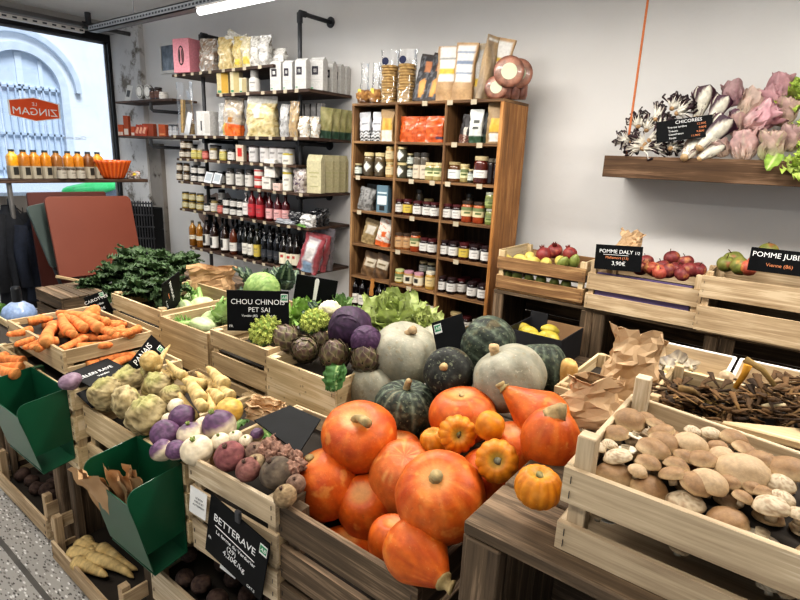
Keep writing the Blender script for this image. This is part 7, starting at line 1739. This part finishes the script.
for i, (px, wp, hp, y, rl, l) in enumerate(((320, 22, 40, 3.03, .28, 'red and white clear pouch leaning at the right end of the lowest pipe shelf'), (339, 20, 38, 3.14, .18, 'second red and white pouch behind the leaning one'), (329, 22, 42, 3.2, .1, 'grey clear pouch behind the red and white pouches'))):
    p, w, h = pk(px, wp, hp, 'E', y); p = (min(p[0], SX1 - .06), p[1], p[2])
    pouch('clear_pouch', l, 'pouch', w, h, .07, lambda s, v, fr, i=i: (H('#96484e') if abs(s) > .72 or v > .93 else H('#d5d2d0') if .3 < v < .85 and abs(s) < .45 else H('#7d92a8') if v < .28 and abs(s) < .5 else H('#a5959a')) if i < 2 else H('#6a6468'), p, (0, rl, .3), 'pouches on the lowest pipe shelf', seed=i + 60, material=BAGM, crump=.012)
# ---------------------------------------------------------------- short boards by the window
z = 2.041
o = carton('card', 'white card leaning at the left of the upper short board', 'card', .075, .18, .006, '#c9cac8', at_shelf(127, 3.23, z), (-.2, .15, .3), None, [(-.3, .3, .3, .7, '#55585c')])
for i, px in enumerate((139, 147)):
    b = MB(); p = P(px, 91.5, y=3.22); r_ = .062
    b.lathe([(.001, 0), (r_ * .7, 0), (r_ * .72, .004), (r_, .004), (r_, .05), (.001, .05)], 24, [H('#dcdcd9'), H('#d2d2cf'), H('#45484a'), H('#dcdcd9'), H('#3c2c28'), H('#3c2c28')], xf=Matrix.Rotation(PI / 2, 4, 'X') @ Matrix.Diagonal((.75, 1.15, -1, 1)))
    o = b.build('round_tin', PRINT, None, smooth=False); tag(o, ['left', 'right'][i] + ' of two round white tins on the upper short board', 'tin', 'round white tins'); put(o, p, rot=(0, 0, .35))
for i, px in enumerate((154, 159)):
    o = jar(.04, .12, '#3a2420', '#241a18', '#5d4038')() if i == 0 else o2 if 0 else jar(.04, .125, '#33201d', '#241a18', '#6a4a40')(); put(o, at_shelf(px, 3.24, z), rot=(0, 0, .4)); tag(o, ['left', 'right'][i] + ' dark brown pot on the upper short board', 'pot', 'dark pots on the upper short board')
o = jar(.045, .07, '#cfccc6', '#d9d6d0', '#d9d6d0')(); put(o, at_shelf(164, 3.21, z), rot=(0, 0, .4)); tag(o, 'small white pot at the right of the upper short board', 'pot')
z = 1.673
for i, (px, w, h, c, l) in enumerate(((121, .035, .12, '#b9552c', 'small orange and white carton at the window end of the lower board'), (123.5, .035, .12, '#b9552c', 'second small orange and white carton on the lower board'), (128, .065, .215, '#a04a28', 'tall orange brown carton on the lower short board'), (134.5, .045, .10, '#b5502c', 'low orange carton next to the tall one'))):
    carton('carton', l, 'carton', w, h, .04, c, at_shelf(px, 3.2, z), (0, 0, .35), 'orange cartons on the lower board', [(-.45, .45, .05, .35, '#d9cdc2')])
for i, px in enumerate((137, 140.5, 144)): pouch('orange_sachet', ['left', 'middle', 'right'][i] + ' of three leaning orange sachets on the lower short board', 'sachet', .07, .12, .02, lambda s, v, fr: H('#d9a48a') if fr and abs(s) < .4 and .2 < v < .8 else H('#a8442a'), at_shelf(px, 3.19, z), (-.1, .2, .3), 'orange sachets')
carton('carton', 'wide dark orange carton behind the sachets', 'carton', .17, .13, .05, '#94401f', at_shelf(150, 3.24, z), (0, 0, .2)); carton('carton', 'plain orange carton right of the sachets', 'carton', .09, .12, .05, '#a84e26', at_shelf(164, 3.21, z), (0, 0, .3), None, [(-.4, .4, .1, .25, '#c98a60')])
for i, px in enumerate((172, 176.5)):
    o = jar(.03, .12, '#9a9ca0', '#4c4e52', '#c4c6ca', (.1, .5))() if i == 0 else dup(oj_); oj_ = o
    put(o, at_shelf(px, 3.21, z), rot=(0, 0, .4)); tag(o, ['left', 'right'][i] + ' silver spice jar at the end of the lower short board', 'jar', 'silver spice jars')
# ---------------------------------------------------------------- window counter: juices and bowl
def juice(c1, c2):
    def f():
        b = MB(); r, h = .036, .225
        b.lathe([(r * .9, 0), (r, .006), (r, h * .5), (r, h * .74), (r * .85, h * .80), (r * .5, h * .86), (r * .5, h * .92)], 18, [H('#8f8676')] * 2 + [H(c1)] * 2 + [H(c2)] * 3, sq=4)
        o = b.build('juice_bottle', JARM, None, smooth=True)
        MB().lathe([(r * .58, h * .91), (r * .58, h * .985), (.001, h * .985)], 14, [H('#3c3d3e')] * 3).build('cap', LIDM, o)
        MB().lathe([(r * 1.02, h * .02), (r * 1.02, h * .44)], 18, [H('#a39a88')] * 2, sq=4).build('label', LABM, o)
        MB().bx(-.016, .02, -r * 1.04 - .001, -r * 1.03, h * .14, h * .40, col=H('#26241f')).build('label', LABM, o)
        return o
    return f
JB = [(14, '#d99a1e', '#e8b83c'), (25.5, '#a8671c', '#bf7f2c'), (36, '#b8741c', '#c98a30'), (47, '#b8741c', '#c98a30'), (58, '#8a5a2c', '#a0703c'), (69.5, '#b8741c', '#c98a30'), (79.5, '#b8741c', '#c98a30'), (89.5, '#6e4220', '#855730'), (99, '#cf8f22', '#dca53c')]
for i, (px, c1, c2) in enumerate(JB):
    o = inst(('juice', c1), juice(c1, c2)); p = P(px, 175, x=JX + .03 - (.03 if i in (0, 8) else 0)); put(o, (p.x, p.y, JZ + .0005), rot=(0, 0, PI / 2 + .25 + U(-.1, .1)))
    tag(o, ['yellow juice bottle leftmost on the window counter', 'amber juice bottle second from the left on the window counter', 'amber juice bottle third from the left on the window counter', 'amber juice bottle fourth from the left on the window counter', 'brown juice bottle in the middle of the window counter', 'amber juice bottle sixth from the left on the window counter', 'amber juice bottle seventh from the left on the window counter', 'dark brown juice bottle second from the right on the window counter', 'golden juice bottle at the orange bowl on the window counter'][i], 'juice bottle', 'juice bottles on the window counter')
for i, px in enumerate((62, 71.5, 81)):
    o = inst(('jj',), jar(.034, .095, '#5a4a3a', '#6a625a', '#a9a294', (.08, .75), 'text')); p = P(px, 175, x=JX + .085); put(o, (p.x, p.y, JZ + .0005), rot=(0, 0, PI / 2 + .3)); tag(o, ['left', 'middle', 'right'][i] + ' of three small jars in front of the juice bottles', 'jar', 'small jars before the juices')
p = P(112, 168, x=JX + .02); s = mpp(p); b = MB(); n = 40; vs = []
prof = [(.40, 0), (.60, .06), (.8, .5), (1, 1), (.96, 1.0), (.76, .5), (.5, .10), (.01, .08)]
def bowl(u, v):
    i = min(int(v * (len(prof) - 1)), len(prof) - 2); f = v * (len(prof) - 1) - i; r0 = prof[i][0] + (prof[i+1][0] - prof[i][0]) * f; z0 = prof[i][1] + (prof[i+1][1] - prof[i][1]) * f
    a = 2 * PI * u; rib = 1 + .035 * math.cos(a * 22) * min(1, r0)
    return V((17.5 * s * r0 * rib * math.cos(a), 17.5 * s * r0 * rib * math.sin(a), 18 * s * z0)), mixc(H('#c4501a'), H('#e8772e'), .5 + .5 * math.cos(a * 22))
b.grid(bowl, 110, 21); o = b.build('ribbed_bowl', vmat('orange_glaze', rough=.25, bump=0, coat=.4, var=.05, thin=.2), None, smooth=True); tag(o, 'ribbed orange bowl on the window counter', 'bowl'); put(o, (p.x, p.y, JZ + .001))
p = P(134, 175, x=JX + .03); pouch('small_bag', 'small crumpled colourful packet right of the orange bowl', 'bag', .11, .07, .06, pasta('#8d8a86', '#c9c4ba', '#b5483c', (-.4, 0, .4, .8, '#d2b83c')), (p.x, p.y, JZ), (0, 0, 1.4), material=BAGM, crump=.02)
# ---------------------------------------------------------------- folded tables and coats by the window
def panel(label, tl, tr, bl, r, col, th=.022, group=None, legs=True):
    q = axes(tl, tr, bl); w = (tr - tl).length; h = (tl - bl).length
    pts = []
    for cx, cz, a0 in ((w/2 - r, h/2 - r, 0), (-w/2 + r, h/2 - r, PI/2), (-w/2 + r, -h/2 + r, PI), (w/2 - r, -h/2 + r, 1.5 * PI)):
        for k in range(6): a = a0 + PI / 2 * k / 5; pts.append((cx + r * math.cos(a), cz + r * math.sin(a)))
    o = thing('folded_table', label, 'folding table', (tr + bl) / 2, group=group); o.rotation_euler = q.to_euler()
    MB().poly(list(reversed(pts)) if False else pts[::-1], th).build('table_top', mat('table_' + col, *{'rust': ('#6e3523', '#753b29'), 'dark rust': ('#4c221b', '#582a21'), 'green': ('#3f4a47', '#4a5552')}[col], scale=2, rough=.5, bump=.04, bscale=200), o, bevel=.002)
    if legs:
        for xx in (-w * .3, w * .3):
            MB().tube([(xx, .035, h * .3), (xx, .05, -h/2 - (tr.z - h) + .03)], .012, 8).build('leg', IRON, o)
    return o
T1 = [P(46, 197, x=-4.55), P(131.5, 196, x=-4.55), P(57, 279, x=-4.40)]
panel('large rust red folded table top leaning by the window', *T1, .04, 'rust', group='folded rust tables')
panel('darker rust folded table behind the large one', P(28.5, 192.5, x=-4.85), P(107, 191.5, x=-4.85), P(40, 290, x=-4.75), .02, 'dark rust', group='folded rust tables')
panel('narrow dark green folded table left of the large rust one', P(34, 206, x=-4.62), P(62, 200, x=-4.66), P(43, 270, x=-4.52), .03, 'green')
b = MB(); e = MB().tube([P(56, 276.5, x=-4.36), P(80, 281, x=-4.36)], .012, 6); o = e.build('wooden_batten', PALE, None); oc = P(56, 276.5, x=-4.36); o.data.transform(Matrix.Translation(-oc)); o.location = oc; tag(o, 'short pale wooden batten under the large rust table', 'batten')
def coat(label, px, py0, py1, wpx, x, seed, c1, c2):
    p0, p1 = P(px, py0, x=x), P(px, py1, x=x); s = mpp(p0); w = wpx * s; h = p0.z - p1.z; b = MB()
    def fn(u, v):
        a = 2 * PI * u; k = .35 + .65 * sm(0, .22, v); fold = 1 + .16 * math.sin(a * 7 + seed + 2 * v) * v + .1 * fbm((math.cos(a) * 2 + seed, math.sin(a) * 2, v * 4), 1)
        return V((w / 2 * k * fold * math.cos(a), .09 * k * fold * math.sin(a), -h * v)), mixc(H(c1), H(c2), .5 + .6 * fbm((math.cos(a) * 3, v * 5, seed), 1))
    b.grid(fn, 44, 24); o = b.build('jacket', vmat('dark_cloth', rough=.9, bump=.4, bscale=60), None, smooth=True)
    for sd in (-1, 1):
        m = MB(); m.tube([(sd * w * .34, -.02, -h * .08), (sd * w * .5, -.05, -h * .4), (sd * w * .48, -.08, -h * .8)], [.055, .05, .042], 12, [H(c1), H(c2), H(c1)]); m.build('sleeve', vmat('dark_cloth'), o, smooth=True)
    b = MB(); b.tube([(0, 0, 0), (0, 0, .04), (.02, 0, .06)], .006, 6); b.build('hanging_loop', IRON, o)
    tag(o, label, 'jacket', 'dark jackets by the window'); put(o, p0, rot=(0, 0, PI / 2 + .1)); return o
coat('black jacket hanging below the window counter at the left', 8, 205, 310, 34, -5.02, 1, '#0f1116', '#1c1f26')
coat('dark navy jacket hanging left of the folded tables', 30, 218, 300, 30, -4.98, 5, '#141a28', '#1f2635')
tb = thing('cloth_banner', 'grey cloth banner with black capital lettering behind the counter post', 'banner', P(17, 205, x=-5.12), (0, 0, PI / 2))
s = mpp(tb.location); MB().bx(-20 * s, 18 * s, -.004, .004, -12 * s, 9 * s).build('cloth', mat('grey_banner', '#8d8883', '#a09b95', scale=6, rough=.9), tb)
text('LYON', 9 * s, mat('banner_ink', '#2a2a2c'), tb, (-7 * s, -.006, -6 * s), sx=1.0)
MB().bx(-14 * s, 16 * s, -.006, -.004, -24 * s, -14 * s).build('black_band', mat('banner_black', '#131314', rough=.8), tb)
for k in (-17, -20): text('FERMES EN VILLE' if k == -17 else 'PRODUITS FRAIS LOCAUX', 2.6 * s, WHITEP, tb, (0, -.0075, k * s))
wp_ = P(140, 250, x=-5.5); wr_ = thing('wire_rack', 'black wire rack standing behind the folded tables', 'rack', (wp_.x, wp_.y, 0), (0, 0, .75)); wh = P(140, 201, x=-5.5).z
m = MB()
for i in range(12): m.tube([(-.15 + i * .027, 0, 0), (-.15 + i * .027, 0, wh)], .007, 6)
for i in range(9): m.tube([(-.16, 0, .06 + i * (wh - .08) / 8), (.16, 0, .06 + i * (wh - .08) / 8)], .008, 6)
m.build('wire_grid', IRON, wr_); m = MB()
for xx in (-.15, .15): m.tube([(xx, .02, 0), (xx, .16, 0.01)], .01, 6)
m.build('foot', IRON, wr_)
pc = P(144, 250, x=-5.75); ht = P(144, 207, x=-5.75).z / 4
for k in range(4):  # crates added as a dark backing for the wire rack
    r = thing('backing_crate', ['lowest', 'second', 'third', 'topmost'][k] + ' added black crate of the dark backing behind the wire rack', 'crate', (pc.x, pc.y, ht * k), (0, 0, .6), 'added dark backing crates')
    m = MB()
    for sx_ in (-1, 1): m.bx(sx_ * .17 - .008, sx_ * .17 + .008, -.12, .12, 0, ht - .004); m.bx(-.162, .162, sx_ * .12 - .008, sx_ * .12 + .008, 0, ht - .004)
    m.bx(-.16, .16, -.11, .11, 0, .012); m.build('crate_shell', BLACKB, r, bevel=.003)
    m = MB()
    for j in range(5): m.bx(-.14 + j * .065, -.115 + j * .065, -.134, -.128, .03, ht - .03)
    m.build('rib_row', BLACKB, r)
bj = P(18, 306, x=-3.95); s = mpp(bj); jg = thing('water_jug', 'pale blue rounded jug with a black cap left of the carrots', 'jug', (bj.x, bj.y, bj.z - 16 * s))
MB().lathe([(10 * s, 0), (15 * s, 3 * s), (15.5 * s, 9 * s), (13 * s, 15 * s), (7 * s, 19.5 * s), (4 * s, 21 * s)], 26, [H('#8fa5c9')] * 4 + [H('#a3b6d6')] * 2).build('body', vmat('jug_plastic', rough=.3, bump=0, coat=.3), jg, smooth=True)
MB().lathe([(4.4 * s, 20 * s), (4.4 * s, 34 * s), (3.6 * s, 36 * s), (.01, 36 * s)], 18, [H('#17181a')] * 4).build('cap', LIDM, jg)
open_box('dark low box under the pale blue jug', bj.x - .25, bj.y - .2, 0, .5, .4, bj.z - 16 * s - .001, m=GREY2)
c, r = at(1, 314, 11, 1.12); lettuce('green lettuce cut by the left edge, beside the carrots', c, r * 1.3, 9, '#5d8a3c', '#95b465', '#c9d6a0', n=20, ruf=.012, axis=(.3, -.2, 1))
open_box('grey box under the lettuce at the left edge', c.x - .2, c.y - .15, 0, .35, .3, max(.3, c.z - r * .9), m=GREY2)
# ================================================================== lettering becomes plain mesh
bpy.context.view_layer.update()
_dg = bpy.context.evaluated_depsgraph_get()
for o in [o for o in SC.objects if o.type == 'FONT']:
    me = bpy.data.meshes.new_from_object(o.evaluated_get(_dg))
    n = bpy.data.objects.new('tmp', me); LINK(n)
    n.parent = o.parent; n.location = o.location; n.rotation_euler = o.rotation_euler; n.scale = o.scale
    nm = o.name.split('.')[0]
    bpy.data.objects.remove(o); n.name = nm; me.name = nm
for o in SC.objects:                       # keep every label within sixteen words
    l = o.get('label')
    if l:
        for a, b in ((' from the left', ' from left'), (' showing gills', ''), (', upper of two', ', upper'), ('second row back, ', 'second row, '), ('third row back, ', 'third row, '), (' in the ', ' in '), (' the ', ' ')):
            if len(l.split()) <= 16: break
            l = l.replace(a, b)
        o['label'] = l
